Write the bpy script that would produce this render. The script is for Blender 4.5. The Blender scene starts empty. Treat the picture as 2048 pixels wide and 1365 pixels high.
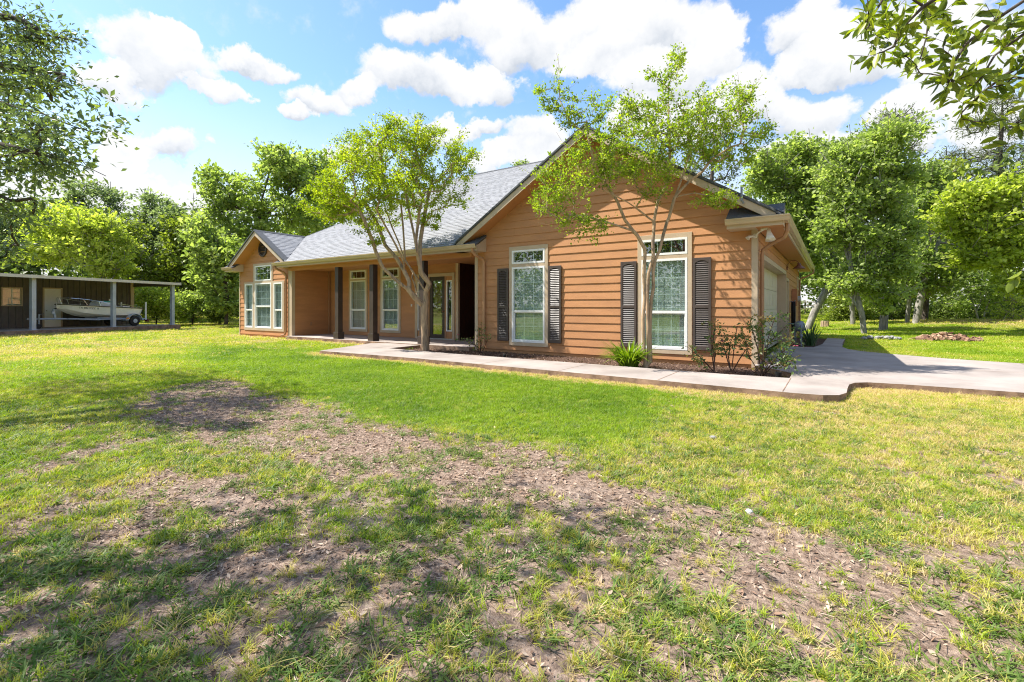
import bpy, bmesh, math, random
import numpy as np
from mathutils import Vector, Matrix

random.seed(7)
RNG = np.random.default_rng(11)
SC = bpy.context.scene
COL = SC.collection
R = math.radians

# ------------------------------------------------------------------ camera
cam_d = bpy.data.cameras.new("camera")
cam = bpy.data.objects.new("camera", cam_d)
COL.objects.link(cam)
SC.camera = cam
cam_d.sensor_width = 36.0
cam_d.lens = 36.0 * 950.0 / 2048.0
cam_d.clip_start, cam_d.clip_end = 0.05, 1200.0
cam_d.shift_y = -(682.5 - 615.0) / 2048.0      # levelled camera, lens shifted down
cam.location = (0, 0, 1.3)
cam.rotation_euler = (R(90), 0, R(34.1))

# ------------------------------------------------------------------ light
SUN_DIR = Vector((2.2, 1.12, -3.4)).normalized()          # the way the light travels
SUN_EL = math.asin(-SUN_DIR.z)
SUN_AZ = math.atan2(-SUN_DIR.x, -SUN_DIR.y)
sun_d = bpy.data.lights.new("sun", 'SUN')
sun_d.energy, sun_d.angle, sun_d.color = 4.8, R(0.53), (1.0, 0.95, 0.86)
sun = bpy.data.objects.new("sun", sun_d)
COL.objects.link(sun)
sun.location = (-20, -10, 40)
sun.rotation_euler = SUN_DIR.to_track_quat('-Z', 'Y').to_euler()

SC.view_settings.view_transform = 'Standard'
SC.view_settings.look = 'None'
SC.view_settings.gamma = 1.0
SC.view_settings.use_curve_mapping = False
SC.view_settings.exposure = 1.05
SKY_STRENGTH = 0.14
SC.cycles.use_denoising = True
SC.cycles.denoising_prefilter = 'NONE'          # keep leaf and grass detail crisp
SC.cycles.use_adaptive_sampling = False
SC.cycles.filter_width = 1.1
SC.cycles.sample_clamp_indirect = 6.0

MYRTLE_A_STEMS = [[(-10.03, 10.24, 0.04), (-10.04, 10.23, 0.42), (-10.05, 10.22, 0.76), (-10.06, 10.22, 1.04), (-10.06, 10.22, 1.32)], [(-10.06, 10.22, 1.32), (-10.2, 10.01, 1.55), (-10.31, 9.84, 1.8), (-10.51, 9.59, 2.05), (-10.81, 9.29, 2.45), (-10.9, 9.12, 2.89), (-10.92, 9.0, 3.23), (-11.03, 8.82, 3.76), (-11.13, 8.64, 4.18)], [(-10.33, 9.85, 1.8), (-10.4, 9.94, 2.06), (-10.6, 9.93, 2.38), (-10.87, 9.88, 2.76), (-11.24, 9.76, 3.17), (-11.54, 9.69, 3.88), (-11.88, 9.59, 4.44)], [(-10.62, 9.96, 2.38), (-10.46, 9.77, 2.64), (-10.45, 9.47, 3.08), (-10.51, 9.13, 3.6), (-10.52, 8.82, 4.01)], [(-10.24, 10.09, 1.52), (-10.32, 10.17, 1.72), (-10.45, 10.22, 1.96), (-10.61, 10.25, 2.22), (-10.67, 10.35, 2.35), (-10.99, 10.27, 2.85), (-11.2, 10.26, 3.31), (-11.46, 10.22, 3.81), (-11.81, 10.12, 4.73)], [(-10.06, 10.22, 1.32), (-10.03, 10.25, 1.49), (-10.04, 10.26, 1.75), (-10.27, 10.12, 2.17), (-10.4, 10.05, 2.4), (-10.58, 9.94, 2.69), (-10.61, 9.93, 3.23), (-10.65, 9.92, 3.76), (-10.72, 9.89, 4.51)], [(-10.02, 10.24, 1.75), (-9.87, 10.23, 2.0), (-10.0, 10.01, 2.33), (-10.0, 9.89, 2.76), (-9.97, 9.79, 3.25), (-9.82, 9.78, 4.09), (-9.59, 9.81, 4.7)], [(-9.93, 9.94, 2.32), (-10.11, 10.08, 2.73), (-10.26, 10.25, 3.27), (-10.35, 10.45, 3.81), (-10.4, 10.69, 4.62), (-10.38, 10.97, 5.46)], [(-9.86, 9.75, 2.74), (-10.0, 9.74, 3.39), (-10.2, 9.68, 4.28), (-10.34, 9.67, 4.86)]]
MYRTLE_A_BLOBS = [(-10.78, 9.73, 5.53, 1.34, 1.34, 1.04, 120), (-11.55, 8.72, 4.83, 1.15, 1.15, 0.94, 100), (-12.24, 8.38, 4.28, 0.73, 0.73, 0.58, 50), (-10.01, 10.62, 5.77, 1.14, 1.14, 0.99, 80), (-10.54, 9.89, 6.49, 1.19, 1.19, 0.45, 60), (-11.89, 9.34, 6.07, 0.91, 0.91, 0.61, 50), (-9.56, 10.79, 4.69, 0.68, 0.68, 0.6, 26), (-10.85, 8.96, 3.36, 0.4, 0.4, 0.31, 12), (-11.97, 9.41, 4.12, 0.92, 0.92, 0.46, 30), (-11.34, 10.44, 4.54, 0.79, 0.79, 0.71, 25), (-9.12, 10.85, 5.68, 0.42, 0.67, 0.67, 18), (-10.13, 10.53, 3.95, 0.38, 0.38, 0.38, 10), (-10.05, 9.26, 4.59, 0.98, 0.98, 0.7, 60)]
MYRTLE_B_STEMS = [[(-3.25, 9.81, 0.05), (-3.29, 9.76, 0.66), (-3.29, 9.73, 1.05), (-3.25, 9.73, 1.51), (-3.26, 9.69, 1.95), (-3.23, 9.68, 2.41), (-3.23, 9.65, 2.51), (-3.34, 9.54, 2.77), (-3.41, 9.47, 2.87), (-3.54, 9.35, 3.09), (-3.54, 9.32, 3.11), (-3.65, 9.21, 3.47), (-3.79, 9.09, 3.64)], [(-3.41, 9.47, 2.87), (-3.49, 9.29, 2.9), (-3.75, 8.99, 3.0), (-4.05, 8.67, 3.1), (-4.39, 8.32, 3.13)], [(-3.21, 9.85, 0.05), (-3.22, 9.85, 0.78), (-3.24, 9.85, 1.44), (-3.22, 9.87, 2.01), (-3.14, 9.94, 2.35), (-3.15, 9.94, 2.67), (-3.13, 9.97, 3.07), (-3.14, 9.97, 3.11), (-3.07, 10.04, 3.55), (-2.99, 10.1, 3.73), (-2.89, 10.18, 4.08)], [(-3.15, 9.95, 3.11), (-3.38, 9.57, 3.35), (-3.46, 9.29, 3.43), (-3.81, 8.84, 3.65)], [(-3.16, 9.87, 0.05), (-3.19, 9.87, 0.78), (-3.17, 9.89, 1.44), (-3.13, 9.92, 1.72), (-3.14, 9.92, 2.04), (-3.11, 9.95, 2.28), (-3.03, 10.02, 2.51), (-2.97, 10.07, 2.83), (-2.9, 10.12, 3.12), (-2.88, 10.15, 3.17), (-2.78, 10.22, 3.61), (-2.68, 10.3, 3.92), (-2.58, 10.38, 4.32), (-2.51, 10.44, 4.64)], [(-2.76, 10.26, 3.67), (-2.51, 10.32, 3.93), (-2.26, 10.37, 4.11), (-2.08, 10.36, 4.32), (-1.77, 10.46, 4.53)], [(-2.78, 10.26, 3.64), (-2.37, 10.25, 3.66), (-2.1, 10.15, 3.55), (-1.62, 10.2, 3.28)], [(-3.66, 9.24, 3.47), (-3.92, 8.96, 3.96), (-3.99, 8.81, 4.26), (-4.05, 8.67, 4.7)], [(-2.86, 10.08, 4.05), (-2.86, 10.18, 4.78), (-2.91, 10.24, 5.37), (-2.93, 10.32, 6.1), (-2.75, 10.54, 6.61), (-2.62, 10.72, 6.87)], [(-4.09, 8.76, 4.73), (-4.47, 8.74, 5.11), (-4.77, 8.79, 5.43), (-5.07, 8.82, 5.67)], [(-4.47, 8.74, 5.11), (-4.74, 8.8, 5.61), (-4.89, 8.95, 6.33)]]
MYRTLE_B_BLOBS = [(-2.79, 10.13, 5.18, 0.89, 0.89, 0.58, 110), (-2.06, 10.38, 4.93, 0.77, 0.77, 0.56, 95), (-3.18, 9.62, 4.69, 0.82, 0.82, 0.51, 80), (-2.56, 10.65, 4.67, 0.76, 0.76, 0.43, 60), (-4.01, 8.94, 4.47, 0.61, 0.61, 0.41, 70), (-3.44, 9.08, 4.23, 0.6, 0.6, 0.4, 60), (-4.19, 8.7, 4.03, 0.5, 0.5, 0.35, 40), (-4.77, 8.18, 3.44, 0.4, 0.4, 0.25, 30), (-4.46, 8.52, 3.59, 0.45, 0.45, 0.25, 26), (-4.75, 8.32, 3.97, 0.3, 0.3, 0.12, 14), (-4.24, 8.54, 2.98, 0.35, 0.35, 0.22, 22), (-3.85, 8.8, 2.83, 0.14, 0.28, 0.28, 10), (-1.92, 10.11, 3.44, 0.35, 0.35, 0.14, 26), (-1.46, 10.78, 4.84, 0.46, 0.46, 0.36, 34), (-1.72, 10.85, 5.58, 0.31, 0.37, 0.37, 26), (-1.26, 11.16, 4.94, 0.29, 0.29, 0.17, 14), (-2.77, 10.38, 6.52, 0.17, 0.3, 0.3, 16), (-2.92, 10.28, 6.14, 0.15, 0.24, 0.24, 12), (-3.15, 10.0, 6.15, 0.11, 0.17, 0.17, 6), (-4.8, 8.77, 6.04, 0.08, 0.23, 0.23, 8), (-5.05, 8.6, 5.86, 0.13, 0.13, 0.08, 6), (-4.85, 8.61, 5.51, 0.21, 0.21, 0.12, 14), (-4.45, 8.76, 5.17, 0.23, 0.23, 0.23, 22), (-4.57, 8.92, 5.77, 0.1, 0.1, 0.1, 5), (-4.21, 9.16, 5.43, 0.29, 0.29, 0.29, 22), (-3.71, 9.62, 5.41, 0.32, 0.32, 0.3, 20), (-3.38, 9.85, 5.47, 0.37, 0.37, 0.3, 24), (-2.99, 9.51, 4.09, 0.6, 0.6, 0.25, 40), (-1.67, 10.89, 4.39, 0.31, 0.31, 0.21, 16), (-1.52, 10.99, 5.71, 0.19, 0.19, 0.19, 12), (-2.94, 9.42, 3.71, 0.35, 0.35, 0.2, 16)]
L1_STEMS = [[(-37.96, 20.19, -0.02), (-37.93, 20.21, 3.5), (-38.0, 20.16, 8.3), (-38.13, 20.07, 8.9), (-37.5, 20.5, 11.5), (-37.07, 20.79, 13.5)], [(-38.06, 20.12, 8.7), (-39.65, 19.04, 9.3), (-40.65, 18.37, 8.9)], [(-38.0, 20.16, 8.3), (-36.67, 21.06, 9.5), (-35.35, 21.96, 11.1)]]
L1_BLOBS = [(-37.07, 20.79, 12.9, 1.44, 1.6, 1.6, 30), (-40.15, 18.71, 10.5, 2.08, 2.08, 1.52, 36), (-41.31, 17.92, 11.9, 0.88, 0.88, 0.88, 8), (-35.35, 21.96, 11.3, 1.8, 1.8, 1.8, 34), (-38.0, 20.16, 10.1, 2.4, 2.4, 1.6, 36), (-40.65, 18.37, 7.9, 1.8, 1.8, 1.52, 28), (-35.68, 21.73, 8.7, 2.0, 2.0, 1.8, 34), (-38.66, 19.72, 7.5, 2.4, 2.4, 1.6, 40), (-36.34, 21.29, 12.3, 1.6, 1.6, 1.6, 22)]
L1b_STEMS = [[(-34.95, 16.19, 0.26), (-34.87, 16.24, 1.82), (-35.01, 16.15, 3.21), (-34.87, 16.24, 5.29)]]
L1b_BLOBS = [(-34.44, 16.54, 4.6, 1.56, 1.56, 1.39, 34), (-35.73, 15.66, 5.29, 1.56, 1.56, 1.22, 30), (-35.59, 15.76, 3.21, 1.56, 1.56, 1.39, 34), (-34.87, 16.24, 2.17, 1.04, 1.22, 1.22, 24), (-36.45, 15.17, 6.34, 1.22, 1.22, 0.97, 20)]
L2_STEMS = [[(-53.39, 18.2, 0.12), (-53.39, 18.2, 3.91), (-53.51, 18.12, 8.17), (-53.23, 18.3, 11.48)]]
L2_BLOBS = [(-53.16, 18.35, 11.01, 1.33, 1.33, 1.23, 26), (-53.63, 18.04, 9.12, 1.71, 1.71, 1.52, 34), (-52.65, 18.7, 7.69, 1.71, 1.71, 1.61, 28), (-54.22, 17.64, 6.75, 1.71, 1.71, 1.61, 24), (-51.86, 19.23, 10.06, 1.04, 1.23, 1.23, 14)]
L3_STEMS = [[(-60.23, 14.77, 0.09), (-60.11, 14.85, 4.93), (-60.23, 14.77, 11.71)]]
L3_BLOBS = [(-60.43, 14.64, 12.44, 2.18, 2.18, 1.26, 34), (-57.83, 16.4, 11.71, 1.07, 1.36, 1.36, 18), (-58.63, 15.86, 9.77, 1.84, 1.84, 1.55, 26), (-61.63, 13.82, 10.74, 1.94, 1.94, 1.55, 24), (-57.22, 16.81, 8.81, 1.26, 1.65, 1.65, 18)]
L4_STEMS = [[(-41.92, 11.47, 0.15), (-41.86, 11.51, 2.52), (-42.35, 11.18, 4.95), (-42.78, 10.89, 6.34)], [(-41.86, 11.51, 2.52), (-41.2, 11.96, 3.91)]]
L4_BLOBS = [(-44.5, 9.72, 7.38, 1.91, 1.91, 1.22, 44), (-42.49, 11.08, 6.68, 1.74, 1.74, 1.32, 50), (-43.64, 10.3, 5.29, 2.43, 2.43, 1.18, 54), (-41.48, 11.77, 5.29, 1.25, 1.39, 1.39, 34), (-41.77, 11.57, 3.91, 1.39, 1.39, 0.9, 28), (-45.65, 8.94, 5.29, 1.74, 1.74, 1.39, 30), (-45.08, 9.33, 6.34, 1.74, 1.74, 1.22, 26)]
L5_STEMS = [[(-44.81, 17.97, 0.16), (-44.88, 17.92, 2.77), (-45.16, 17.73, 5.3)]]
L5_BLOBS = [(-45.23, 17.68, 7.41, 1.68, 1.68, 1.52, 34), (-45.58, 17.45, 5.3, 1.94, 1.94, 1.68, 40), (-44.18, 18.39, 4.46, 1.68, 1.68, 1.68, 34), (-46.1, 17.09, 3.62, 1.68, 1.68, 1.52, 30), (-44.7, 18.04, 2.35, 1.89, 1.89, 1.26, 34)]
L6_STEMS = [[(-58.87, 9.66, 0.01), (-58.69, 9.78, 3.67), (-58.51, 9.9, 7.13)]]
L6_BLOBS = [(-58.87, 9.66, 8.85, 2.59, 2.59, 1.73, 40), (-57.79, 10.38, 6.69, 2.16, 2.16, 1.73, 36), (-60.3, 8.69, 6.26, 2.59, 2.59, 2.16, 40), (-58.87, 9.66, 4.97, 2.59, 2.59, 1.29, 34), (-61.01, 8.21, 9.28, 2.59, 2.59, 2.16, 34)]
L7_STEMS = [[(-39.78, 26.2, 0.14), (-39.7, 26.26, 5.7), (-39.86, 26.15, 10.33)]]
L7_BLOBS = [(-40.55, 25.68, 14.5, 1.3, 1.57, 1.57, 16), (-39.4, 26.46, 12.65, 2.08, 2.08, 1.85, 34), (-39.97, 26.07, 9.87, 2.55, 2.55, 1.85, 40), (-37.86, 27.5, 10.33, 2.32, 2.32, 1.85, 34), (-41.31, 25.17, 8.02, 2.32, 2.32, 1.48, 30), (-39.01, 26.72, 14.5, 1.2, 1.39, 1.39, 12)]
L8_STEMS = [[(-33.89, 51.93, -0.33), (-33.89, 51.93, 10.11), (-33.84, 51.96, 19.25)]]
L8_BLOBS = [(-33.84, 51.96, 19.57, 1.04, 1.04, 0.78, 14), (-34.44, 51.56, 17.29, 1.96, 1.96, 1.44, 20), (-32.81, 52.66, 16.64, 1.96, 1.96, 1.44, 20)]
R0_STEMS = [[(-13.63, 65.65, -0.33), (-13.47, 65.76, 10.11), (-13.09, 66.01, 19.9)]]
R0_BLOBS = [(-13.09, 66.01, 21.86, 2.35, 2.35, 1.83, 26), (-14.98, 64.73, 19.25, 2.35, 2.35, 1.7, 24), (-11.74, 66.93, 18.92, 2.22, 2.22, 1.83, 24), (-13.63, 65.65, 25.12, 1.31, 1.7, 1.7, 12)]
R1_STEMS = [[(-1.3, 31.73, -0.09), (-0.92, 31.98, 1.02), (-0.29, 32.41, 2.44), (0.02, 32.62, 3.72), (-0.17, 32.49, 6.27), (-0.64, 32.17, 8.83)], [(-0.05, 32.57, 3.29), (0.77, 33.13, 5.14), (0.54, 32.97, 7.41)], [(-0.17, 32.49, 6.27), (-1.58, 31.54, 7.41), (-2.52, 30.9, 8.55)], [(-0.52, 32.25, 2.01), (0.54, 32.97, 2.86)]]
R1_BLOBS = [(-1.82, 31.38, 9.97, 1.36, 1.36, 1.02, 46), (-2.88, 30.66, 8.55, 1.36, 1.36, 1.02, 44), (-1.11, 31.85, 8.26, 1.56, 1.56, 1.14, 50), (-2.05, 31.22, 6.56, 1.56, 1.56, 1.14, 50), (-0.64, 32.17, 6.27, 1.28, 1.28, 1.14, 40), (-3.46, 30.26, 9.4, 0.85, 0.85, 0.71, 16), (-1.35, 31.69, 4.57, 1.14, 1.14, 0.97, 34), (-0.4, 32.33, 9.68, 1.02, 1.02, 0.8, 24), (-0.17, 32.49, 3.43, 0.97, 0.97, 0.8, 24)]
R3_STEMS = [[(1.23, 28.49, -0.05), (1.13, 28.42, 0.94), (0.93, 28.29, 1.9), (0.69, 28.13, 3.11), (0.61, 28.07, 4.07), (1.05, 28.37, 5.52), (1.25, 28.5, 6.96)], [(1.03, 28.36, 0.46), (0.77, 28.18, 1.66), (0.61, 28.07, 2.63)], [(0.97, 28.31, 1.66), (1.09, 28.4, 2.63), (0.97, 28.31, 3.59), (1.45, 28.64, 5.28)], [(0.69, 28.13, 3.35), (0.26, 27.83, 4.8), (-0.14, 27.56, 6.0)], [(1.05, 28.37, 5.52), (2.05, 29.04, 6.48), (2.45, 29.31, 8.17)], [(0.97, 28.31, 3.59), (1.85, 28.91, 4.31)]]
R3_BLOBS = [(2.05, 29.04, 9.38, 1.33, 1.33, 0.87, 56), (1.05, 28.37, 8.17, 1.33, 1.33, 0.92, 56), (2.65, 29.45, 7.93, 0.87, 0.92, 0.92, 34), (0.46, 27.96, 6.48, 1.21, 1.21, 0.92, 50), (1.85, 28.91, 6.48, 1.4, 1.4, 0.96, 60), (1.05, 28.37, 4.8, 1.45, 1.45, 0.96, 60), (2.45, 29.31, 5.04, 0.96, 1.08, 1.08, 44), (-0.14, 27.56, 5.04, 0.87, 0.87, 0.82, 30), (1.45, 28.64, 3.11, 1.21, 1.21, 0.82, 42), (0.65, 28.1, 2.63, 0.96, 0.96, 0.63, 28), (2.45, 29.31, 3.35, 0.87, 0.87, 0.82, 30), (3.25, 29.86, 9.86, 0.39, 0.39, 0.39, 6), (0.46, 27.96, 8.65, 0.87, 0.87, 0.6, 20), (2.05, 29.04, 1.9, 0.96, 0.96, 0.72, 24), (-0.14, 27.56, 7.69, 0.87, 0.87, 0.63, 22)]
R4_STEMS = [[(4.16, 38.44, -0.0), (4.39, 38.6, 1.46), (4.7, 38.81, 3.01), (5.16, 39.12, 4.56), (5.6, 39.42, 6.11), (6.24, 39.85, 7.2)], [(4.7, 38.81, 2.85), (4.57, 38.72, 4.25), (5.01, 39.02, 5.8), (4.7, 38.81, 7.36)], [(5.47, 39.33, 5.49), (6.37, 39.94, 5.18)]]
R4_BLOBS = [(4.96, 38.98, 8.29, 1.55, 1.55, 1.06, 40), (3.93, 38.29, 7.04, 1.24, 1.24, 1.06, 30), (5.99, 39.68, 7.36, 1.24, 1.24, 1.06, 30), (4.96, 38.98, 9.53, 1.24, 1.24, 0.75, 22), (4.19, 38.46, 4.25, 1.24, 1.24, 1.06, 28), (5.47, 39.33, 3.01, 1.4, 1.4, 1.06, 30), (6.5, 40.03, 4.25, 1.12, 1.12, 1.06, 24)]
R4b_STEMS = [[(4.96, 41.4, -0.03), (5.07, 41.48, 1.8), (4.96, 41.4, 4.45), (5.02, 41.44, 6.77)]]
R4b_BLOBS = [(4.74, 41.25, 2.79, 1.19, 1.19, 0.99, 24), (5.02, 41.44, 5.11, 1.19, 1.19, 1.19, 24)]
R4c_STEMS = [[(3.84, 39.07, -0.07), (3.97, 39.16, 1.78), (3.89, 39.1, 3.68), (4.02, 39.19, 5.59)]]
R4c_BLOBS = [(3.76, 39.02, 3.05, 0.95, 1.08, 1.08, 20), (3.63, 38.93, 4.96, 1.08, 1.08, 1.08, 22)]
R2_STEMS = [[(1.05, 38.15, -0.04), (0.99, 38.11, 1.79), (1.05, 38.15, 4.4), (0.89, 38.04, 7.01)]]
R2_BLOBS = [(0.62, 37.85, 4.4, 1.17, 1.17, 1.11, 22), (1.29, 38.31, 2.44, 1.11, 1.11, 0.91, 18)]
R5_STEMS = [[(8.74, 34.9, 0.11), (8.64, 34.83, 1.68), (8.32, 34.62, 3.7), (7.38, 33.98, 5.47)], [(8.53, 34.76, 2.69), (9.68, 35.54, 4.96)], [(8.32, 34.62, 3.7), (6.75, 33.56, 3.7)]]
R5_BLOBS = [(5.5, 32.71, 6.73, 1.14, 1.14, 0.81, 44), (6.75, 33.56, 6.73, 1.26, 1.26, 1.01, 56), (8.01, 34.41, 5.72, 1.26, 1.26, 1.14, 60), (6.13, 33.13, 5.22, 1.26, 1.26, 0.86, 50), (7.17, 33.84, 4.21, 1.39, 1.39, 0.91, 56), (8.22, 34.55, 7.24, 1.26, 1.26, 0.91, 44), (4.87, 32.28, 5.72, 0.91, 0.91, 0.71, 26), (5.92, 32.99, 3.7, 1.01, 1.01, 0.63, 28), (9.05, 35.11, 4.21, 1.52, 1.52, 1.52, 44), (9.05, 35.11, 6.73, 1.52, 1.52, 1.26, 40), (8.01, 34.41, 2.69, 1.26, 1.26, 0.71, 30)]
R6_STEMS = [[(12.18, 58.97, -0.16), (12.11, 58.92, 7.27), (12.18, 58.97, 13.9), (12.37, 59.09, 19.65)]]
R6_BLOBS = [(12.18, 58.97, 19.21, 1.59, 1.59, 0.97, 18), (10.72, 57.98, 17.44, 1.77, 1.77, 0.88, 20), (13.28, 59.71, 17.44, 1.99, 1.99, 0.97, 22), (9.99, 57.48, 14.78, 1.99, 1.99, 0.88, 22), (12.92, 59.47, 14.78, 2.21, 2.21, 0.97, 26), (11.45, 58.47, 13.02, 2.43, 2.43, 0.97, 26), (14.01, 60.21, 13.02, 2.21, 2.21, 1.15, 24), (9.25, 56.99, 13.02, 1.33, 1.33, 0.71, 10)]
R9_STEMS = [[(4.14, 51.11, -0.09), (4.14, 51.11, 6.98), (4.11, 51.09, 13.3), (4.11, 51.09, 17.09)]]
R9_BLOBS = [(4.21, 51.16, 17.17, 1.26, 1.26, 0.59, 18), (3.58, 50.73, 16.16, 1.68, 1.68, 0.59, 16), (4.8, 51.56, 15.83, 1.68, 1.68, 0.67, 14), (4.11, 51.09, 14.14, 2.11, 2.11, 0.84, 18)]
R8_STEMS = [[(8.68, 46.93, -0.02), (8.44, 46.77, 0.94), (8.03, 46.49, 2.37), (7.64, 46.23, 3.27)], [(8.56, 46.85, 0.41), (8.74, 46.97, 1.84), (8.62, 46.89, 3.27)], [(8.62, 46.89, 0.23), (9.12, 47.24, 1.48), (9.71, 47.64, 2.37)]]
R8_BLOBS = [(7.79, 46.33, 3.45, 1.43, 1.43, 0.93, 26), (8.97, 47.14, 3.27, 1.43, 1.43, 1.0, 28), (9.57, 47.54, 1.84, 1.29, 1.29, 0.89, 20), (7.49, 46.13, 1.84, 1.07, 1.07, 1.07, 18)]
R7_STEMS = [[(9.04, 41.15, 0.02), (9.07, 41.16, 1.15), (9.02, 41.13, 2.67)]]
R7_BLOBS = [(9.04, 41.15, 1.76, 0.61, 0.61, 0.37, 14), (9.04, 41.15, 0.84, 1.04, 1.04, 0.49, 22), (9.42, 41.4, 0.38, 0.92, 0.92, 0.31, 12), (8.67, 40.89, 0.38, 0.92, 0.92, 0.31, 12), (9.02, 41.13, 2.52, 0.31, 0.37, 0.37, 6)]
S1_BLOBS = [(-38.98, 13.46, 1.65, 1.04, 1.04, 0.9, 40), (-39.33, 13.23, 2.34, 0.69, 0.69, 0.56, 18), (-38.46, 13.81, 1.13, 0.76, 0.76, 0.63, 20)]
S2_BLOBS = [(-39.12, 15.78, 1.48, 1.66, 1.66, 1.11, 44), (-38.05, 16.51, 1.85, 1.11, 1.25, 1.25, 26), (-39.88, 15.27, 0.93, 1.11, 1.11, 0.59, 20)]
S3_BLOBS = [(-38.51, 17.4, 1.3, 1.14, 1.14, 1.14, 30), (-37.72, 17.93, 1.87, 0.83, 1.52, 1.52, 26)]
S4_BLOBS = [(0.74, 45.18, 1.3, 1.32, 1.32, 1.32, 44), (0.09, 44.74, 0.33, 0.97, 0.97, 0.62, 18), (1.7, 45.84, 0.72, 1.17, 1.17, 0.93, 24)]
S5_BLOBS = [(3.41, 48.2, 1.1, 1.44, 1.44, 1.2, 36), (4.4, 48.87, 1.5, 1.2, 1.44, 1.44, 30)]
S6_BLOBS = [(7.51, 49.77, 0.91, 1.56, 1.56, 1.01, 44), (6.54, 49.11, 0.72, 1.17, 1.17, 0.86, 24), (8.8, 50.64, 0.33, 1.17, 1.17, 0.55, 18)]
S7_BLOBS = [(10.13, 50.33, 0.73, 1.36, 1.36, 0.91, 36), (12.01, 51.61, 1.11, 1.52, 1.52, 1.29, 40)]
S8_BLOBS = [(-51.15, 16.09, 1.96, 0.97, 1.59, 1.59, 24), (-51.7, 15.72, 0.64, 1.11, 1.11, 0.88, 18)]
CLOUDS = [(-69.9, 22.9, 3.8, 2.9), (-73.8, 20.0, 3.1, 1.6), (-66.1, 20.8, 1.8, 1.4), (-63.0, 24.3, 3.7, 1.2), (-69.3, 24.9, 1.8, 1.2), (-70.6, 15.6, 4.1, 1.8), (-73.6, 13.9, 2.4, 1.5), (-73.3, 10.2, 12.2, 2.8), (-42.7, 30.2, 6.8, 1.9), (-35.5, 30.3, 5.7, 3.3), (-46.8, 25.5, 6.1, 2.3), (-57.1, 21.7, 3.8, 1.5), (-41.5, 24.7, 3.6, 2.0), (-36.8, 25.3, 3.0, 2.0), (-51.8, 23.3, 3.3, 1.3), (-21.3, 29.7, 11.9, 3.3), (-24.2, 27.2, 5.8, 1.8), (-15.7, 24.9, 7.0, 2.5), (-11.5, 27.0, 3.0, 3.1), (-2.0, 26.3, 4.3, 2.1), (-1.1, 23.6, 5.1, 1.6), (4.4, 24.2, 7.1, 3.0), (9.5, 21.0, 5.4, 3.4), (4.8, 17.5, 4.0, 2.0), (-2.9, 19.1, 3.5, 2.6), (-8.0, 21.4, 3.9, 2.8), (-40.9, 20.6, 6.6, 1.2), (-31.0, 19.1, 4.5, 2.4), (-35.5, 17.2, 6.0, 1.6), (-12.5, 19.7, 5.8, 3.0), (8.6, 16.8, 4.6, 1.7), (6.6, 14.1, 2.1, 1.3), (-18.5, 21.3, 4.5, 2.3), (-52.9, 17.4, 3.2, 1.1), (-2.9, 14.9, 5.3, 2.0), (-60.1, 20.0, 1.9, 0.9), (-26.5, 16.6, 5.9, 2.2), (11.7, 14.6, 3.5, 2.3)]
DIRT = [(-8.53, 2.75), (-9.23, 4.26), (-6.93, 3.83), (-5.79, 3.89), (-3.93, 3.48), (-3.12, 3.52), (-1.96, 3.73), (-1.1, 3.4), (-0.5, 3.39), (-0.06, 3.16), (0.27, 2.97), (0.55, 2.72), (0.65, 2.53), (0.5, 2.43), (0.06, 2.57), (-0.53, 2.4), (-1.37, 2.42), (-2.04, 2.3), (-2.89, 2.18), (-3.78, 2.17), (-4.56, 2.06), (-5.43, 1.95), (-6.78, 2.04)]
WALKDRY = [(-12.71, 8.54), (-7.58, 8.55), (-3.31, 8.49), (-1.05, 8.01), (-0.4, 7.93), (-0.04, 8.26)]
LUSH = [(-18.19, 7.57), (-13.01, 8.74), (-6.25, 8.74), (-3.07, 7.87), (-1.96, 6.73), (-1.39, 4.29), (-1.99, 3.98), (-3.37, 3.81), (-4.24, 3.75), (-6.14, 4.13), (-7.35, 4.06), (-10.65, 4.72)]
SHADEGRASS = [(-16.54, 1.77), (-11.77, 3.96), (-5.64, 2.03), (-4.33, 1.96), (-2.85, 2.15), (-1.99, 2.25), (-1.31, 2.32), (-0.74, 1.49), (-2.54, 0.27)]
OAK_VIS_BLOBS = [(-10.77, 1.77, 5.68, 0.75, 0.75, 0.45, 50), (-10.31, 2.08, 5.6, 0.45, 0.45, 0.3, 26), (-9.39, 1.49, 4.48, 0.6, 0.6, 0.3, 34), (-8.91, 1.82, 4.41, 0.25, 0.25, 0.12, 14), (-8.61, 1.41, 3.67, 0.5, 0.5, 0.25, 26), (-7.61, 1.49, 3.36, 0.3, 0.3, 0.15, 14), (-7.8, 1.36, 2.95, 0.45, 0.45, 0.22, 24), (-8.61, 1.41, 2.53, 0.4, 0.4, 0.3, 20), (-7.37, 1.65, 3.01, 0.22, 0.22, 0.08, 9), (-10.17, 1.57, 2.15, 0.5, 0.5, 0.3, 14), (-10.54, 1.32, 5.09, 0.9, 0.9, 0.7, 60), (-9.03, 1.13, 3.29, 0.7, 0.7, 0.6, 40), (-9.87, 1.77, 4.95, 0.4, 0.4, 0.3, 24)]
OAK_VIS_STEMS = [[(-9.14, 1.06, 3.61), (-7.99, 1.23, 3.18), (-7.7, 1.43, 3.09), (-7.42, 1.62, 3.02), (-7.15, 1.8, 2.92), (-6.98, 1.92, 2.82)], [(-10.66, 1.24, 4.95), (-10.17, 1.57, 4.87), (-9.81, 1.81, 4.8), (-9.38, 2.1, 4.73)], [(-9.03, 1.13, 4.05), (-7.85, 1.33, 3.62), (-7.56, 1.52, 3.53), (-7.33, 1.68, 3.41)], [(-11.14, 1.39, 5.93), (-10.5, 1.83, 5.78), (-9.85, 2.27, 5.37)]]
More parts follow.
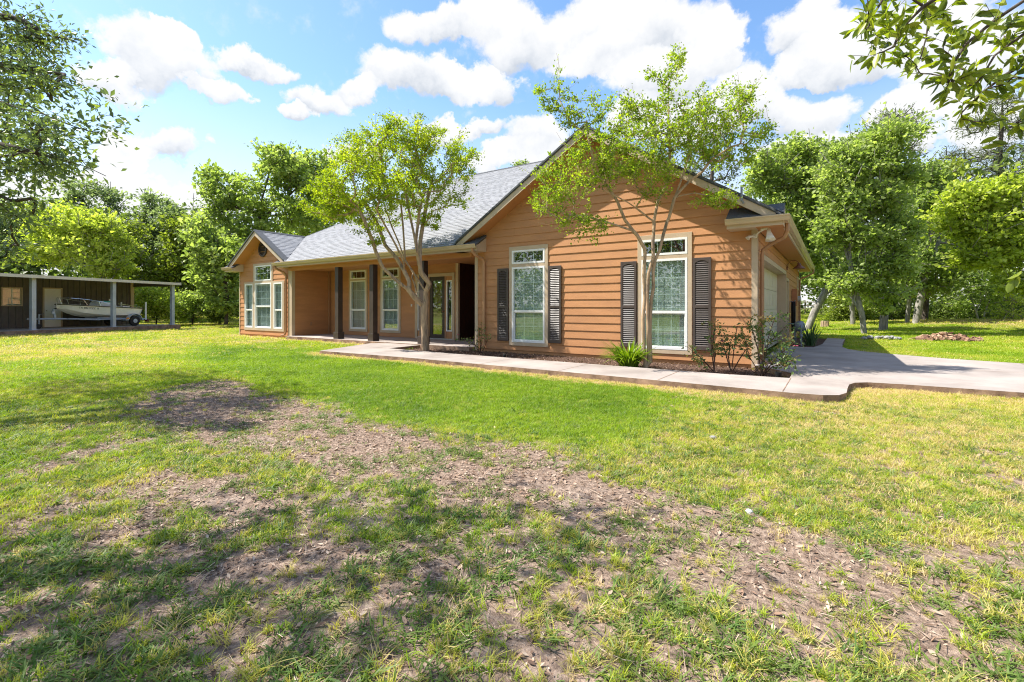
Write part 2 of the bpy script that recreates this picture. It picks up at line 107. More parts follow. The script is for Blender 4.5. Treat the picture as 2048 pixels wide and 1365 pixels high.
BRANCH_STEMS = [[(1.28, 4.55, 3.47), (0.92, 3.94, 3.08), (0.77, 3.84, 2.96), (0.63, 3.75, 2.82), (0.57, 3.71, 2.7), (0.55, 3.69, 2.6)], [(0.75, 4.07, 3.43), (0.56, 3.7, 3.14), (0.43, 3.61, 3.04), (0.32, 3.54, 2.91), (0.29, 3.52, 2.81)], [(1.46, 4.79, 3.21), (1.06, 4.28, 2.87), (0.88, 4.16, 2.74), (0.75, 4.07, 2.62), (0.66, 4.01, 2.51)], [(1.14, 3.97, 2.57), (0.95, 3.85, 2.43), (0.85, 3.78, 2.33)], [(1.22, 4.27, 3.15), (0.98, 4.1, 2.97), (0.8, 3.98, 2.81), (0.73, 3.93, 2.67)], [(0.29, 3.52, 3.25), (0.25, 3.49, 3.11), (0.19, 3.45, 2.99), (0.16, 3.43, 2.91)], [(0.62, 4.1, 3.47), (0.51, 4.03, 3.18), (0.49, 4.01, 3.02), (0.46, 3.99, 2.89)]]
BRANCH_SPRIG = [(1.16, 3.93, 1.7), (0.96, 3.79, 1.6), (0.87, 3.73, 1.53), (0.82, 3.7, 1.45)]
R10_STEMS = [[(-3.83, 46.92, -0.12), (-3.9, 46.87, 4.54), (-3.83, 46.92, 9.28)]]
R10_BLOBS = [(-4.01, 46.8, 9.72, 2.37, 2.37, 1.73, 40), (-2.4, 47.89, 7.56, 2.16, 2.16, 1.73, 36), (-5.62, 45.71, 8.85, 1.94, 1.94, 1.73, 30), (-3.12, 47.4, 4.54, 2.16, 2.16, 1.73, 36), (-4.9, 46.19, 11.87, 1.55, 1.55, 1.12, 20), (-1.69, 48.37, 10.58, 1.73, 1.73, 1.47, 26)]
R11_STEMS = [[(7.28, 49.61, 0.01), (7.19, 49.55, 4.22), (7.02, 49.44, 9.67)]]
R11_BLOBS = [(6.86, 49.33, 11.62, 1.79, 1.79, 1.01, 28), (5.57, 48.46, 10.45, 1.75, 1.75, 1.17, 30), (8.15, 50.2, 10.06, 1.79, 1.79, 1.17, 30), (6.86, 49.33, 8.12, 2.14, 2.14, 1.48, 40), (8.48, 50.42, 6.95, 1.79, 1.79, 1.48, 34), (5.9, 48.67, 5.78, 1.79, 1.79, 1.48, 34), (4.61, 47.8, 9.67, 1.17, 1.17, 0.93, 16)]
R12_STEMS = [[(0.44, 47.39, -0.05), (0.5, 47.44, 5.2), (0.78, 47.62, 10.95)]]
R12_BLOBS = [(0.78, 47.62, 14.23, 1.64, 1.64, 0.99, 24), (-0.58, 46.7, 12.18, 1.89, 1.89, 1.31, 30), (1.79, 48.31, 10.95, 1.89, 1.89, 1.48, 32), (0.78, 47.62, 7.66, 2.05, 2.05, 1.72, 38), (-0.92, 46.47, 8.48, 1.89, 1.89, 1.64, 32), (2.81, 49.0, 6.02, 2.05, 2.05, 1.64, 36), (-0.24, 46.93, 3.56, 2.05, 2.05, 1.48, 34)]
L9_STEMS = [[(-47.77, 14.76, 0.07), (-47.84, 14.71, 3.56), (-47.9, 14.66, 6.84)]]
L9_BLOBS = [(-48.18, 14.48, 7.25, 1.48, 1.48, 1.4, 30), (-47.33, 15.06, 4.79, 1.64, 1.64, 1.48, 32), (-48.69, 14.13, 5.2, 1.48, 1.48, 1.48, 28), (-46.82, 15.4, 3.15, 1.4, 1.4, 1.23, 24)]
L10_STEMS = [[(-49.56, 18.38, -0.06), (-49.56, 18.38, 3.79), (-49.67, 18.3, 7.41)]]
L10_BLOBS = [(-49.74, 18.25, 9.22, 1.36, 1.36, 1.36, 24), (-49.37, 18.5, 6.96, 1.81, 1.81, 1.63, 32), (-50.31, 17.87, 4.69, 1.81, 1.81, 1.54, 30), (-48.62, 19.01, 3.79, 1.81, 1.81, 1.54, 30), (-47.5, 19.77, 9.22, 1.54, 1.54, 1.27, 22)]


class NT:
    """small helper round a node tree"""
    def __init__(s, tree):
        s.t = tree
    def n(s, typ, ins=None, **props):
        nd = s.t.nodes.new(typ)
        for k, v in props.items():
            setattr(nd, k, v)
        for k, v in (ins or {}).items():
            sock = nd.inputs[k]
            if isinstance(v, bpy.types.NodeSocket):
                s.t.links.new(v, sock)
            else:
                sock.default_value = v
        return nd
    def m(s, op, a, b=None, c=None, clamp=False):
        ins = {0: a}
        if b is not None: ins[1] = b
        if c is not None: ins[2] = c
        nd = s.n('ShaderNodeMath', ins, operation=op)
        nd.use_clamp = clamp
        return nd.outputs[0]
    def ramp(s, fac, stops):
        nd = s.n('ShaderNodeValToRGB', {0: fac})
        e = nd.color_ramp.elements
        while len(e) < len(stops): e.new(0.5)
        for el, (p, c) in zip(e, stops):
            el.position = p
            el.color = (*c, 1) if len(c) == 3 else c
        return nd.outputs[0]
    def mix(s, fac, a, b, blend='MIX'):
        nd = s.n('ShaderNodeMix', data_type='RGBA', blend_type=blend)
        for k, v in ((0, fac), (6, a), (7, b)):
            if isinstance(v, bpy.types.NodeSocket): s.t.links.new(v, nd.inputs[k])
            else: nd.inputs[k].default_value = v if k == 0 else (*v[:3], 1)
        return nd.outputs[2]
    def noise(s, vec, scale, detail=3, rough=0.55, out=0):
        ins = {'Scale': scale, 'Detail': detail, 'Roughness': rough}
        if vec is not None: ins['Vector'] = vec
        return s.n('ShaderNodeTexNoise', ins).outputs[out]

def build_world():
    w = bpy.data.worlds.new("World")
    SC.world = w
    w.use_nodes = True
    w.node_tree.nodes.clear()
    N = NT(w.node_tree)
    out = N.n('ShaderNodeOutputWorld')
    sky = N.n('ShaderNodeTexSky', sky_type='NISHITA', sun_disc=False, sun_elevation=SUN_EL,
              sun_rotation=SUN_AZ % (2 * math.pi), altitude=0.0, air_density=1.0, dust_density=0.6, ozone_density=1.0)
    blue = N.n('ShaderNodeHueSaturation', {'Saturation': 1.15, 'Color': sky.outputs[0]}).outputs[0]
    bg = N.n('ShaderNodeBackground', {'Color': blue, 'Strength': SKY_STRENGTH})
    tc = N.n('ShaderNodeTexCoord')
    d = N.n('ShaderNodeVectorMath', {0: tc.outputs['Generated']}, operation='NORMALIZE').outputs[0]
    wob = N.n('ShaderNodeTexNoise', {'Vector': d, 'Scale': 7.0, 'Detail': 7.0, 'Roughness': 0.62})
    wc = N.n('ShaderNodeSeparateColor', {0: wob.outputs['Color']})
    sx = N.n('ShaderNodeSeparateXYZ', {0: d})
    az = N.m('MULTIPLY', N.m('ARCTAN2', sx.outputs[0], sx.outputs[1]), 180 / math.pi)
    el = N.m('MULTIPLY', N.m('ARCSINE', sx.outputs[2]), 180 / math.pi)
    azw = N.m('MULTIPLY_ADD', N.m('SUBTRACT', wc.outputs[0], 0.5), 13.0, az)
    elw = N.m('MULTIPLY_ADD', N.m('SUBTRACT', wc.outputs[1], 0.5), 9.0, el)
    field = shade = None
    for (a0, e0, ra, re) in CLOUDS:
        dx = N.m('MULTIPLY_ADD', azw, 1 / ra, -a0 / ra)
        dy = N.m('MULTIPLY_ADD', elw, 1 / re, -e0 / re)
        f = N.m('SUBTRACT', 1.25, N.m('ADD', N.m('MULTIPLY', dx, dx), N.m('MULTIPLY', dy, dy)))
        f = N.m('MAXIMUM', f, 0.0)
        sh = N.m('MULTIPLY', f, dy)
        field = f if field is None else N.m('ADD', field, f)
        shade = sh if shade is None else N.m('ADD', shade, sh)
    # beyond the picture the same kind of broken cloud goes on
    gen = N.noise(d, 2.4, 6, 0.6)
    outside = N.n('ShaderNodeMapRange', {0: N.m('ABSOLUTE', N.m('ADD', az, 34.0)), 1: 50.0, 2: 62.0}).outputs[0]
    over = N.n('ShaderNodeMapRange', {0: el, 1: 40.0, 2: 52.0}).outputs[0]
    outside = N.m('MAXIMUM', outside, over)
    gfield = N.m('MULTIPLY', N.m('MULTIPLY', N.m('SUBTRACT', gen, 0.5), 6.0), outside)
    field = N.m('ADD', field, N.m('MAXIMUM', gfield, 0.0))
    fine = N.noise(d, 26.0, 6, 0.6)
    dens = N.m('ADD', field, N.m('MULTIPLY', N.m('SUBTRACT', fine, 0.52), 1.15))
    mask = N.n('ShaderNodeMapRange', {0: dens, 1: 0.0, 2: 0.68}, interpolation_type='SMOOTHSTEP').outputs[0]
    hzn = N.n('ShaderNodeMapRange', {0: el, 1: 2.0, 2: 25.0, 3: 0.92, 4: 0.0}, interpolation_type='SMOOTHSTEP').outputs[0]
    rel = N.m('DIVIDE', shade, N.m('MAXIMUM', field, 0.2))
    soft = N.noise(d, 9.0, 5, 0.6)
    lit = N.m('ADD', N.m('MULTIPLY_ADD', rel, 0.75, 0.78), N.m('MULTIPLY', N.m('SUBTRACT', soft, 0.5), 2.2))
    lit = N.m('ADD', lit, N.m('MULTIPLY', hzn, 0.5), clamp=True)
    ccol = N.ramp(lit, [(0.0, (0.56, 0.60, 0.66)), (0.40, (0.74, 0.76, 0.79)), (0.8, (0.86, 0.86, 0.86))])
    cbg = N.n('ShaderNodeBackground', {'Color': ccol, 'Strength': CLOUD_STRENGTH})
    mask = N.m('MAXIMUM', N.m('MULTIPLY', mask, 0.97), hzn)
    ms = N.n('ShaderNodeMixShader', {0: mask, 1: bg.outputs[0], 2: cbg.outputs[0]})
    w.node_tree.links.new(ms.outputs[0], out.inputs[0])

CLOUD_STRENGTH = 0.58
build_world()

# ------------------------------------------------------------------ helpers: meshes
class MB:
    """collects faces and links them as ONE mesh object"""
    def __init__(s):
        s.v, s.f = [], []
    def add(s, vs, fs):
        o = len(s.v)
        s.v += [tuple(p) for p in vs]
        s.f += [tuple(i + o for i in f) for f in fs]
        return s
    def box(s, x0, x1, y0, y1, z0, z1):
        return s.add([(x0, y0, z0), (x1, y0, z0), (x1, y1, z0), (x0, y1, z0), (x0, y0, z1), (x1, y0, z1), (x1, y1, z1), (x0, y1, z1)],
                     [(0, 3, 2, 1), (4, 5, 6, 7), (0, 1, 5, 4), (1, 2, 6, 5), (2, 3, 7, 6), (3, 0, 4, 7)])
    def prism(s, poly, ext):
        """closed solid: a polygon in space swept by the vector ext"""
        n = len(poly)
        e = Vector(ext)
        vs = [tuple(Vector(p)) for p in poly] + [tuple(Vector(p) + e) for p in poly]
        fs = [tuple(range(n - 1, -1, -1)), tuple(range(n, 2 * n))] + [(i, (i + 1) % n, n + (i + 1) % n, n + i) for i in range(n)]
        return s.add(vs, fs)
    def quad(s, *ps):
        return s.add(ps, [tuple(range(len(ps)))])
    def tube(s, pts, rad, n=8, caps=True):
        pts = [Vector(p) for p in pts]
        if not hasattr(rad, '__len__'): rad = [rad] * len(pts)
        base = len(s.v)
        ref = None
        for i, p in enumerate(pts):
            d = (pts[min(i + 1, len(pts) - 1)] - pts[max(i - 1, 0)]).normalized()
            if ref is None:
                ref = Vector((0, 0, 1)) if abs(d.z) < 0.9 else Vector((1, 0, 0))
            a = (ref - d * ref.dot(d)).normalized()
            b = d.cross(a)
            ref = a
            for k in range(n):
                t = 2 * math.pi * k / n
                s.v.append(tuple(p + (a * math.cos(t) + b * math.sin(t)) * rad[i]))
        for i in range(len(pts) - 1):
            for k in range(n):
                k2 = (k + 1) % n
                s.f.append((base + i * n + k, base + i * n + k2, base + (i + 1) * n + k2, base + (i + 1) * n + k))
        if caps:
            s.f.append(tuple(base + k for k in reversed(range(n))))
            s.f.append(tuple(base + (len(pts) - 1) * n + k for k in range(n)))
        return s
    def lathe(s, c, prof, n=16, axis='z'):
        """prof: (radius, height) pairs round c"""
        base = len(s.v)
        for (r, h) in prof:
            for k in range(n):
                t = 2 * math.pi * k / n
                p = (r * math.cos(t), r * math.sin(t), h)
                if axis == 'y': p = (p[0], p[2], p[1])
                if axis == 'x': p = (p[2], p[0], p[1])
                s.v.append((c[0] + p[0], c[1] + p[1], c[2] + p[2]))
        for i in range(len(prof) - 1):
            for k in range(n):
                k2 = (k + 1) % n
                s.f.append((base + i * n + k, base + i * n + k2, base + (i + 1) * n + k2, base + (i + 1) * n + k))
        s.f.append(tuple(base + k for k in reversed(range(n))))
        s.f.append(tuple(base + (len(prof) - 1) * n + k for k in range(n)))
        return s
    def build(s, name, mat, parent=None, kind=None, smooth=False, bevel=0, label=None):
        me = bpy.data.meshes.new(name)
        me.from_pydata(s.v, [], s.f)
        bm = bmesh.new(); bm.from_mesh(me)
        bmesh.ops.recalc_face_normals(bm, faces=bm.faces)
        bm.to_mesh(me); bm.free()
        return link(name, me, mat, parent, kind, smooth, bevel, label)

def link(name, me, mat, parent=None, kind=None, smooth=False, bevel=0, label=None):
    if mat is not None and len(me.materials) == 0:
        me.materials.append(mat)
    o = bpy.data.objects.new(name, me)
    COL.objects.link(o)
    if parent is not None: attach(o, parent)
    if kind: o['kind'] = kind
    if label: o['label'] = label
    if smooth:
        me.polygons.foreach_set('use_smooth', [True] * len(me.polygons))
    if bevel:
        b = o.modifiers.new('edge', 'BEVEL'); b.width = bevel; b.segments = 2; b.limit_method = 'ANGLE'
    return o

def world_of(o):
    m = Matrix.LocRotScale(o.location, o.rotation_euler, o.scale)
    return m if o.parent is None else world_of(o.parent) @ o.matrix_parent_inverse @ m

def attach(o, parent):
    """parent without moving: child meshes are modelled in world space"""
    o.parent = parent
    o.matrix_parent_inverse = world_of(parent).inverted()

def thing(name, loc, label, cat, group=None):
    o = bpy.data.objects.new(name, None)
    o.empty_display_size = 0.3
    COL.objects.link(o)
    o.location = loc
    return tag(o, label, cat, group)

def tag(o, label, cat, group=None):
    o['label'], o['category'] = label, cat
    if group: o['group'] = group
    return o

def copy_tree(o, parent=None):
    c = o.copy(); COL.objects.link(c)
    if parent is not None:
        c.parent = parent
        c.matrix_parent_inverse = o.matrix_parent_inverse.copy()
    for ch in list(o.children):
        copy_tree(ch, c)
    return c

def np_mesh(name, verts, faces_flat, nper, attrs=None):
    """fast mesh from numpy: faces all have nper corners"""
    me = bpy.data.meshes.new(name)
    nv, nf = len(verts), len(faces_flat) // nper
    me.vertices.add(nv)
    me.vertices.foreach_set('co', np.asarray(verts, np.float32).ravel())
    me.loops.add(nf * nper)
    me.loops.foreach_set('vertex_index', np.asarray(faces_flat, np.int32))
    me.polygons.add(nf)
    me.polygons.foreach_set('loop_start', np.arange(0, nf * nper, nper, dtype=np.int32))
    me.update(calc_edges=True)
    for k, val in (attrs or {}).items():
        a = me.attributes.new(k, 'FLOAT', 'POINT')
        a.data.foreach_set('value', np.asarray(val, np.float32))
    return me

# value noise for placing things (numpy)
_G = np.random.default_rng(5).random((256, 256))
def vnoise(x, y):
    xi, yi = np.floor(x).astype(int), np.floor(y).astype(int)
    fx, fy = x - xi, y - yi
    fx, fy = fx * fx * (3 - 2 * fx), fy * fy * (3 - 2 * fy)
    g = lambda a, b: _G[a % 256, b % 256]
    return (g(xi, yi) * (1 - fx) + g(xi + 1, yi) * fx) * (1 - fy) + (g(xi, yi + 1) * (1 - fx) + g(xi + 1, yi + 1) * fx) * fy
def fbm(x, y, o=4):
    s, a, t = 0, 1.0, 0
    for i in range(o):
        s = s + a * vnoise(x * 2 ** i + 17 * i, y * 2 ** i + 31 * i); t += a; a *= 0.55
    return s / t

# ------------------------------------------------------------------ helpers: materials
MATS = {}
def mat(name, col, rough=0.6, var=0.08, scale=6.0, bump=0.0, bscale=60.0, spec=0.4, metal=0.0, col2=None, c2scale=3.0, c2lo=0.45, c2hi=0.7, stretch=None, coat=0.0):
    """painted / natural surface: base colour with uneven tone, a second colour in patches, fine relief"""
    m = bpy.data.materials.new(name); m.use_nodes = True
    m.node_tree.nodes.clear()
    N = NT(m.node_tree)
    out = N.n('ShaderNodeOutputMaterial')
    tc = N.n('ShaderNodeTexCoord').outputs['Object']
    if stretch: tc = N.n('ShaderNodeMapping', {0: tc, 3: stretch}).outputs[0]
    nz = N.noise(tc, scale, 5, 0.6)
    lo = tuple(max(0, c * (1 - var * 1.6)) for c in col); hi = tuple(min(1, c * (1 + var * 1.6)) for c in col)
    c = N.ramp(nz, [(0.3, lo), (0.7, hi)])
    if col2:
        n2 = N.noise(tc, c2scale, 6, 0.65)
        f = N.n('ShaderNodeMapRange', {0: n2, 1: c2lo, 2: c2hi}).outputs[0]
        c = N.mix(f, c, col2)
    rr = N.n('ShaderNodeMapRange', {0: nz, 1: 0.3, 2: 0.7, 3: max(0.02, rough - 0.06), 4: min(1, rough + 0.06)}).outputs[0]
    ins = {'Base Color': c, 'Roughness': rr, 'Specular IOR Level': spec, 'Metallic': metal, 'Coat Weight': coat}
    if bump:
        b = N.n('ShaderNodeBump', {'Strength': bump, 'Distance': 0.01, 'Height': N.noise(tc, bscale, 4, 0.6)})
        ins['Normal'] = b.outputs[0]
    p = N.n('ShaderNodeBsdfPrincipled', ins)
    m.node_tree.links.new(p.outputs[0], out.inputs[0])
    MATS[name] = m
    return m

def leaf_mat(name, dark, mid, light, trans=0.4, rough=0.5, attr='tint', typ='GEOMETRY', spec=0.3):
    m = bpy.data.materials.new(name); m.use_nodes = True
    m.node_tree.nodes.clear()
    N = NT(m.node_tree)
    out = N.n('ShaderNodeOutputMaterial')
    a = N.n('ShaderNodeAttribute', attribute_name=attr, attribute_type=typ).outputs['Fac']
    c = N.ramp(a, [(0.0, dark), (0.5, mid), (1.0, light)])
    p = N.n('ShaderNodeBsdfPrincipled', {'Base Color': c, 'Roughness': rough, 'Specular IOR Level': spec})
    tcol = N.mix(0.5, c, (0.75, 0.9, 0.12), 'MULTIPLY')
    tcol = N.n('ShaderNodeHueSaturation', {'Value': 1.9, 'Saturation': 1.05, 'Color': tcol}).outputs[0]
    t = N.n('ShaderNodeBsdfTranslucent', {'Color': tcol})
    ms = N.n('ShaderNodeMixShader', {0: trans, 1: p.outputs[0], 2: t.outputs[0]})
    m.node_tree.links.new(ms.outputs[0], out.inputs[0])
    MATS[name] = m
    return m

def glass_mat(name, tint=(0.9, 0.95, 0.95), refl=0.13):
    m = bpy.data.materials.new(name); m.use_nodes = True
    m.node_tree.nodes.clear()
    N = NT(m.node_tree)
    out = N.n('ShaderNodeOutputMaterial')
    fc = N.n('ShaderNodeLayerWeight', {'Blend': 0.5}).outputs['Facing']
    f = N.m('MULTIPLY_ADD', N.m('POWER', fc, 4.0), 0.8, refl, clamp=True)
    tr = N.n('ShaderNodeBsdfTransparent', {'Color': (*tint, 1)})
    gl = N.n('ShaderNodeBsdfGlossy', {'Roughness': 0.01, 'Color': (0.95, 0.97, 1, 1)})
    wob = N.n('ShaderNodeBump', {'Strength': 0.03, 'Distance': 0.02, 'Height': N.noise(N.n('ShaderNodeTexCoord').outputs['Object'], 3.0, 1)})
    m.node_tree.links.new(wob.outputs[0], gl.inputs['Normal'])
    ms = N.n('ShaderNodeMixShader', {0: f, 1: tr.outputs[0], 2: gl.outputs[0]})
    m.node_tree.links.new(ms.outputs[0], out.inputs[0])
    return m

M_SIDING = mat('siding_paint', (0.49, 0.238, 0.108), 0.6, 0.07, 1.1, 0.3, 40, 0.25, col2=(0.42, 0.205, 0.098), c2scale=0.8, c2lo=0.45, c2hi=0.75, stretch=(1, 1, 5))
M_SOFFIT = mat('soffit_paint', (0.47, 0.215, 0.085), 0.6, 0.04, 2)
M_TRIM = mat('tan_trim_paint', (0.50, 0.385, 0.27), 0.5, 0.05, 3, 0.1, 50)
M_FASCIA = mat('fascia_paint', (0.50, 0.39, 0.28), 0.45, 0.06, 2, 0.05, 40)
M_GUTTER = mat('gutter_paint', (0.52, 0.40, 0.265), 0.35, 0.06, 2, coat=0.2)
M_SPOUT = mat('downspout_paint', (0.36, 0.19, 0.10), 0.4, 0.06, 2, coat=0.2)
M_BROWN = mat('dark_brown_paint', (0.055, 0.038, 0.032), 0.45, 0.1, 4)
M_SHUTTER = mat('shutter_vinyl', (0.075, 0.056, 0.050), 0.4, 0.08, 4)
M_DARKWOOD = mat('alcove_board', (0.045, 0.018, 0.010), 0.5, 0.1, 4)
M_WHITE = mat('white_vinyl', (0.80, 0.80, 0.80), 0.35, 0.02, 4)
M_BLIND = mat('blind_slat', (0.47, 0.51, 0.47), 0.5, 0.05, 3)
M_DARK = mat('dark_interior', (0.012, 0.012, 0.012), 0.8, 0.2, 3)  # near-black colour stands in for unlit space behind glass and vent slats
M_GLASS = glass_mat('window_glass')
M_DOOR = mat('cream_door_paint', (0.62, 0.54, 0.42), 0.45, 0.03, 3, 0.08, 60)
M_CONC = mat('concrete', (0.40, 0.345, 0.315), 0.85, 0.10, 1.3, 0.25, 90, 0.2, col2=(0.27, 0.22, 0.20), c2scale=0.9, c2lo=0.5, c2hi=0.8)
M_KERB = mat('stained_concrete', (0.30, 0.20, 0.14), 0.9, 0.25, 3, 0.4, 60, 0.2, col2=(0.12, 0.075, 0.05), c2scale=5)
M_FOUND = mat('foundation_concrete', (0.28, 0.27, 0.27), 0.9, 0.2, 4, 0.3, 60)
M_STEEL = mat('galvanised_steel', (0.42, 0.47, 0.55), 0.4, 0.08, 3, metal=0.25)
M_METALDARK = mat('bronze_wall_panel', (0.105, 0.092, 0.085), 0.45, 0.1, 3)
M_METALROOF = mat('pale_metal_roof', (0.62, 0.57, 0.50), 0.4, 0.06, 3, metal=0.1)
M_BLACK = mat('black_rubber', (0.012, 0.012, 0.013), 0.6, 0.2, 8)
M_GELCOAT = mat('cream_gelcoat', (0.88, 0.85, 0.77), 0.25, 0.03, 2, coat=0.5)
M_CHROME = mat('polished_rail', (0.75, 0.75, 0.75), 0.2, 0.03, 3, metal=0.9)
M_TEAL = mat('teal_canvas', (0.05, 0.28, 0.30), 0.7, 0.1, 8)
M_LAMPWHITE = mat('weathered_white', (0.65, 0.60, 0.52), 0.5, 0.1, 12)
M_COPPER = mat('rusty_brown_enamel', (0.20, 0.09, 0.055), 0.45, 0.15, 8)
M_GREYBOX = mat('grey_enamel', (0.42, 0.42, 0.40), 0.45, 0.1, 6)
M_GASGREY = mat('meter_grey', (0.22, 0.25, 0.30), 0.4, 0.1, 6, metal=0.3)
M_MULCH = mat('mulch', (0.085, 0.052, 0.040), 0.95, 0.5, 14, 0.8, 40, 0.1, col2=(0.19, 0.13, 0.10), c2scale=30, c2lo=0.55, c2hi=0.65)
M_BARK_GREY = mat('pale_grey_bark', (0.30, 0.28, 0.25), 0.9, 0.25, 5, 0.9, 22, 0.1, col2=(0.12, 0.11, 0.10), c2scale=4, stretch=(2, 2, 0.6))
M_BARK_DARK = mat('dark_bark', (0.075, 0.06, 0.05), 0.95, 0.3, 6, 0.9, 25, 0.1, col2=(0.16, 0.14, 0.12), c2scale=5, stretch=(2, 2, 0.5))
M_BARK_MYRTLE = mat('smooth_tan_bark', (0.43, 0.30, 0.19), 0.65, 0.18, 5, 0.35, 20, 0.25, col2=(0.20, 0.15, 0.11), c2scale=3.5, c2lo=0.5, c2hi=0.62, stretch=(3, 3, 0.6))
M_WEATHERED = mat('weathered_wood', (0.25, 0.22, 0.19), 0.9, 0.3, 5, 0.8, 25, 0.1, stretch=(3, 3, 0.5))

# ------------------------------------------------------------------ ground masks
def in_poly(x, y, poly):
    r = np.zeros(x.shape, bool)
    n = len(poly)
    for i in range(n):
        x1, y1 = poly[i]; x2, y2 = poly[(i + 1) % n]
        if y1 == y2: continue
        c = ((y1 > y) != (y2 > y)) & (x < (x2 - x1) * (y - y1) / (y2 - y1) + x1)
        r ^= c
    return r

def soft_poly(x, y, poly, w):
    """0..1 inside a polygon with a ragged rim about w wide"""
    acc = 0
    for k in range(6):
        jx = (fbm(x * 0.9 / w + 13 * k, y * 0.9 / w, 3) - 0.5) * 2.6 * w
        jy = (fbm(x * 0.9 / w + 7, y * 0.9 / w + 19 * k, 3) - 0.5) * 2.6 * w
        acc = acc + in_poly(x + jx, y + jy, poly)
    return acc / 6.0

def seg_dist(x, y, pts):
    d = np.full(x.shape, 1e9)
    for (x1, y1), (x2, y2) in zip(pts[:-1], pts[1:]):
        dx, dy = x2 - x1, y2 - y1
        t = np.clip(((x - x1) * dx + (y - y1) * dy) / (dx * dx + dy * dy), 0, 1)
        d = np.minimum(d, np.hypot(x - x1 - t * dx, y - y1 - t * dy))
    return d

def ground_z(x, y):
    m = 0.55 * np.exp(-(((x - 9) / 9) ** 2 + ((y - 41) / 4.5) ** 2))
    far = 0.9 * np.clip((np.hypot(x, y) - 48) / 30, 0, 1)
    dip = -0.10 * np.exp(-(((x + 33) / 4) ** 2 + ((y - 14) / 4) ** 2))
    return m + far + dip

WALK_FRONT = [(-11.75, 7.88), (-9.5, 7.95), (-8.0, 7.98), (-4.0, 7.86), (-1.2, 7.76), (-0.45, 7.72), (-0.12, 7.76), (0.06, 7.88), (0.15, 8.15), (0.17, 8.6), (0.2, 9.05), (0.28, 9.32), (0.45, 9.48), (0.9, 9.55), (2.2, 9.56), (6, 9.75), (40, 12.0)]
WALK_BACK = [(40, 17.0), (9, 14.6), (3.36, 14.5), (2.2, 14.9), (1.2, 15.6), (0.6, 16.15), (0.34, 16.7), (0.22, 17.5), (0.25, 19.5), (0.36, 22.0), (-0.2, 22.4), (-0.3, 18.5), (-0.5, 16.85), (-1.36, 16.8), (-1.36, 10.95), (-1.05, 10.6), (-0.62, 10.02), (-0.62, 9.31), (-1.6, 9.22), (-4.0, 9.26), (-8.0, 9.34), (-9.6, 9.42), (-10.78, 9.5), (-10.88, 10.86), (-12.55, 10.86), (-12.82, 10.5)]
WALK = WALK_FRONT + WALK_BACK
BED = [(-10.74, 9.5), (-8.0, 9.34), (-4.0, 9.26), (-1.6, 9.22), (-0.62, 9.31), (-0.62, 10.02), (-1.05, 10.6), (-1.36, 10.95), (-1.36, 11.18), (-8.9, 11.18), (-8.9, 10.9), (-10.84, 10.84)]
E_C, N_C, O_C = np.array((-0.3534, 0.9358)), np.array((-0.9358, -0.3534)), np.array((-31.97, 6.01))
def cp(s, n, z=0.0):
    """carport frame: s along its front, n back from it"""
    p = O_C + s * E_C + n * N_C
    return (p[0], p[1], z)
CAR_SLAB = [cp(-9, -0.25)[:2], cp(7.6, -0.25)[:2], cp(7.6, 9)[:2], cp(-9, 9)[:2]]

def masks(x, y):
    """bare soil, dry straw, lush green, 0..1 each"""
    big = fbm(x * 0.55, y * 0.55, 4)
    mid = fbm(x * 1.7 + 40, y * 1.7, 4)
    sm = fbm(x * 4.5, y * 4.5 + 90, 3)
    bare = soft_poly(x, y, DIRT, 0.45)
    shade = soft_poly(x, y, SHADEGRASS, 0.8)
    patch = np.clip((mid * 0.55 + sm * 0.45 - 0.47) * 7, 0, 1)        # bald spots between the clumps under the oak
    near = np.clip((7.5 - np.hypot(x + 1.5, y - 1.0)) / 4.0, 0, 1)
    bare = np.maximum(bare, shade * patch * (0.35 + 0.65 * near))
    lush = soft_poly(x, y, LUSH, 0.6)
    right = np.clip((x + 1.8) / 2.0, 0, 1) * np.clip((9.6 - y) / 2, 0, 1)
    bare = np.maximum(bare, right * np.clip((mid - 0.60) * 5, 0, 1) * 0.7)
    dw = seg_dist(x, y, WALK_FRONT)
    dry = np.clip(1.15 - dw / (0.22 + 0.45 * big + 1.0 * np.clip((x + 2.5) / 2.5, 0, 1)), 0, 1)
    dry = np.maximum(dry, right * np.clip((0.30 + mid - 0.42) * 2.2, 0, 1) * 0.75)
    dp = seg_dist(x, y, [(-23, 11.0), (-19, 11.0), (-13, 10.8), (-12, 8)])
    dry = np.maximum(dry, np.clip(1.0 - dp / (0.3 + 0.5 * big), 0, 1) * 0.9)
    left = np.clip((-12 - x) / 6, 0, 1)
    dry = np.maximum(dry, left * np.clip((big - 0.36) * 2.4, 0, 1) * 0.6)
    dry = np.maximum(dry, (1 - lush) * np.clip((mid - 0.5) * 2, 0, 1) * 0.35)
    fr = np.clip((y - 14) / 4, 0, 1) * (x > -1)
    dry = np.maximum(dry, fr * np.clip(1.0 - seg_dist(x, y, [(0.4, 17), (1.2, 15.7), (3.4, 14.6), (9, 14.7)]) / (0.5 + big), 0, 1))
    dry = np.maximum(dry, np.exp(-(((x - 9) / 8) ** 2 + ((y - 40) / 3) ** 2)) * 0.8)
    return bare, dry, lush

def grid_lines(a, b, c, d, fine, grow):
    """fine spacing between b and c, growing spacing out to a and d"""
    ls = list(np.arange(b, c + 1e-6, fine))
    s, p = fine, c
    while p < d: s *= grow; p += s; ls.append(p)
    s, p = fine, b
    while p > a: s *= grow; p -= s; ls.insert(0, p)
    return np.array(ls)

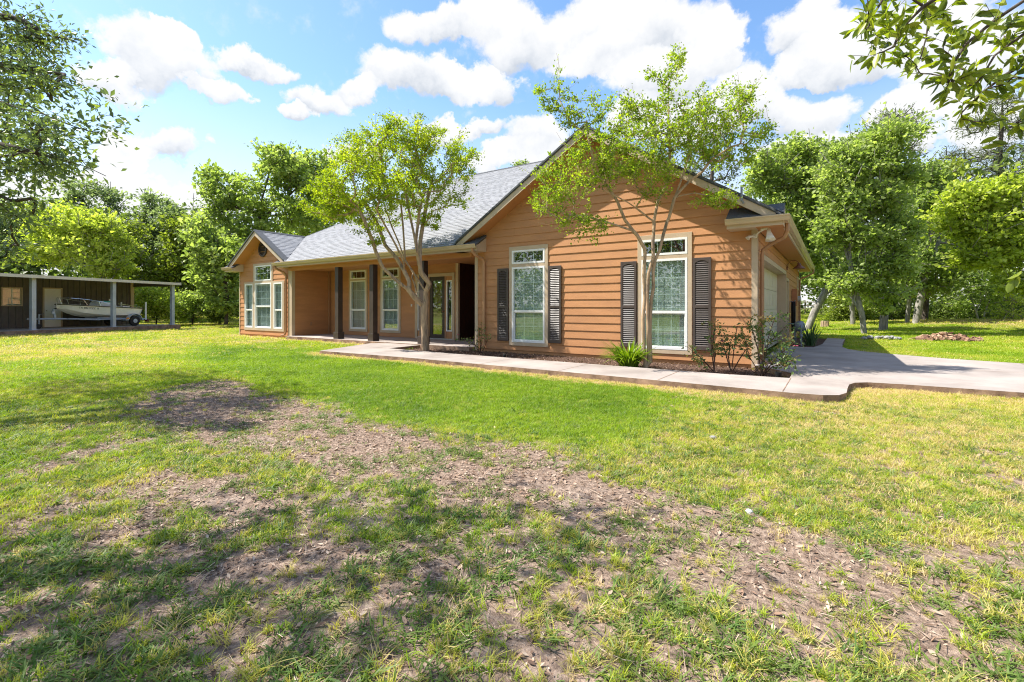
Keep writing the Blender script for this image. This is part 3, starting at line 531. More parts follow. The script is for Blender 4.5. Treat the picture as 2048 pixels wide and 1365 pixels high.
def build_ground():
    xs = grid_lines(-420, -13, 5, 420, 0.09, 1.13)
    ys = grid_lines(-420, -0.5, 11, 620, 0.09, 1.13)
    X, Y = np.meshgrid(xs, ys)
    nx, ny = len(xs), len(ys)
    x, y = X.ravel(), Y.ravel()
    bare, dry, lush = masks(x, y)
    nearw = np.exp(-(np.hypot(x, y) / 14) ** 2)
    z = ground_z(x, y) + nearw * ((fbm(x * 1.1, y * 1.1, 4) - 0.5) * 0.06 + (fbm(x * 6, y * 6, 2) - 0.5) * 0.018 * (0.4 + bare))
    dist = np.hypot(x, y)
    bareg = np.maximum(bare, np.clip((9.5 - dist) / 3.5, 0, 1) * (1 - lush) * np.clip((x * -0.5 + 1.6), 0.25, 1) * (0.45 + 0.6 * fbm(x * 2.2, y * 2.2 + 11, 4)))
    z -= 0.03 * in_poly(x, y, WALK) + 0.09 * in_poly(x, y, BED)
    idx = np.arange(nx * ny).reshape(ny, nx)
    f = np.stack([idx[:-1, :-1], idx[:-1, 1:], idx[1:, 1:], idx[1:, :-1]], -1).reshape(-1)
    me = np_mesh('ground', np.stack([x, y, z], 1), f, 4, {'bare': bareg, 'dry': dry, 'lush': lush})
    m = bpy.data.materials.new('lawn_soil'); m.use_nodes = True
    m.node_tree.nodes.clear()
    N = NT(m.node_tree)
    out = N.n('ShaderNodeOutputMaterial')
    tc = N.n('ShaderNodeTexCoord').outputs['Object']
    A = lambda k: N.n('ShaderNodeAttribute', attribute_name=k).outputs['Fac']
    n1, n2, n3 = N.noise(tc, 1.6, 6, 0.65), N.noise(tc, 22, 5, 0.7), N.noise(tc, 90, 3, 0.7)
    soil = N.ramp(N.m('MULTIPLY_ADD', N.m('SUBTRACT', n3, 0.5), 0.55, n2), [(0.28, (0.075, 0.053, 0.041)), (0.48, (0.225, 0.16, 0.123)), (0.72, (0.42, 0.32, 0.25))])
    sand = N.n('ShaderNodeMapRange', {0: N.noise(tc, 0.9, 5, 0.6), 1: 0.56, 2: 0.74}).outputs[0]
    soil = N.mix(N.m('MULTIPLY', sand, 0.7), soil, (0.33, 0.28, 0.25))
    straw_f = N.n('ShaderNodeMapRange', {0: N.noise(N.n('ShaderNodeMapping', {0: tc, 3: (60, 160, 1)}).outputs[0], 1.0, 4, 0.7), 1: 0.55, 2: 0.66}).outputs[0]
    soil = N.mix(N.m('MULTIPLY', straw_f, 0.6), soil, (0.36, 0.25, 0.15))
    straw = N.ramp(n2, [(0.3, (0.24, 0.165, 0.085)), (0.6, (0.48, 0.36, 0.20)), (0.8, (0.62, 0.50, 0.32))])
    green = N.ramp(n2, [(0.3, (0.07, 0.09, 0.012)), (0.55, (0.17, 0.21, 0.025)), (0.8, (0.27, 0.31, 0.05))])
    dryf = N.m('ADD', A('dry'), N.m('MULTIPLY', N.m('SUBTRACT', n1, 0.5), 0.8))
    dryf = N.n('ShaderNodeMapRange', {0: dryf, 1: 0.25, 2: 0.75}).outputs[0]
    c = N.mix(dryf, green, straw)
    bf = N.m('ADD', A('bare'), N.m('MULTIPLY', N.m('SUBTRACT', N.noise(tc, 6, 5, 0.7), 0.5), 0.9))
    bf = N.n('ShaderNodeMapRange', {0: bf, 1: 0.3, 2: 0.6}).outputs[0]
    c = N.mix(bf, c, soil)
    h = N.m('ADD', N.m('MULTIPLY', n2, 0.7), N.m('MULTIPLY', n3, 0.35))
    b = N.n('ShaderNodeBump', {'Strength': 0.9, 'Distance': 0.03, 'Height': h})
    p = N.n('ShaderNodeBsdfPrincipled', {'Base Color': c, 'Roughness': 0.95, 'Specular IOR Level': 0.1, 'Normal': b.outputs[0]})
    m.node_tree.links.new(p.outputs[0], out.inputs[0])
    o = link('ground', me, m, kind='structure', smooth=True)
    return o
build_ground()

# ------------------------------------------------------------------ walk, driveway, bed
def slab(name, poly, z0, z1, top, side, kind='structure'):
    n = len(poly)
    me = bpy.data.meshes.new(name)
    vs = [(x, y, z1) for x, y in poly] + [(x, y, z0) for x, y in poly]
    me.from_pydata(vs, [], [tuple(range(n))] + [(i, n + i, n + (i + 1) % n, (i + 1) % n) for i in range(n)])
    bm = bmesh.new(); bm.from_mesh(me); bmesh.ops.recalc_face_normals(bm, faces=bm.faces)
    bm.to_mesh(me); bm.free()
    me.materials.append(top); me.materials.append(side)
    for p in me.polygons: p.material_index = 0 if abs(p.normal.z) > 0.9 else 1
    o = bpy.data.objects.new(name, me); COL.objects.link(o)
    if kind: o['kind'] = kind
    return o
M_WALKTOP = mat('walk_concrete', (0.345, 0.30, 0.272), 0.9, 0.12, 1.1, 0.3, 110, 0.15, col2=(0.235, 0.195, 0.172), c2scale=0.7, c2lo=0.5, c2hi=0.75)
slab('driveway_and_front_walk', WALK, -0.08, 0.10, M_WALKTOP, M_KERB)
# control joints sawn across the walk and drive, as shallow dark strips let into the slab top
jm = MB()
for a, b in (((-10.0, 7.96), (-10.0, 9.44)), ((-8.1, 8.0), (-8.1, 9.34)), ((-6.2, 7.94), (-6.2, 9.3)), ((-4.3, 7.9), (-4.3, 9.26)), ((-2.4, 7.82), (-2.4, 9.24)), ((-0.6, 7.76), (-0.6, 9.3)), ((-1.3, 12.4), (9.0, 12.4)), ((3.3, 9.66), (3.3, 14.45)), ((-11.8, 9.45), (-10.9, 9.5))):
    d = (Vector((b[0], b[1], 0)) - Vector((a[0], a[1], 0))).normalized(); o_ = Vector((-d.y, d.x, 0)) * 0.006
    A_, B2 = Vector((a[0], a[1], 0.104)), Vector((b[0], b[1], 0.104))
    jm.quad(A_ - o_, B2 - o_, B2 + o_, A_ + o_)
jm.build('control_joints', M_KERB, kind='structure')
bz = [(x, y, 0.0) for x, y in BED]
MB().quad(*bz).build('planting_bed_soil', M_MULCH, kind='structure')
MB().quad((-1.34, 16.82, 0.07), (-0.52, 16.87, 0.07), (-0.32, 18.5, 0.07), (-0.22, 22.4, 0.07), (-1.34, 22.4, 0.07)).build('side_bed_soil', M_MULCH, kind='structure')
slab('porch_floor', [(-18.62, 10.9), (-8.92, 10.9), (-8.92, 14.3), (-11.2, 14.3), (-11.2, 13.02), (-18.62, 13.02)], -0.05, 0.12, M_CONC, M_KERB)
slab('carport_slab', CAR_SLAB, -0.2, 0.2, M_CONC, M_KERB)

# ------------------------------------------------------------------ house
house = thing('house', (-12, 18, 0), 'single storey orange-brown clapboard house with grey shingle roof and front porch', 'house')
S_R, Z_E, Y_E = 0.62, 3.13, 10.70          # roof slope, eave height, front eave line
ZB, EXP = 0.09, 0.2025                     # lowest board, board exposure

def board_mesh(ax, nrm, org, u0a, u1a, u0b, u1b, z0, z1):
    """one lapped board; bottom edge u0a..u1a at z0, top edge u0b..u1b at z1"""
    P = lambda u, o, z: (org[0] + ax[0] * u + nrm[0] * o, org[1] + ax[1] * u + nrm[1] * o, z)
    vs = [P(u0a, 0.0, z0), P(u1a, 0.0, z0), P(u1b, 0.0, z1), P(u0b, 0.0, z1),
          P(u0a, 0.024, z0), P(u1a, 0.024, z0), P(u1b, 0.005, z1), P(u0b, 0.005, z1)]
    return vs, [(0, 3, 2, 1), (4, 5, 6, 7), (0, 1, 5, 4), (1, 2, 6, 5), (2, 3, 7, 6), (3, 0, 4, 7)]

def clad(wall, ax, nrm, org, u0, u1, z_top, openings=(), lim=None, zb=ZB, mat_=None):
    """rows of lapped boards, cut round openings (u0,u1,z0,z1); lim(z) gives the run of a gable"""
    z = zb
    while z < z_top - 0.02:
        zt = min(z + EXP, z_top)
        a0, a1 = (u0, u1) if lim is None else lim(z)
        b0, b1 = (u0, u1) if lim is None else lim(zt)
        a0, a1, b0, b1 = max(a0, u0), min(a1, u1), max(b0, u0), min(b1, u1)
        if a1 - a0 < 0.08: break
        if b1 < b0: b0 = b1 = (a0 + a1) / 2
        cuts = [(a0, a1)]
        zm = (z + zt) / 2
        for (o0, o1, p0, p1) in openings:
            if p0 < zm < p1:
                nc = []
                for c0, c1 in cuts:
                    if o1 <= c0 or o0 >= c1: nc.append((c0, c1)); continue
                    if o0 > c0: nc.append((c0, o0))
                    if o1 < c1: nc.append((o1, c1))
                cuts = nc
        fin = []
        for c0, c1 in cuts:
            if c1 - c0 > 3.7:
                j = random.uniform(c0 + 0.9, c1 - 0.9); fin += [(c0, j - 0.001), (j + 0.001, c1)]
            else: fin.append((c0, c1))
        for c0, c1 in fin:
            t0 = b0 if abs(c0 - a0) < 1e-6 else max(c0, b0)
            t1 = b1 if abs(c1 - a1) < 1e-6 else min(c1, b1)
            if t1 < t0: t0 = t1 = (t0 + t1) / 2
            MB().add(*board_mesh(ax, nrm, org, c0, c1, t0, t1, z, zt)).build('siding_board', mat_ or M_SIDING, wall)
        z += EXP

def wall_core(name, polys, m=M_SIDING):
    mb = MB()
    for p, e in polys: mb.prism(p, e)
    return mb.build(name, m, house)

# windows: every one faces -Y on the plane y = Yw
def lites(w, x0, x1, z0, z1, y, cols, rows, mw=0.020):
    dx, dz = (x1 - x0) / cols, (z1 - z0) / rows
    for i in range(cols):
        for j in range(rows):
            MB().box(x0 + i * dx, x0 + (i + 1) * dx, y, y + 0.006, z0 + j * dz, z0 + (j + 1) * dz).build('pane', M_GLASS, w)
    for i in range(1, cols):
        MB().box(x0 + i * dx - mw / 2, x0 + i * dx + mw / 2, y + 0.008, y + 0.013, z0, z1).build('muntin', M_WHITE, w)
    for j in range(1, rows):
        MB().box(x0, x1, y + 0.0085, y + 0.0125, z0 + j * dz - mw / 2, z0 + j * dz + mw / 2).build('muntin', M_WHITE, w)

def frame_mb(x0, x1, z0, z1, fw, y0, y1):
    m = MB()
    m.box(x0, x0 + fw, y0, y1, z0, z1); m.box(x1 - fw, x1, y0, y1, z0, z1)
    m.box(x0 + fw, x1 - fw, y0, y1, z0, z0 + fw); m.box(x0 + fw, x1 - fw, y0, y1, z1 - fw, z1)
    return m

def sash_unit(w, x0, x1, z0, z1, Yw, cols, rail, rows=(3, 2), fw=0.052, blind=True):
    frame_mb(x0, x1, z0, z1, fw, Yw - 0.045, Yw + 0.06).build('window_frame', M_WHITE, w)
    a0, a1 = x0 + fw, x1 - fw
    if rail:
        MB().box(a0, a1, Yw - 0.028, Yw + 0.05, rail - 0.03, rail + 0.03).build('meeting_rail', M_WHITE, w)
        frame_mb(a0, a1, z0 + fw, rail - 0.03, 0.022, Yw + 0.0, Yw + 0.03).build('sash', M_WHITE, w)
        lites(w, a0, a1, rail + 0.03, z1 - fw, Yw - 0.004, cols, rows[0])
        lites(w, a0 + 0.022, a1 - 0.022, z0 + fw + 0.022, rail - 0.052, Yw + 0.015, cols, rows[1])
    else:
        lites(w, a0, a1, z0 + fw, z1 - fw, Yw - 0.004, cols, rows[0])
    if blind:
        mb = MB()
        z = z0 + fw
        while z < z1 - fw - 0.01:
            mb.box(a0, a1, Yw + 0.075, Yw + 0.08, z, z + 0.041)
            z += 0.045
        b = mb.build('blind_slats', M_BLIND, w, kind='stuff')
    MB().quad((a0, Yw + 0.14, z0 + fw), (a1, Yw + 0.14, z0 + fw), (a1, Yw + 0.14, z1 - fw), (a0, Yw + 0.14, z1 - fw)).build('unlit_room_sheet', M_DARK, w)  # dark sheet: the room's shade is in its colour, no room modelled

def trim_boards(x0, x1, z0, z1, Yw, ins, t=0.036):
    """flat casing round a list of openings ins inside x0..x1, z0..z1 (openings stacked in z, or side by side)"""
    return None

def casing(parts, Yw, t=0.040, y_in=0.02):
    m = MB()
    for (x0, x1, z0, z1) in parts: m.box(x0, x1, Yw - t, Yw + y_in, z0, z1)
    return m.build('window', M_TRIM, house, bevel=0.003)

def tall_window(x0, x1, Yw, z=(0.22, 0.32, 2.43, 2.52, 2.90, 3.01), rail=1.19, e=0.10, cols=3):
    """transom over a double-hung sash in one casing"""
    w = casing([(x0, x0 + e, z[0], z[5]), (x1 - e, x1, z[0], z[5]), (x0 + e, x1 - e, z[0], z[1]),
                (x0 + e, x1 - e, z[2], z[3]), (x0 + e, x1 - e, z[4], z[5])], Yw)
    sash_unit(w, x0 + e, x1 - e, z[1], z[2], Yw, cols, rail)
    sash_unit(w, x0 + e, x1 - e, z[3], z[4], Yw, 3, None, rows=(1,), fw=0.05, blind=False)
    return (x0 + 0.03, x1 - 0.03, z[0] + 0.03, z[5] - 0.03)

YF = 11.2
# --- garage gable wall
op = [tall_window(-7.66, -6.39, YF), tall_window(-3.91, -2.65, YF)]
core = []
xs_ = [(-8.9, op[0][0]), (op[0][1], op[1][0]), (op[1][1], -1.34)]
for a, b in xs_: core.append(([(a, YF + 0.004, 0.0), (b, YF + 0.004, 0.0), (b, YF + 0.004, 3.04), (a, YF + 0.004, 3.04)], (0, 0.1, 0)))
for o in op: core.append(([(o[0], YF + 0.004, 0.0), (o[1], YF + 0.004, 0.0), (o[1], YF + 0.004, o[2]), (o[0], YF + 0.004, o[2])], (0, 0.1, 0)))
core.append(([(-8.9, YF + 0.004, 3.04), (-1.34, YF + 0.004, 3.04), (-1.34, YF + 0.004, 3.3), (-5.12, YF + 0.004, 5.62), (-8.9, YF + 0.004, 3.3)], (0, 0.1, 0)))
gable = wall_core('gable_wall', core)
zr = lambda z: (z - (Z_E - 0.12)) / S_R
clad(gable, (1, 0), (0, -1), (0, YF), -8.80, -1.44, 5.68, op, lambda z: (-9.4 + zr(z), -0.8 - zr(z)))
MB().box(-8.9, -1.36, YF + 0.02, YF + 0.3, -0.15, 0.085).build('foundation', M_FOUND, house)
for a, b in ((-8.91, -8.80), (-1.44, -1.325)):
    MB().box(a, b, YF - 0.032, YF + 0.10, 0.02, 2.93).build('corner_trim', M_TRIM, house, bevel=0.003)

# --- left wing wall
tri = (-22.40, -19.15)
wl = casing([(-22.40, -22.33, 0.27, 2.43), (-21.66, -21.47, 0.27, 2.43), (-20.14, -19.93, 0.27, 2.43), (-19.27, -19.15, 0.27, 2.43),
             (-22.33, -21.66, 0.27, 0.38), (-21.47, -20.14, 0.27, 0.38), (-19.93, -19.27, 0.27, 0.38), (-22.33, -21.66, 2.35, 2.43), (-19.93, -19.27, 2.35, 2.43),
             (-21.62, -21.47, 2.43, 3.24), (-20.14, -20.02, 2.43, 3.24), (-21.47, -20.14, 3.14, 3.24), (-21.47, -20.14, 2.37, 2.47)], YF)
sash_unit(wl, -22.33, -21.66, 0.38, 2.35, YF, 2, 1.19, rows=(3, 2))
sash_unit(wl, -21.47, -20.14, 0.38, 2.37, YF, 3, 1.35, rows=(3, 2))
sash_unit(wl, -19.93, -19.27, 0.38, 2.35, YF, 2, 1.19, rows=(3, 2))
sash_unit(wl, -21.47, -20.14, 2.47, 3.14, YF, 4, None, rows=(2,), blind=False)
opl = [(-22.36, -19.2, 0.31, 2.40), (-21.58, -20.06, 2.39, 3.2)]
wing = wall_core('wing_wall', [([(-22.86, YF + 0.004, 0), (-22.36, YF + 0.004, 0), (-22.36, YF + 0.004, 3.0), (-22.86, YF + 0.004, 3.0)], (0, 0.1, 0)),
                               ([(-19.2, YF + 0.004, 0), (-18.6, YF + 0.004, 0), (-18.6, YF + 0.004, 3.0), (-19.2, YF + 0.004, 3.0)], (0, 0.1, 0)),
                               ([(-22.36, YF + 0.004, 0), (-19.2, YF + 0.004, 0), (-19.2, YF + 0.004, 0.31), (-22.36, YF + 0.004, 0.31)], (0, 0.1, 0)),
                               ([(-22.36, YF + 0.004, 2.40), (-21.58, YF + 0.004, 2.40), (-21.58, YF + 0.004, 3.2), (-22.36, YF + 0.004, 3.2)], (0, 0.1, 0)),
                               ([(-20.06, YF + 0.004, 2.40), (-19.2, YF + 0.004, 2.40), (-19.2, YF + 0.004, 3.2), (-20.06, YF + 0.004, 3.2)], (0, 0.1, 0)),
                               ([(-22.5, YF + 0.004, 3.2), (-18.8, YF + 0.004, 3.2), (-20.65, YF + 0.004, 4.4)], (0, 0.1, 0)),
                               ([(-18.7, YF + 0.1, 0), (-18.6, YF + 0.1, 0), (-18.6, YF + 0.1, 3.0), (-18.7, YF + 0.1, 3.0)], (0, 1.75, 0)),
                               ([(-22.86, YF + 0.1, 0), (-22.76, YF + 0.1, 0), (-22.76, YF + 0.1, 3.0), (-22.86, YF + 0.1, 3.0)], (0, 13.9, 0))])
clad(wing, (1, 0), (0, -1), (0, YF), -22.80, -18.82, 4.5, opl, lambda z: (-23.0 + zr(z), -18.3 - zr(z)))
clad(wing, (0, 1), (1, 0), (-18.6, 0), YF + 0.1, 13.0, 2.9, zb=0.13)
clad(wing, (0, 1), (-1, 0), (-22.86, 0), YF + 0.1, 25.1, 2.95)
MB().box(-22.84, -18.62, YF + 0.02, YF + 0.3, -0.15, 0.085).build('foundation', M_FOUND, house)
MB().box(-22.87, -22.80, YF - 0.032, YF + 0.07, 0.02, 2.93).build('corner_trim', M_TRIM, house, bevel=0.003)
MB().box(-18.82, -18.565, YF - 0.032, YF + 0.11, 0.02, 2.88).build('corner_trim', M_TRIM, house, bevel=0.003)
MB().box(-18.58, -18.50, 12.88, 12.96, 0.13, 2.88).build('inner_corner_trim', M_SPOUT, house)
# round gable vent
vent = MB().lathe((-20.81, YF - 0.03, 3.86), [(0.34, 0.02), (0.34, -0.035), (0.25, -0.035), (0.25, 0.02)], 28, 'y').build('gable_vent', M_BROWN, house)
MB().lathe((-20.81, YF - 0.02, 3.86), [(0.25, 0.0), (0.25, 0.01)], 24, 'y').build('vent_backing', M_DARK, vent)
for i in range(8):
    h = -0.2 + i * 0.057
    hw = math.sqrt(0.25 ** 2 - h * h) - 0.005
    MB().prism([(-20.81 - hw, YF - 0.05, 3.86 + h - 0.012), (-20.81 - hw, YF - 0.028, 3.86 + h + 0.022), (-20.81 - hw, YF - 0.022, 3.86 + h + 0.016), (-20.81 - hw, YF - 0.044, 3.86 + h - 0.018)], (2 * hw, 0, 0)).build('vent_slat', M_BROWN, vent)

# --- porch back wall
YP = 13.0
opp = [tall_window(-17.24, -16.03, YP, z=(0.28, 0.38, 2.43, 2.49, 2.85, 2.97), rail=1.20, e=0.11),
       tall_window(-15.25, -14.05, YP, z=(0.28, 0.38, 2.43, 2.49, 2.85, 2.97), rail=1.20, e=0.11)]
door_op = (-13.24, -11.30, 0.0, 2.53)
pc = []
xs_ = [(-18.6, opp[0][0]), (opp[0][1], opp[1][0]), (opp[1][1], door_op[0]), (door_op[1], -11.16)]
q = lambda a, b, c, d: ([(a, YP + 0.004, c), (b, YP + 0.004, c), (b, YP + 0.004, d), (a, YP + 0.004, d)], (0, 0.1, 0))
for a, b in xs_: pc.append(q(a, b, 0.0, 3.05))
for o in opp: pc.append(q(o[0], o[1], 0, o[2]))
for o in opp: pc.append(q(o[0], o[1], o[3], 3.05))
pc.append(q(door_op[0], door_op[1], 2.53, 3.05))
pw = wall_core('porch_wall', pc)
clad(pw, (1, 0), (0, -1), (0, YP), -18.5, -11.22, 2.9, opp + [door_op], zb=0.13)
MB().box(-11.22, -11.10, YP - 0.034, YP + 0.06, 0.12, 2.88).build('corner_trim', M_TRIM, house, bevel=0.003)
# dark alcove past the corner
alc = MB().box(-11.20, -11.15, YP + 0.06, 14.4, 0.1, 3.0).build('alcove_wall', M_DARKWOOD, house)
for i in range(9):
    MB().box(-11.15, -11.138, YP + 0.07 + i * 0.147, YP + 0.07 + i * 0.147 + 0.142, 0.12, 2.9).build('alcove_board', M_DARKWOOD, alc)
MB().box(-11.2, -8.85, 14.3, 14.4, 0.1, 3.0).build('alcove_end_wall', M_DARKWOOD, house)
MB().box(-8.98, -8.90, YF + 0.11, 14.3, 0.0, 3.0).build('garage_side_wall', M_SIDING, house)
# front door with sidelights
dr = MB()
for b in ((-13.26, -13.14, 0.12, 2.55), (-11.40 + 0.02, -11.27, 0.12, 2.55), (-13.14, -11.38, 2.43, 2.55)): dr.box(b[0], b[1], YP - 0.045, YP + 0.06, b[2], b[3])
dr = dr.build('front_entry', M_TRIM, house, bevel=0.003)
MB().box(-12.60, -12.52, YP - 0.02, YP + 0.06, 0.16, 2.43).build('mullion', M_SPOUT, dr)
MB().box(-11.76, -11.68, YP - 0.02, YP + 0.06, 0.16, 2.43).build('mullion', M_SPOUT, dr)
MB().box(-13.14, -11.38, YP - 0.06, YP + 0.05, 0.115, 0.16).build('threshold', M_GREYBOX, dr)
slabd = frame_mb(-12.52, -11.76, 0.16, 2.43, 0.14, YP + 0.0, YP + 0.05)
slabd = slabd.build('door', M_BROWN, dr, bevel=0.004)
MB().box(-12.38, -11.90, YP + 0.02, YP + 0.03, 0.30, 2.29).build('door_glass', M_GLASS, dr)
MB().quad((-12.40, YP + 0.5, 0.28), (-11.88, YP + 0.5, 0.28), (-11.88, YP + 0.5, 2.3), (-12.40, YP + 0.5, 2.3)).build('unlit_room_sheet', M_DARK, dr)
MB().lathe((-11.83, YP - 0.05, 1.15), [(0.012, 0.05), (0.012, 0.01), (0.028, 0.0), (0.028, -0.02), (0.01, -0.03)], 10, 'y').build('door_knob', M_COPPER, dr)
for a, b in ((-13.14, -12.60), (-11.68, -11.38)):
    MB().box(a, b, YP - 0.01, YP + 0.05, 0.16, 0.42).build('sidelight_panel', M_SIDING, dr)
    MB().box(a, b, YP - 0.012, YP + 0.05, 2.28, 2.43).build('sidelight_panel', M_SIDING, dr)
    frame_mb(a, b, 0.42, 2.28, 0.045, YP - 0.025, YP + 0.04).build('sidelight_frame', M_WHITE, dr)
    MB().box(a + 0.045, b - 0.045, YP + 0.005, YP + 0.012, 0.465, 2.235).build('sidelight_glass', M_GLASS, dr)
    MB().quad((a, YP + 0.3, 0.42), (b, YP + 0.3, 0.42), (b, YP + 0.3, 2.28), (a, YP + 0.3, 2.28)).build('unlit_room_sheet', M_DARK, dr)
MB().box(-13.47, -13.42, YP - 0.05, YP - 0.012, 1.33, 1.42).build('doorbell', M_WHITE, house)
ol = MB().box(-18.6 + 0.02, -18.6 + 0.045, 12.0, 12.09, 0.52, 0.66).build('porch_outlet', M_SPOUT, house)
# porch beam, ceiling, posts
MB().box(-18.56, -8.92, 11.02, 11.22, 2.80, 2.96).build('porch_beam', M_SOFFIT, house)
MB().box(-18.56, -8.95, 11.22, 14.3, 2.885, 2.93).build('porch_ceiling', M_SOFFIT, house)
for px in (-15.38, -13.42, -10.98):
    p = MB().box(px - 0.1, px + 0.1, 11.02, 11.22, 0.12, 2.80).build('porch_post', M_BROWN, house, bevel=0.004)
    m = MB().box(px - 0.14, px + 0.14, 10.98, 11.26, 0.12, 0.36)
    m.prism([(px - 0.14, 10.98, 0.36), (px + 0.14, 10.98, 0.36), (px + 0.14, 11.26, 0.36), (px - 0.14, 11.26, 0.36)], (0, 0, 0.015))
    m.build('post_plinth', M_BROWN, p, bevel=0.005)

# --- shutters
def shutter(x0, x1, z0=0.34, z1=2.41):
    y0, y1 = YF - 0.062, YF - 0.026
    s = 0.055
    zm = z0 + (z1 - z0) * 0.47
    m = MB()
    m.box(x0, x0 + s, y0, y1, z0, z1); m.box(x1 - s, x1, y0, y1, z0, z1)
    m.box(x0 + s, x1 - s, y0, y1, z0, z0 + 0.09); m.box(x0 + s, x1 - s, y0, y1, zm - 0.035, zm + 0.035)
    # arched top rail
    n, w = 10, x1 - x0 - 2 * s
    arc = [(x0 + s + w * i / n, y0, z1 - 0.115 + 0.055 * math.sin(math.pi * i / n)) for i in range(n + 1)]
    m.prism([(x1 - s, y0, z1), (x0 + s, y0, z1)] + arc, (0, y1 - y0, 0))
    sh = m.build('shutter', M_SHUTTER, house, bevel=0.003)
    MB().quad((x0 + s, YF - 0.028, z0 + 0.08), (x1 - s, YF - 0.028, z0 + 0.08), (x1 - s, YF - 0.028, z1 - 0.05), (x0 + s, YF - 0.028, z1 - 0.05)).build('shutter_back', M_SHUTTER, sh)
    for (a, b) in ((z0 + 0.09, zm - 0.035), (zm + 0.035, z1 - 0.07)):
        n = int((b - a) / 0.046)
        proto = None
        for i in range(n):
            zc = a + (i + 0.5) * (b - a) / n
            if proto is None:
                proto = MB().prism([(x0 + s, y0 + 0.004, -0.019), (x0 + s, y0 + 0.012, -0.021), (x0 + s, y1, 0.017), (x0 + s, y1 - 0.008, 0.019)], (w, 0, 0)).build('louver_slat', M_SHUTTER, sh)
                base = proto
                proto.location.z += zc
            else:
                c = base.copy(); COL.objects.link(c); c.location.z = zc
for a, b in ((-8.06, -7.68), (-6.37, -5.98), (-4.33, -3.93), (-2.63, -2.24)): shutter(a, b)

# --- right side wall: garage door, side door, small window
XR = -1.34
ops = [(11.95, 18.2, 0.0, 2.5), (18.36, 19.42, 0.0, 2.3), (24.0, 24.85, 2.1, 2.6)]
sw = []
qs = lambda a, b, c, d: ([(XR - 0.004, a, c), (XR - 0.004, b, c), (XR - 0.004, b, d), (XR - 0.004, a, d)], (-0.1, 0, 0))
for a, b in ((11.3, 11.95), (18.2, 18.36), (19.42, 25.2)): sw.append(qs(a, b, 0.0, 3.0))
sw.append(qs(11.95, 18.2, 2.5, 3.0)); sw.append(qs(18.36, 19.42, 2.3, 3.0))
side = wall_core('side_wall', sw)
clad(side, (0, 1), (1, 0), (XR, 0), 11.32, 25.12, 2.92, ops)
MB().box(XR - 0.1, XR + 0.034, 25.12, 25.22, 0.02, 2.92).build('corner_trim', M_SPOUT, house)
MB().box(XR - 0.1, XR + 0.015, 11.3, 11.32, 0.02, 2.93).build('corner_trim', M_TRIM, house)
gd = MB()
gd.box(XR - 0.02, XR + 0.04, 11.93, 12.06, 0.1, 2.5); gd.box(XR - 0.02, XR + 0.04, 18.09, 18.22, 0.1, 2.5); gd.box(XR - 0.02, XR + 0.04, 12.06, 18.09, 2.38, 2.5)
gd = gd.build('garage_doorway', M_TRIM, house, bevel=0.003)
jm = MB(); jm.box(XR - 0.3, XR - 0.02, 12.0, 12.06, 0.1, 2.42); jm.box(XR - 0.3, XR - 0.02, 18.09, 18.15, 0.1, 2.42); jm.box(XR - 0.3, XR - 0.02, 12.06, 18.09, 2.38, 2.44)
jm.build('jamb', M_TRIM, gd)
for i in range(4):
    z0 = 0.11 + i * 0.568
    p = MB().box(XR - 0.26, XR - 0.22, 12.06, 18.09, z0, z0 + 0.56).build('garage_door_panel', M_DOOR, gd, bevel=0.006)
    for k in range(8):
        y0 = 12.16 + k * 0.745
        frame_mb(y0, y0 + 0.62, z0 + 0.1, z0 + 0.46, 0.03, 0, 0)
        m = MB().box(XR - 0.222, XR - 0.212, y0, y0 + 0.62, z0 + 0.10, z0 + 0.46).build('raised_panel', M_DOOR, p, bevel=0.004)
sd = MB(); sd.box(XR - 0.02, XR + 0.036, 18.34, 18.44, 0.1, 2.3); sd.box(XR - 0.02, XR + 0.036, 19.33, 19.44, 0.1, 2.3); sd.box(XR - 0.02, XR + 0.036, 18.44, 19.33, 2.2, 2.3)
sd = sd.build('side_doorway', M_TRIM, house)
MB().box(XR - 0.1, XR - 0.06, 18.44, 19.33, 0.1, 2.2).build('side_door', M_DOOR, sd)
MB().lathe((XR - 0.02, 19.25, 1.1), [(0.012, -0.04), (0.012, 0), (0.028, 0.01), (0.028, 0.03), (0.01, 0.04)], 10, 'x').build('door_knob', M_COPPER, sd)
swin = MB(); swin.box(XR - 0.02, XR + 0.04, 23.95, 24.05, 2.05, 2.65); swin.box(XR - 0.02, XR + 0.04, 24.8, 24.9, 2.05, 2.65); swin.box(XR - 0.02, XR + 0.04, 24.05, 24.8, 2.55, 2.65); swin.box(XR - 0.02, XR + 0.04, 24.05, 24.8, 2.05, 2.15)
swin = swin.build('small_window', M_TRIM, house)
MB().box(XR - 0.01, XR + 0.0, 24.05, 24.8, 2.15, 2.55).build('pane', M_GLASS, swin)
MB().box(XR - 0.08, XR - 0.07, 24.05, 24.8, 2.15, 2.55).build('unlit_room_sheet', M_DARK, swin)

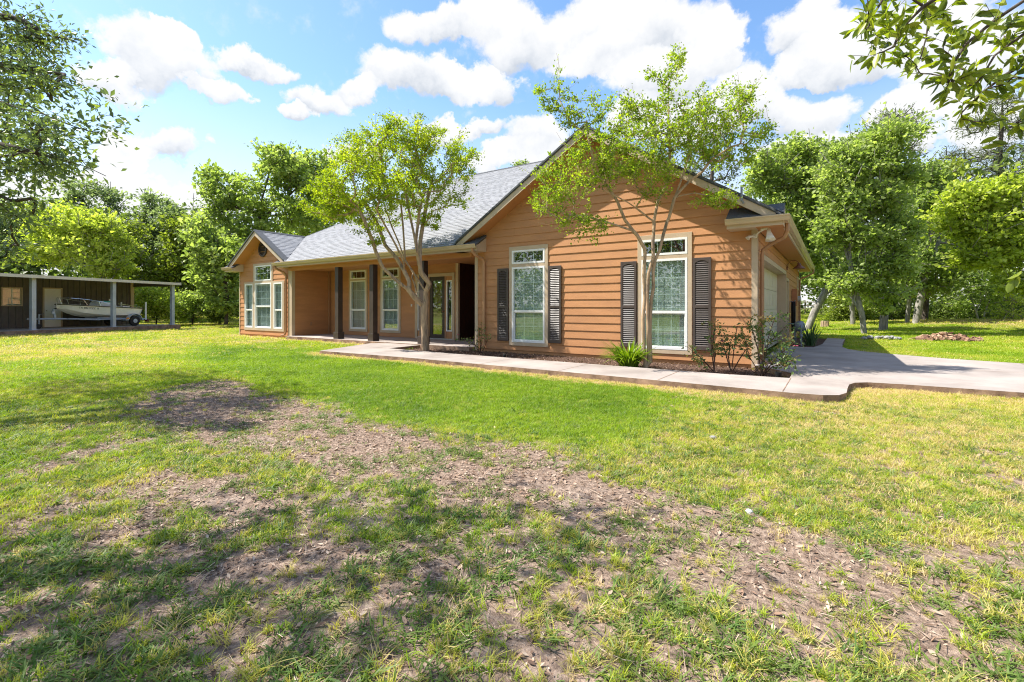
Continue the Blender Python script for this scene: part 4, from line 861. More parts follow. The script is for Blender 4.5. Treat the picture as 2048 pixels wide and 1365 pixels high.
# --- roof
roof_top = mat('shingle_base', (0.105, 0.108, 0.118), 0.95, 0.25, 20, 0.5, 80, 0.1)
rootv = lambda x, y, z: (x, y, z)
F_MAIN = [(-9.4, 10.7, 3.13), (-5.1, 15.0, 5.796), (-8.3, 18.2, 7.78), (-15.55, 18.2, 7.78), (-20.65, 13.1, 4.618), (-18.25, 10.7, 3.13)]
PLANES = [F_MAIN,
          [(-0.8, 10.7, 3.13), (-0.8, 25.7, 3.13), (-8.3, 18.2, 7.78), (-5.1, 15.0, 5.796), (-5.1, 10.7, 5.796)],
          [(-9.4, 10.7, 3.13), (-5.1, 10.7, 5.796), (-5.1, 15.0, 5.796)],
          [(-18.25, 10.7, 3.13), (-20.65, 13.1, 4.618), (-20.65, 10.7, 4.618)],
          [(-23.05, 10.7, 3.13), (-20.65, 10.7, 4.618), (-20.65, 13.1, 4.618), (-15.55, 18.2, 7.78), (-23.05, 25.7, 3.13)],
          [(-23.05, 25.7, 3.13), (-15.55, 18.2, 7.78), (-8.3, 18.2, 7.78), (-0.8, 25.7, 3.13)]]
mb = MB()
for p in PLANES: mb.prism([(x, y, z - 0.05) for x, y, z in p], (0, 0, 0.05))
roof = mb.build('roof', roof_top, house)

SH_COLS = [(0.268, 0.272, 0.287), (0.28, 0.285, 0.30), (0.292, 0.297, 0.312), (0.274, 0.276, 0.29), (0.255, 0.26, 0.275)]
M_CAP = mat('ridge_shingle', (0.10, 0.105, 0.115), 0.95, 0.2, 40, 0.5, 120, 0.1)
def shingle_mat(i, c):
    return mat('shingle_tone', c, 0.92, 0.10, 60, 0.6, 160, 0.15)
SHM = [shingle_mat(i, c) for i, c in enumerate(SH_COLS)]
def shingles(plane, udir, expo, wid, name_stuff, single=None, seed=3):
    """laminated tabs laid in courses up a roof plane; single(x,y,z) picks those made one by one"""
    rg = random.Random(seed)
    P = [Vector(p) for p in plane]
    u = Vector(udir).normalized()
    nrm = (P[1] - P[0]).cross(P[2] - P[0]).normalized()
    if nrm.z < 0: nrm = -nrm
    w = nrm.cross(u).normalized()
    if w.z < 0: w = -w
    o = P[0]
    uv = [((p - o).dot(u), (p - o).dot(w)) for p in P]
    vs, fs, mi, picks = [], [], [], []
    wmax = max(b for a, b in uv); wmin = min(b for a, b in uv)
    row = 0
    h = wmin
    while h < wmax:
        hm = h + expo / 2
        xs = []
        for i in range(len(uv)):
            (a1, b1), (a2, b2) = uv[i], uv[(i + 1) % len(uv)]
            if (b1 > hm) != (b2 > hm): xs.append(a1 + (a2 - a1) * (hm - b1) / (b2 - b1))
        xs.sort()
        for k in range(0, len(xs) - 1, 2):
            a, e = xs[k], xs[k + 1]
            x = a - rg.random() * wid * 0.7
            while x < e:
                ww = wid * rg.uniform(0.55, 1.25)
                x0, x1 = max(a, x), min(e, x + ww - 0.004)
                x += ww
                if x1 - x0 < 0.04: continue
                t = rg.choice((0.008, 0.009, 0.013, 0.014)); dz = rg.uniform(-0.004, 0.004)
                Q = lambda s, r, k2: o + u * s + w * r + nrm * k2
                pts = [Q(x0, h + dz, 0.002), Q(x1, h + dz, 0.002), Q(x1, h + dz, 0.004 + t), Q(x0, h + dz, 0.004 + t), Q(x1, h + expo + 0.01, 0.006), Q(x0, h + expo + 0.01, 0.006)]
                c = rg.choices(range(5), (3, 3, 2, 3, 2))[0]
                if single and single(pts[0]): picks.append((pts, c)); continue
                b = len(vs)
                vs += pts
                fs += [(b, b + 1, b + 2, b + 3), (b + 3, b + 2, b + 4, b + 5)]; mi += [c, c]
        h += expo; row += 1
    me = bpy.data.meshes.new(name_stuff)
    me.from_pydata([tuple(p) for p in vs], [], fs)
    for m in SHM: me.materials.append(m)
    me.polygons.foreach_set('material_index', mi)
    so = link(name_stuff, me, None, roof, kind='stuff')
    for pts, c in picks:
        me = bpy.data.meshes.new('shingle')
        me.from_pydata([tuple(p) for p in pts], [], [(0, 1, 2, 3), (3, 2, 4, 5), (0, 3, 5), (1, 4, 2)])
        link('shingle', me, SHM[c], roof)
pick_n = [0]
def near_pick(p):
    ok = p.x > -11.2 and p.y < 12.9 and p.x < -9.2 and pick_n[0] < 295
    pick_n[0] += ok
    return ok
shingles(F_MAIN, (1, 0, 0), 0.143, 0.30, 'shingle_courses', near_pick)
shingles(PLANES[3], (0, 1, 0), 0.143, 0.30, 'shingle_courses', None, 5)
shingles(PLANES[1], (0, 1, 0), 0.286, 0.6, 'shingle_courses', None, 6)
# ridge caps
for a, b in (((-20.65, 10.7, 4.64), (-20.65, 13.1, 4.64)), ((-15.55, 18.2, 7.80), (-8.3, 18.2, 7.80)), ((-15.55, 18.2, 7.80), (-20.65, 13.1, 4.635)), ((-5.1, 10.7, 5.82), (-5.1, 15.0, 5.82)), ((-8.3, 18.2, 7.80), (-5.1, 15.0, 5.81))):
    A, B_ = Vector(a), Vector(b)
    n = max(2, int((B_ - A).length / 0.2))
    d = (B_ - A).normalized(); sd_ = d.cross(Vector((0, 0, 1))).normalized()
    m = MB()
    for i in range(n):
        p0, p1 = A + (B_ - A) * (i / n), A + (B_ - A) * ((i + 1.25) / n)
        dn = Vector((0, 0, -0.075))
        m.add([p0 - sd_ * .13 + dn, p0 + Vector((0, 0, .018)), p0 + sd_ * .13 + dn, p1 + sd_ * .13 + dn, p1, p1 - sd_ * .13 + dn], [(0, 1, 4, 5), (1, 2, 3, 4)])
    m.build('ridge_cap', M_CAP, roof)

# rake boards, soffits
def rake(xa, za, xb, zb, y0=10.7):
    """fascia board under a sloping roof edge from eave (xa,za) to peak (xb,zb), soffit behind, shingle edge above"""
    f = lambda x, z, y, d: (x, y, z + d)
    MB().prism([f(xa, za, y0 + 0.02, -0.03), f(xb, zb, y0 + 0.02, -0.03), f(xb, zb, y0 + 0.02, -0.22), f(xa, za, y0 + 0.02, -0.22)], (0, 0.025, 0)).build('rake_board', M_FASCIA, house)
    MB().prism([f(xa, za, y0 + 0.045, -0.19), f(xb, zb, y0 + 0.045, -0.19), f(xb, zb, y0 + 0.045, -0.205), f(xa, za, y0 + 0.045, -0.205)], (0, YF - y0 - 0.046, 0)).build('rake_soffit', M_SOFFIT, house)
    MB().prism([f(xa, za, y0 - 0.02, 0.025), f(xb, zb, y0 - 0.02, 0.025), f(xb, zb, y0 - 0.02, -0.028), f(xa, za, y0 - 0.02, -0.028)], (0, 0.3, 0)).build('roof_edge', M_CAP, house)
rake(-9.25, 3.223, -5.1, 5.796); rake(-0.95, 3.223, -5.1, 5.796)
rake(-22.9, 3.223, -20.65, 4.618); rake(-18.4, 3.223, -20.65, 4.618)

def eave_return(x0, x1, face):
    """boxed return at the foot of a gable with its own little roof; face: side (+1/-1) that shows its triangular end"""
    y0, y1 = 10.70, YF - 0.002
    b = MB().box(x0, x1, y0 + 0.03, y1, 2.93, 3.05)
    b.prism([(x0, y0 + 0.03, 3.05), (x0, y1, 3.05), (x0, y1, 3.36), (x0, y0 + 0.03, 3.07)], (x1 - x0, 0, 0))
    b = b.build('eave_return', M_FASCIA, house)
    e = 0.015 * face
    m = MB().prism([(x0 + min(e, 0), y0 - 0.02, 3.12), (x0 + min(e, 0), y1, 3.44), (x0 + min(e, 0), y1, 3.40), (x0 + min(e, 0), y0 - 0.02, 3.08)], (x1 - x0 + abs(e), 0, 0))
    m.build('return_roof', M_CAP, b)
eave_return(-9.38, -8.49, 1); eave_return(-1.85, -0.82, -1); eave_return(-23.3, -22.5, 1); eave_return(-19.1, -18.3, -1)

# fascia and soffit of the long eaves
MB().box(-18.3, -9.38, 10.73, 10.76, 2.93, 3.10).build('eave_fascia', M_FASCIA, house)
MB().box(-18.5, -9.0, 10.76, 11.02, 2.93, 2.945).build('eave_soffit', M_SOFFIT, house)
MB().box(-0.86, -0.83, 11.25, 25.6, 2.93, 3.10).build('eave_fascia', M_FASCIA, house)
MB().box(-1.31, -0.86, 11.25, 25.6, 2.93, 2.945).build('eave_soffit', M_SOFFIT, house)
MB().box(-1.31, -0.83, 10.75, 11.25, 2.925, 2.94).build('eave_soffit', M_SOFFIT, house)
MB().box(-1.31, -0.83, 25.6, 25.63, 2.93, 3.10).build('eave_fascia', M_FASCIA, house)
# gutters: ogee trough profile
def gutter(p0, p1, outw, caps=True):
    A, B_, O = Vector(p0), Vector(p1), Vector(outw)
    prof = [(0, 0.0), (0, -0.115), (0.07, -0.115), (0.095, -0.075), (0.10, -0.045), (0.12, -0.02), (0.12, 0.0), (0.105, 0.0), (0.09, -0.05), (0.06, -0.1), (0.012, -0.1), (0.012, 0)]
    pts = [A + O * a + Vector((0, 0, b)) for a, b in prof]
    MB().prism(pts, B_ - A).build('gutter', M_GUTTER, house)
gutter((-19.12, 10.73, 3.12), (-8.47, 10.73, 3.12), (0, -1, 0))
gutter((-1.87, 10.73, 3.12), (-0.70, 10.73, 3.12), (0, -1, 0))
gutter((-0.82, 10.73, 3.12), (-0.82, 25.75, 3.12), (1, 0, 0))
gutter((-23.4, 10.73, 3.12), (-22.5, 10.73, 3.12), (0, -1, 0))
# downspouts
def spout(pts, m=M_SPOUT, w=0.042):
    MB().tube(pts, w, 6).build('downspout', m, house)
spout([(-8.62, 10.68, 3.02), (-8.62, 10.70, 2.90), (-8.58, 10.80, 2.80), (-8.54, 11.05, 2.72), (-8.53, 11.12, 2.62), (-8.53, 11.12, 0.2), (-8.53, 10.98, 0.1)], mat('downspout_paint_light', (0.46, 0.25, 0.13), 0.4, 0.06, 2))
spout([(-0.78, 11.15, 3.02), (-0.78, 11.15, 2.86), (-0.84, 11.2, 2.74), (-1.1, 11.32, 2.62), (-1.24, 11.36, 2.52), (-1.26, 11.37, 2.40), (-1.26, 11.37, 0.2), (-1.15, 11.37, 0.1)])
spout([(-19.0, 10.68, 3.02), (-19.0, 10.70, 2.92), (-18.97, 10.82, 2.84), (-18.93, 11.06, 2.74), (-18.92, 11.12, 2.62), (-18.92, 11.12, 0.28), (-18.98, 11.1, 0.16), (-19.2, 11.08, 0.12)], M_SPOUT)
spout([(-0.76, 25.5, 3.02), (-0.76, 25.5, 2.86), (-1.0, 25.4, 2.7), (-1.26, 25.3, 2.6), (-1.28, 25.28, 2.45), (-1.28, 25.28, 0.1)])
# vent pipe by the rake
MB().tube([(-1.55, 10.62, 3.75), (-1.55, 10.62, 3.48), (-1.52, 10.66, 3.42)], 0.022, 8).build('rake_bracket', M_GASGREY, house)
# flood lamp at the corner
fl = MB().lathe((-1.37, YF - 0.05, 2.80), [(0.05, 0.02), (0.05, -0.02)], 12, 'y').build('flood_lamp', M_LAMPWHITE, house)
MB().tube([(-1.36, YF - 0.07, 2.80), (-1.28, YF - 0.16, 2.86), (-1.18, YF - 0.22, 2.90), (-1.08, YF - 0.24, 2.90)], 0.018, 7).build('lamp_arm', M_LAMPWHITE, fl)
MB().tube([(-1.24, YF - 0.19, 2.90), (-1.10, YF - 0.23, 2.93)], 0.03, 8).build('lamp_arm', M_LAMPWHITE, fl)
MB().tube([(-1.10, YF - 0.24, 2.90), (-1.09, YF - 0.25, 2.82), (-1.075, YF - 0.27, 2.74), (-1.06, YF - 0.29, 2.66)], [0.03, 0.045, 0.07, 0.095], 14).build('lamp_head', M_LAMPWHITE, fl, smooth=True)
MB().tube([(-1.38, YF - 0.07, 2.80), (-1.47, YF - 0.14, 2.78), (-1.50, YF - 0.16, 2.74)], [0.018, 0.03, 0.05], 10).build('lamp_head', M_LAMPWHITE, fl)
# gooseneck barn lamp over the side door
bl = MB().lathe((XR + 0.03, 18.6, 2.62), [(0.06, -0.02), (0.06, 0.02)], 12, 'x').build('barn_lamp', M_COPPER, house)
MB().tube([(XR + 0.05, 18.6, 2.62), (XR + 0.06, 18.6, 2.78), (XR + 0.14, 18.6, 2.87), (XR + 0.28, 18.6, 2.87), (XR + 0.36, 18.6, 2.82), (XR + 0.38, 18.6, 2.76)], 0.014, 7).build('lamp_arm', M_COPPER, bl)
MB().lathe((XR + 0.38, 18.6, 2.62), [(0.045, 0.16), (0.055, 0.10), (0.09, 0.07), (0.19, -0.02), (0.19, -0.03), (0.17, -0.02)], 18).build('lamp_shade', M_COPPER, bl, smooth=True)
# electric meter boxes on the side wall
mbx = MB().box(XR + 0.02, XR + 0.2, 20.9, 21.5, 1.35, 2.0).build('meter_box', mat('meter_box_paint', (0.40, 0.17, 0.08), 0.5, 0.08, 4), house, bevel=0.01)
MB().lathe((XR + 0.2, 21.3, 1.62), [(0.11, 0.0), (0.11, 0.08), (0.08, 0.11)], 16, 'x').build('meter_dome', M_GREYBOX, mbx)
MB().tube([(XR + 0.08, 21.35, 1.35), (XR + 0.08, 21.35, 0.75)], 0.05, 10).build('meter_conduit', M_LAMPWHITE, mbx)
MB().tube([(XR + 0.08, 21.35, 0.75), (XR + 0.08, 21.35, 0.1)], 0.03, 8).build('meter_conduit', M_GASGREY, mbx)

# ------------------------------------------------------------------ carport building and boat
carport = thing('carport', cp(2, 0, 0), 'low dark metal-clad shed with an open carport on blue-grey steel posts', 'shed')
def cbox(mb, s0, s1, n0, n1, z0, z1):
    return mb.prism([cp(s0, n0, z0), cp(s1, n0, z0), cp(s1, n1, z0), cp(s0, n1, z0)], (0, 0, z1 - z0))
for s in (0.0, 3.7, 7.25):
    p = cbox(MB(), s - 0.09, s + 0.09, -0.09, 0.09, 0.2, 2.72).build('post', M_STEEL, carport, bevel=0.006)
    cbox(MB(), s - 0.13, s + 0.13, -0.13, 0.13, 0.2, 0.215).build('post_foot', M_STEEL, p)
cbox(MB(), -8.9, 7.4, -0.10, 0.10, 2.72, 2.80).build('roof_beam', M_TRIM, carport)
cbox(MB(), 7.28, 7.38, 0.1, 3.2, 2.62, 2.80).build('roof_beam', M_METALDARK, carport)
cbox(MB(), -8.9, 7.3, 3.25, 3.35, 0.2, 2.95).build('back_wall', M_METALDARK, carport)
cbox(MB(), 7.2, 7.3, 3.35, 8.9, 0.2, 2.95).build('end_wall', M_METALDARK, carport)
cbox(MB(), 7.12, 7.34, 3.16, 3.24, 0.2, 2.93).build('corner_trim', M_TRIM, carport)
# wall panels, each a folded sheet with ribs
CD, CW = (2.40, 3.32), (0.62, 1.50)
s = -8.9
while s < 7.1:
    e = min(s + 0.30, 7.1)
    segs = [(0.2, 2.93)]
    mid = (s + e) / 2
    if CD[0] < mid < CD[1]: segs = [(2.38, 2.93)]
    if CW[0] < mid < CW[1]: segs = [(0.2, 1.34), (2.36, 2.93)]
    for z0, z1 in segs:
        poly = [cp(s, 3.245, z0), cp(s + 0.20, 3.245, z0), cp(s + 0.215, 3.245, z0), cp(s + 0.235, 3.205, z0), cp(s + 0.27, 3.205, z0), cp(e, 3.245, z0), cp(e, 3.25, z0), cp(s, 3.25, z0)]
        MB().prism(poly, (0, 0, z1 - z0)).build('wall_panel', M_METALDARK, carport)
    s = e
# window
w = cbox(MB(), CW[0], CW[0] + .05, 3.18, 3.26, 1.36, 2.34); cbox(w, CW[1] - .05, CW[1], 3.18, 3.26, 1.36, 2.34)
cbox(w, CW[0] + .05, CW[1] - .05, 3.18, 3.26, 1.36, 1.41); cbox(w, CW[0] + .05, CW[1] - .05, 3.18, 3.26, 2.29, 2.34)
w = w.build('window', M_FASCIA, carport)
cbox(MB(), CW[0] + .05, 1.06, 3.215, 3.225, 1.41, 2.29).build('pane', M_GLASS, w)
cbox(MB(), 1.06, CW[1] - .05, 3.225, 3.235, 1.41, 2.29).build('pane', M_GLASS, w)
cbox(MB(), 1.04, 1.08, 3.20, 3.24, 1.41, 2.29).build('muntin', M_WHITE, w)
cbox(MB(), CW[0] + .05, CW[1] - .05, 3.242, 3.248, 1.41, 2.29).build('blind_slats', M_BLIND, w, kind='stuff')
# door
d = cbox(MB(), CD[0], CD[0] + .06, 3.17, 3.25, 0.2, 2.38); cbox(d, CD[1] - .06, CD[1], 3.17, 3.25, 0.2, 2.38); cbox(d, CD[0] + .06, CD[1] - .06, 3.17, 3.25, 2.32, 2.38)
d = d.build('door_frame', M_FASCIA, carport)
dd = cbox(MB(), CD[0] + .06, CD[1] - .06, 3.205, 3.245, 0.21, 2.32).build('door', M_WHITE, d, bevel=0.004)
kx = cp(2.56, 3.17, 1.1)
MB().lathe(kx, [(0.03, -0.02), (0.04, 0.0), (0.03, 0.03)], 10).build('door_knob', M_CHROME, d)
lx = cp(1.95, 3.12, 2.12)
lt = MB().lathe(lx, [(0.04, 0.14), (0.10, 0.10), (0.12, 0.02), (0.05, -0.01)], 12).build('wall_lamp', M_BLACK, carport)
MB().lathe((lx[0], lx[1], lx[2] - 0.14), [(0.05, 0.13), (0.065, 0.08), (0.05, 0.0)], 10).build('lamp_glass', M_LAMPWHITE, lt)
# roof sheets with standing ribs
s = -8.9
while s < 7.45:
    e = min(s + 0.3, 7.5)
    z0, z1 = 2.81, 3.20
    A = [cp(s, -0.35, z0), cp(s + .22, -0.35, z0), cp(s + .235, -0.35, z0 + .03), cp(s + .27, -0.35, z0 + .03), cp(e, -0.35, z0), cp(e, -0.35, z0 - .012), cp(s, -0.35, z0 - .012)]
    ev = Vector(cp(s, 9.0, z1)) - Vector(cp(s, -0.35, z0))
    MB().prism(A, ev).build('roof_sheet', M_METALROOF, carport)
    s = e
cbox(MB(), -8.9, 7.52, -0.39, -0.355, 2.70, 2.845).build('roof_fascia', M_METALROOF, carport)
p0 = [cp(7.505, -0.39, 2.69), cp(7.505, -0.39, 2.85), cp(7.505, 9.0, 3.24), cp(7.505, 9.0, 3.05)]
ev = Vector(cp(7.53, 0)) - Vector(cp(7.505, 0))
MB().prism(p0, ev).build('roof_fascia', M_METALROOF, carport)

# --- trailer: local frame s along (bow at low s), n across
def T(s, n, z): return cp(s, 1.45 + n, z)
trailer = thing('boat_trailer', T(4, 0, 0.2), 'galvanised boat trailer with jockey wheel and one black-tyred axle', 'trailer')
def tube_t(pts, r, name, m, par, n=8): return MB().tube([T(*p) for p in pts], r, n).build(name, m, par)
tube_t([(0.75, 0, 0.70), (2.2, 0, 0.68), (3.0, 0, 0.66)], 0.045, 'tongue', M_STEEL, trailer)
for sg in (-1, 1):
    tube_t([(2.4, 0.05 * sg, 0.67), (3.4, 0.75 * sg, 0.63), (6.05, 0.75 * sg, 0.60)], 0.04, 'side_rail', M_STEEL, trailer)
    tube_t([(3.6, 0.45 * sg, 0.70), (5.9, 0.45 * sg, 0.72)], 0.035, 'bunk', M_STEEL, trailer)
for s in (3.5, 4.6, 5.9): tube_t([(s, -0.75, 0.6), (s, 0.75, 0.6)], 0.03, 'cross_member', M_STEEL, trailer)
tube_t([(5.27, -0.95, 0.50), (5.27, 0.95, 0.50)], 0.03, 'axle', M_GASGREY, trailer)
def disc(s, n0, n1, z, prof, name, m, par, seg=22):
    """solid of revolution round an axle that runs across the trailer; prof (radius, fraction)"""
    mb = MB(); base = 0
    for r, f in prof:
        for k in range(seg):
            a = 2 * math.pi * k / seg
            mb.v.append(T(s + r * math.cos(a), n0 + (n1 - n0) * f, z + r * math.sin(a)))
    for i in range(len(prof) - 1):
        for k in range(seg):
            k2 = (k + 1) % seg
            mb.f.append((i * seg + k, i * seg + k2, (i + 1) * seg + k2, (i + 1) * seg + k))
    mb.f.append(tuple(range(seg))); mb.f.append(tuple((len(prof) - 1) * seg + k for k in range(seg)))
    return mb.build(name, m, par, smooth=False)
for sg in (-1, 1):
    wh = disc(5.27, sg * 0.86, sg * 1.02, 0.50, [(0.20, 0.0), (0.28, 0.05), (0.30, 0.25), (0.30, 0.75), (0.28, 0.95), (0.19, 1.0)], 'tyre', M_BLACK, trailer)
    disc(5.27, sg * 1.0, sg * 1.025, 0.50, [(0.13, 0), (0.12, 1.0), (0.05, 1.1), (0.04, 1.6)], 'rim', M_STEEL, wh)
    arc = [(5.27 + 0.40 * math.cos(t), 0.50 + 0.40 * math.sin(t)) for t in np.linspace(0.12, math.pi - 0.12, 11)]
    arc = [(5.74, 0.52)] + arc + [(4.72, 0.54), (4.72, 0.58)] + [(5.27 + 0.425 * math.cos(t), 0.50 + 0.425 * math.sin(t)) for t in np.linspace(math.pi - 0.2, 0.2, 11)] + [(5.74, 0.57)]
    MB().prism([T(a, sg * 0.82, b) for a, b in arc], Vector(T(0, sg * 1.05, 0)) - Vector(T(0, sg * 0.82, 0))).build('mudguard', M_STEEL, trailer)
    MB().prism([T(4.74, sg * 1.03 - .01, 0.60), T(4.94, sg * 1.03 - .01, 0.62), T(4.92, sg * 1.03 - .01, 0.71), T(4.76, sg * 1.03 - .01, 0.69)], Vector(T(0, .02, 0)) - Vector(T(0, 0, 0))).build('side_reflector', mat('amber_reflector', (0.65, 0.22, 0.03), 0.3), trailer)
    tube_t([(5.95, sg * 0.95, 0.55), (5.95, sg * 0.95, 1.62)], 0.045, 'guide_pole', M_WHITE, trailer)
    cb = MB().prism([T(6.0, sg * 0.8, 0.42), T(6.12, sg * 0.8, 0.42), T(6.12, sg * 0.8, 0.58), T(6.0, sg * 0.8, 0.58)], Vector(T(0, sg * 0.2, 0)) - Vector(T(0, 0, 0))).build('tail_lamp', mat('tail_lamp_red', (0.10, 0.02, 0.015), 0.4), trailer)
# winch post with v-block, tongue jack
tube_t([(1.85, 0, 0.70), (1.80, 0, 1.05), (1.78, 0, 1.20)], [0.06, 0.05, 0.05], 'winch_post', M_STEEL, trailer)
MB().lathe(T(1.74, 0.0, 1.02), [(0.09, -0.09), (0.05, -0.07), (0.05, 0.07), (0.09, 0.09)], 12).build('winch_drum', M_STEEL, trailer)
tube_t([(1.80, 0, 1.20), (2.08, 0, 1.34)], 0.03, 'bow_stop', M_BLACK, trailer)
jk = tube_t([(1.08, -0.1, 0.42), (1.08, -0.1, 0.95)], 0.035, 'tongue_jack', M_GASGREY, trailer)
tube_t([(1.08, -0.1, 0.93), (1.22, -0.18, 0.95), (1.22, -0.18, 1.02)], 0.012, 'jack_crank', M_GASGREY, jk)
disc(1.06, -0.14, -0.06, 0.32, [(0.06, 0), (0.12, 0.1), (0.12, 0.9), (0.06, 1)], 'jockey_wheel', M_BLACK, jk, 14)
MB().prism([T(0.62, -0.05, 0.66), T(0.85, -0.05, 0.66), T(0.85, -0.05, 0.77), T(0.62, -0.05, 0.75)], Vector(T(0, .1, 0)) - Vector(T(0, 0, 0))).build('hitch_coupler', M_GASGREY, trailer)

# --- boat
boat = thing('motor_boat', T(4, 0, 0.7), 'small cream open motor boat with bow rail, parked on a trailer under the carport', 'boat')
ST = [(1.90, 0.03, 1.40, 1.33, 0.02), (2.05, 0.30, 1.17, 1.26, 0.17), (2.35, 0.52, 0.98, 1.13, 0.38), (2.8, 0.70, 0.82, 0.99, 0.56), (3.4, 0.80, 0.74, 0.90, 0.67), (4.2, 0.85, 0.71, 0.85, 0.72), (5.0, 0.85, 0.71, 0.83, 0.73), (5.75, 0.83, 0.72, 0.83, 0.72)]
def sheer(s): return 1.47 - 0.055 * (s - 1.9) + (0.02 if s < 2.2 else 0)
hv, hf = [], []
for (s, hb, kz, cz, ch) in ST:
    sh = sheer(s)
    rake_ = 0.12 if s > 5.5 else 0.0
    row = [(s, 0, kz), (s, ch * 0.55, kz + (cz - kz) * 0.4), (s, ch, cz), (s, ch + 0.03, cz + 0.015), (s + rake_ * .5, (ch + hb) / 2 + .02, (cz + sh) / 2), (s + rake_, hb, sh - 0.05), (s + rake_, hb + 0.025, sh - 0.045), (s + rake_, hb + 0.025, sh), (s + rake_, max(hb - 0.12, 0.01), sh), (s + rake_, max(hb - 0.12, 0.01), sh - 0.25), (s + rake_, 0, sh - 0.25)]
    hv.append(row)
mb = MB()
nr = len(hv[0])
for sg in (-1, 1):
    b = len(mb.v)
    for row in hv: mb.v += [T(p[0], p[1] * sg, p[2]) for p in row]
    for i in range(len(hv) - 1):
        for k in range(nr - 1):
            q = (b + i * nr + k, b + i * nr + k + 1, b + (i + 1) * nr + k + 1, b + (i + 1) * nr + k)
            mb.f.append(q if sg > 0 else q[::-1])
    e = b + (len(hv) - 1) * nr
    mb.f.append(tuple(e + k for k in range(nr)))
hull = mb.build('hull', M_GELCOAT, boat, smooth=False)
for sg in (-1, 1):
    MB().tube([T(r[7][0], (r[7][1] + .008) * sg, r[7][2] - 0.03) for r in hv], 0.022, 6).build('rub_rail', M_BLACK, boat)
# bow rail
for sg in (-1, 1):
    top = [(1.98, 0.06 * sg, 1.80), (2.3, 0.44 * sg, 1.79), (2.9, 0.62 * sg, 1.73), (3.6, 0.70 * sg, 1.62), (4.1, 0.74 * sg, 1.50), (4.25, 0.76 * sg, 1.38)]
    r = tube_t(top, 0.016, 'bow_rail', M_CHROME, boat, 7)
    for a, b in (((2.05, 0.16 * sg, 1.46), (1.99, 0.1 * sg, 1.80)), ((2.95, 0.66 * sg, 1.42), (2.78, 0.59 * sg, 1.745)), ((3.55, 0.74 * sg, 1.38), (3.5, 0.69 * sg, 1.64))):
        tube_t([a, b], 0.014, 'rail_stanchion', M_CHROME, r, 6)
tube_t([(1.98, -0.06, 1.80), (1.98, 0.06, 1.80)], 0.016, 'bow_rail', M_CHROME, boat, 7)
# console with teal screen, cup, seats
cons = [(3.72, 1.28), (3.80, 1.56), (3.92, 1.66), (4.55, 1.60), (4.72, 1.28)]
c = MB().prism([T(a, -0.42, b) for a, b in cons], Vector(T(0, 0.42, 0)) - Vector(T(0, -0.42, 0))).build('console', mat('white_console', (0.68, 0.72, 0.78), 0.35), boat, bevel=0.03)
MB().prism([T(3.94, -0.43, 1.59), T(4.32, -0.43, 1.57), T(4.32, -0.43, 1.65), T(3.94, -0.43, 1.668)], Vector(T(0, 0.43, 0)) - Vector(T(0, -0.43, 0)) + Vector((0, 0, 0.004))).build('console_canvas', M_TEAL, c)
x = T(4.45, -0.2, 1.61)
MB().lathe(x, [(0.045, 0), (0.06, 0.17), (0.05, 0.17)], 12).build('cup', M_GELCOAT, c)
MB().prism([T(4.95, -0.5, 1.28), T(5.35, -0.5, 1.28), T(5.35, -0.5, 1.38), T(4.95, -0.5, 1.38)], Vector(T(0, 0.5, 0)) - Vector(T(0, -0.5, 0))).build('seat', M_WHITE, boat, bevel=0.02)
tube_t([(5.85, -0.6, 1.35), (5.1, -0.6, 1.44), (4.6, -0.62, 1.50)], 0.014, 'grab_rail', M_CHROME, boat, 6)
tube_t([(5.9, 0.0, 1.05), (6.15, 0.0, 1.02), (6.15, 0.0, 0.92), (5.9, 0.0, 0.90)], 0.016, 'boarding_ladder', M_CHROME, boat, 6)
tube_t([(5.86, -0.8, 1.3), (5.80, -0.86, 0.9), (5.78, -0.80, 0.62)], 0.014, 'tie_strap', M_BLACK, boat, 6)
# registration characters on the bow
def text_on(txt, size, o, ax, up, m, parent, name):
    cu = bpy.data.curves.new(name, 'FONT'); cu.body = txt; cu.size = size; cu.extrude = 0.002
    ob = bpy.data.objects.new(name, cu); COL.objects.link(ob)
    a, b = Vector(ax).normalized(), Vector(up).normalized()
    c = a.cross(b); b = c.cross(a)
    mw = Matrix((a, b, c)).transposed().to_4x4(); mw.translation = Vector(o)
    dg = bpy.context.evaluated_depsgraph_get()
    me = bpy.data.meshes.new_from_object(ob.evaluated_get(dg))
    bpy.data.objects.remove(ob)
    me.transform(mw)
    return link(name, me, m, parent)
p0, p1 = Vector(T(2.52, -0.575, 1.24)), Vector(T(3.55, -0.80, 1.17))
text_on('TX 8821TZZ  B', 0.135, p0 + (p1 - p0) * 0.02 + Vector(T(0, -0.05, 0)) - Vector(T(0, 0, 0)), p1 - p0, (0, 0, 1), M_BLACK, boat, 'registration_number')

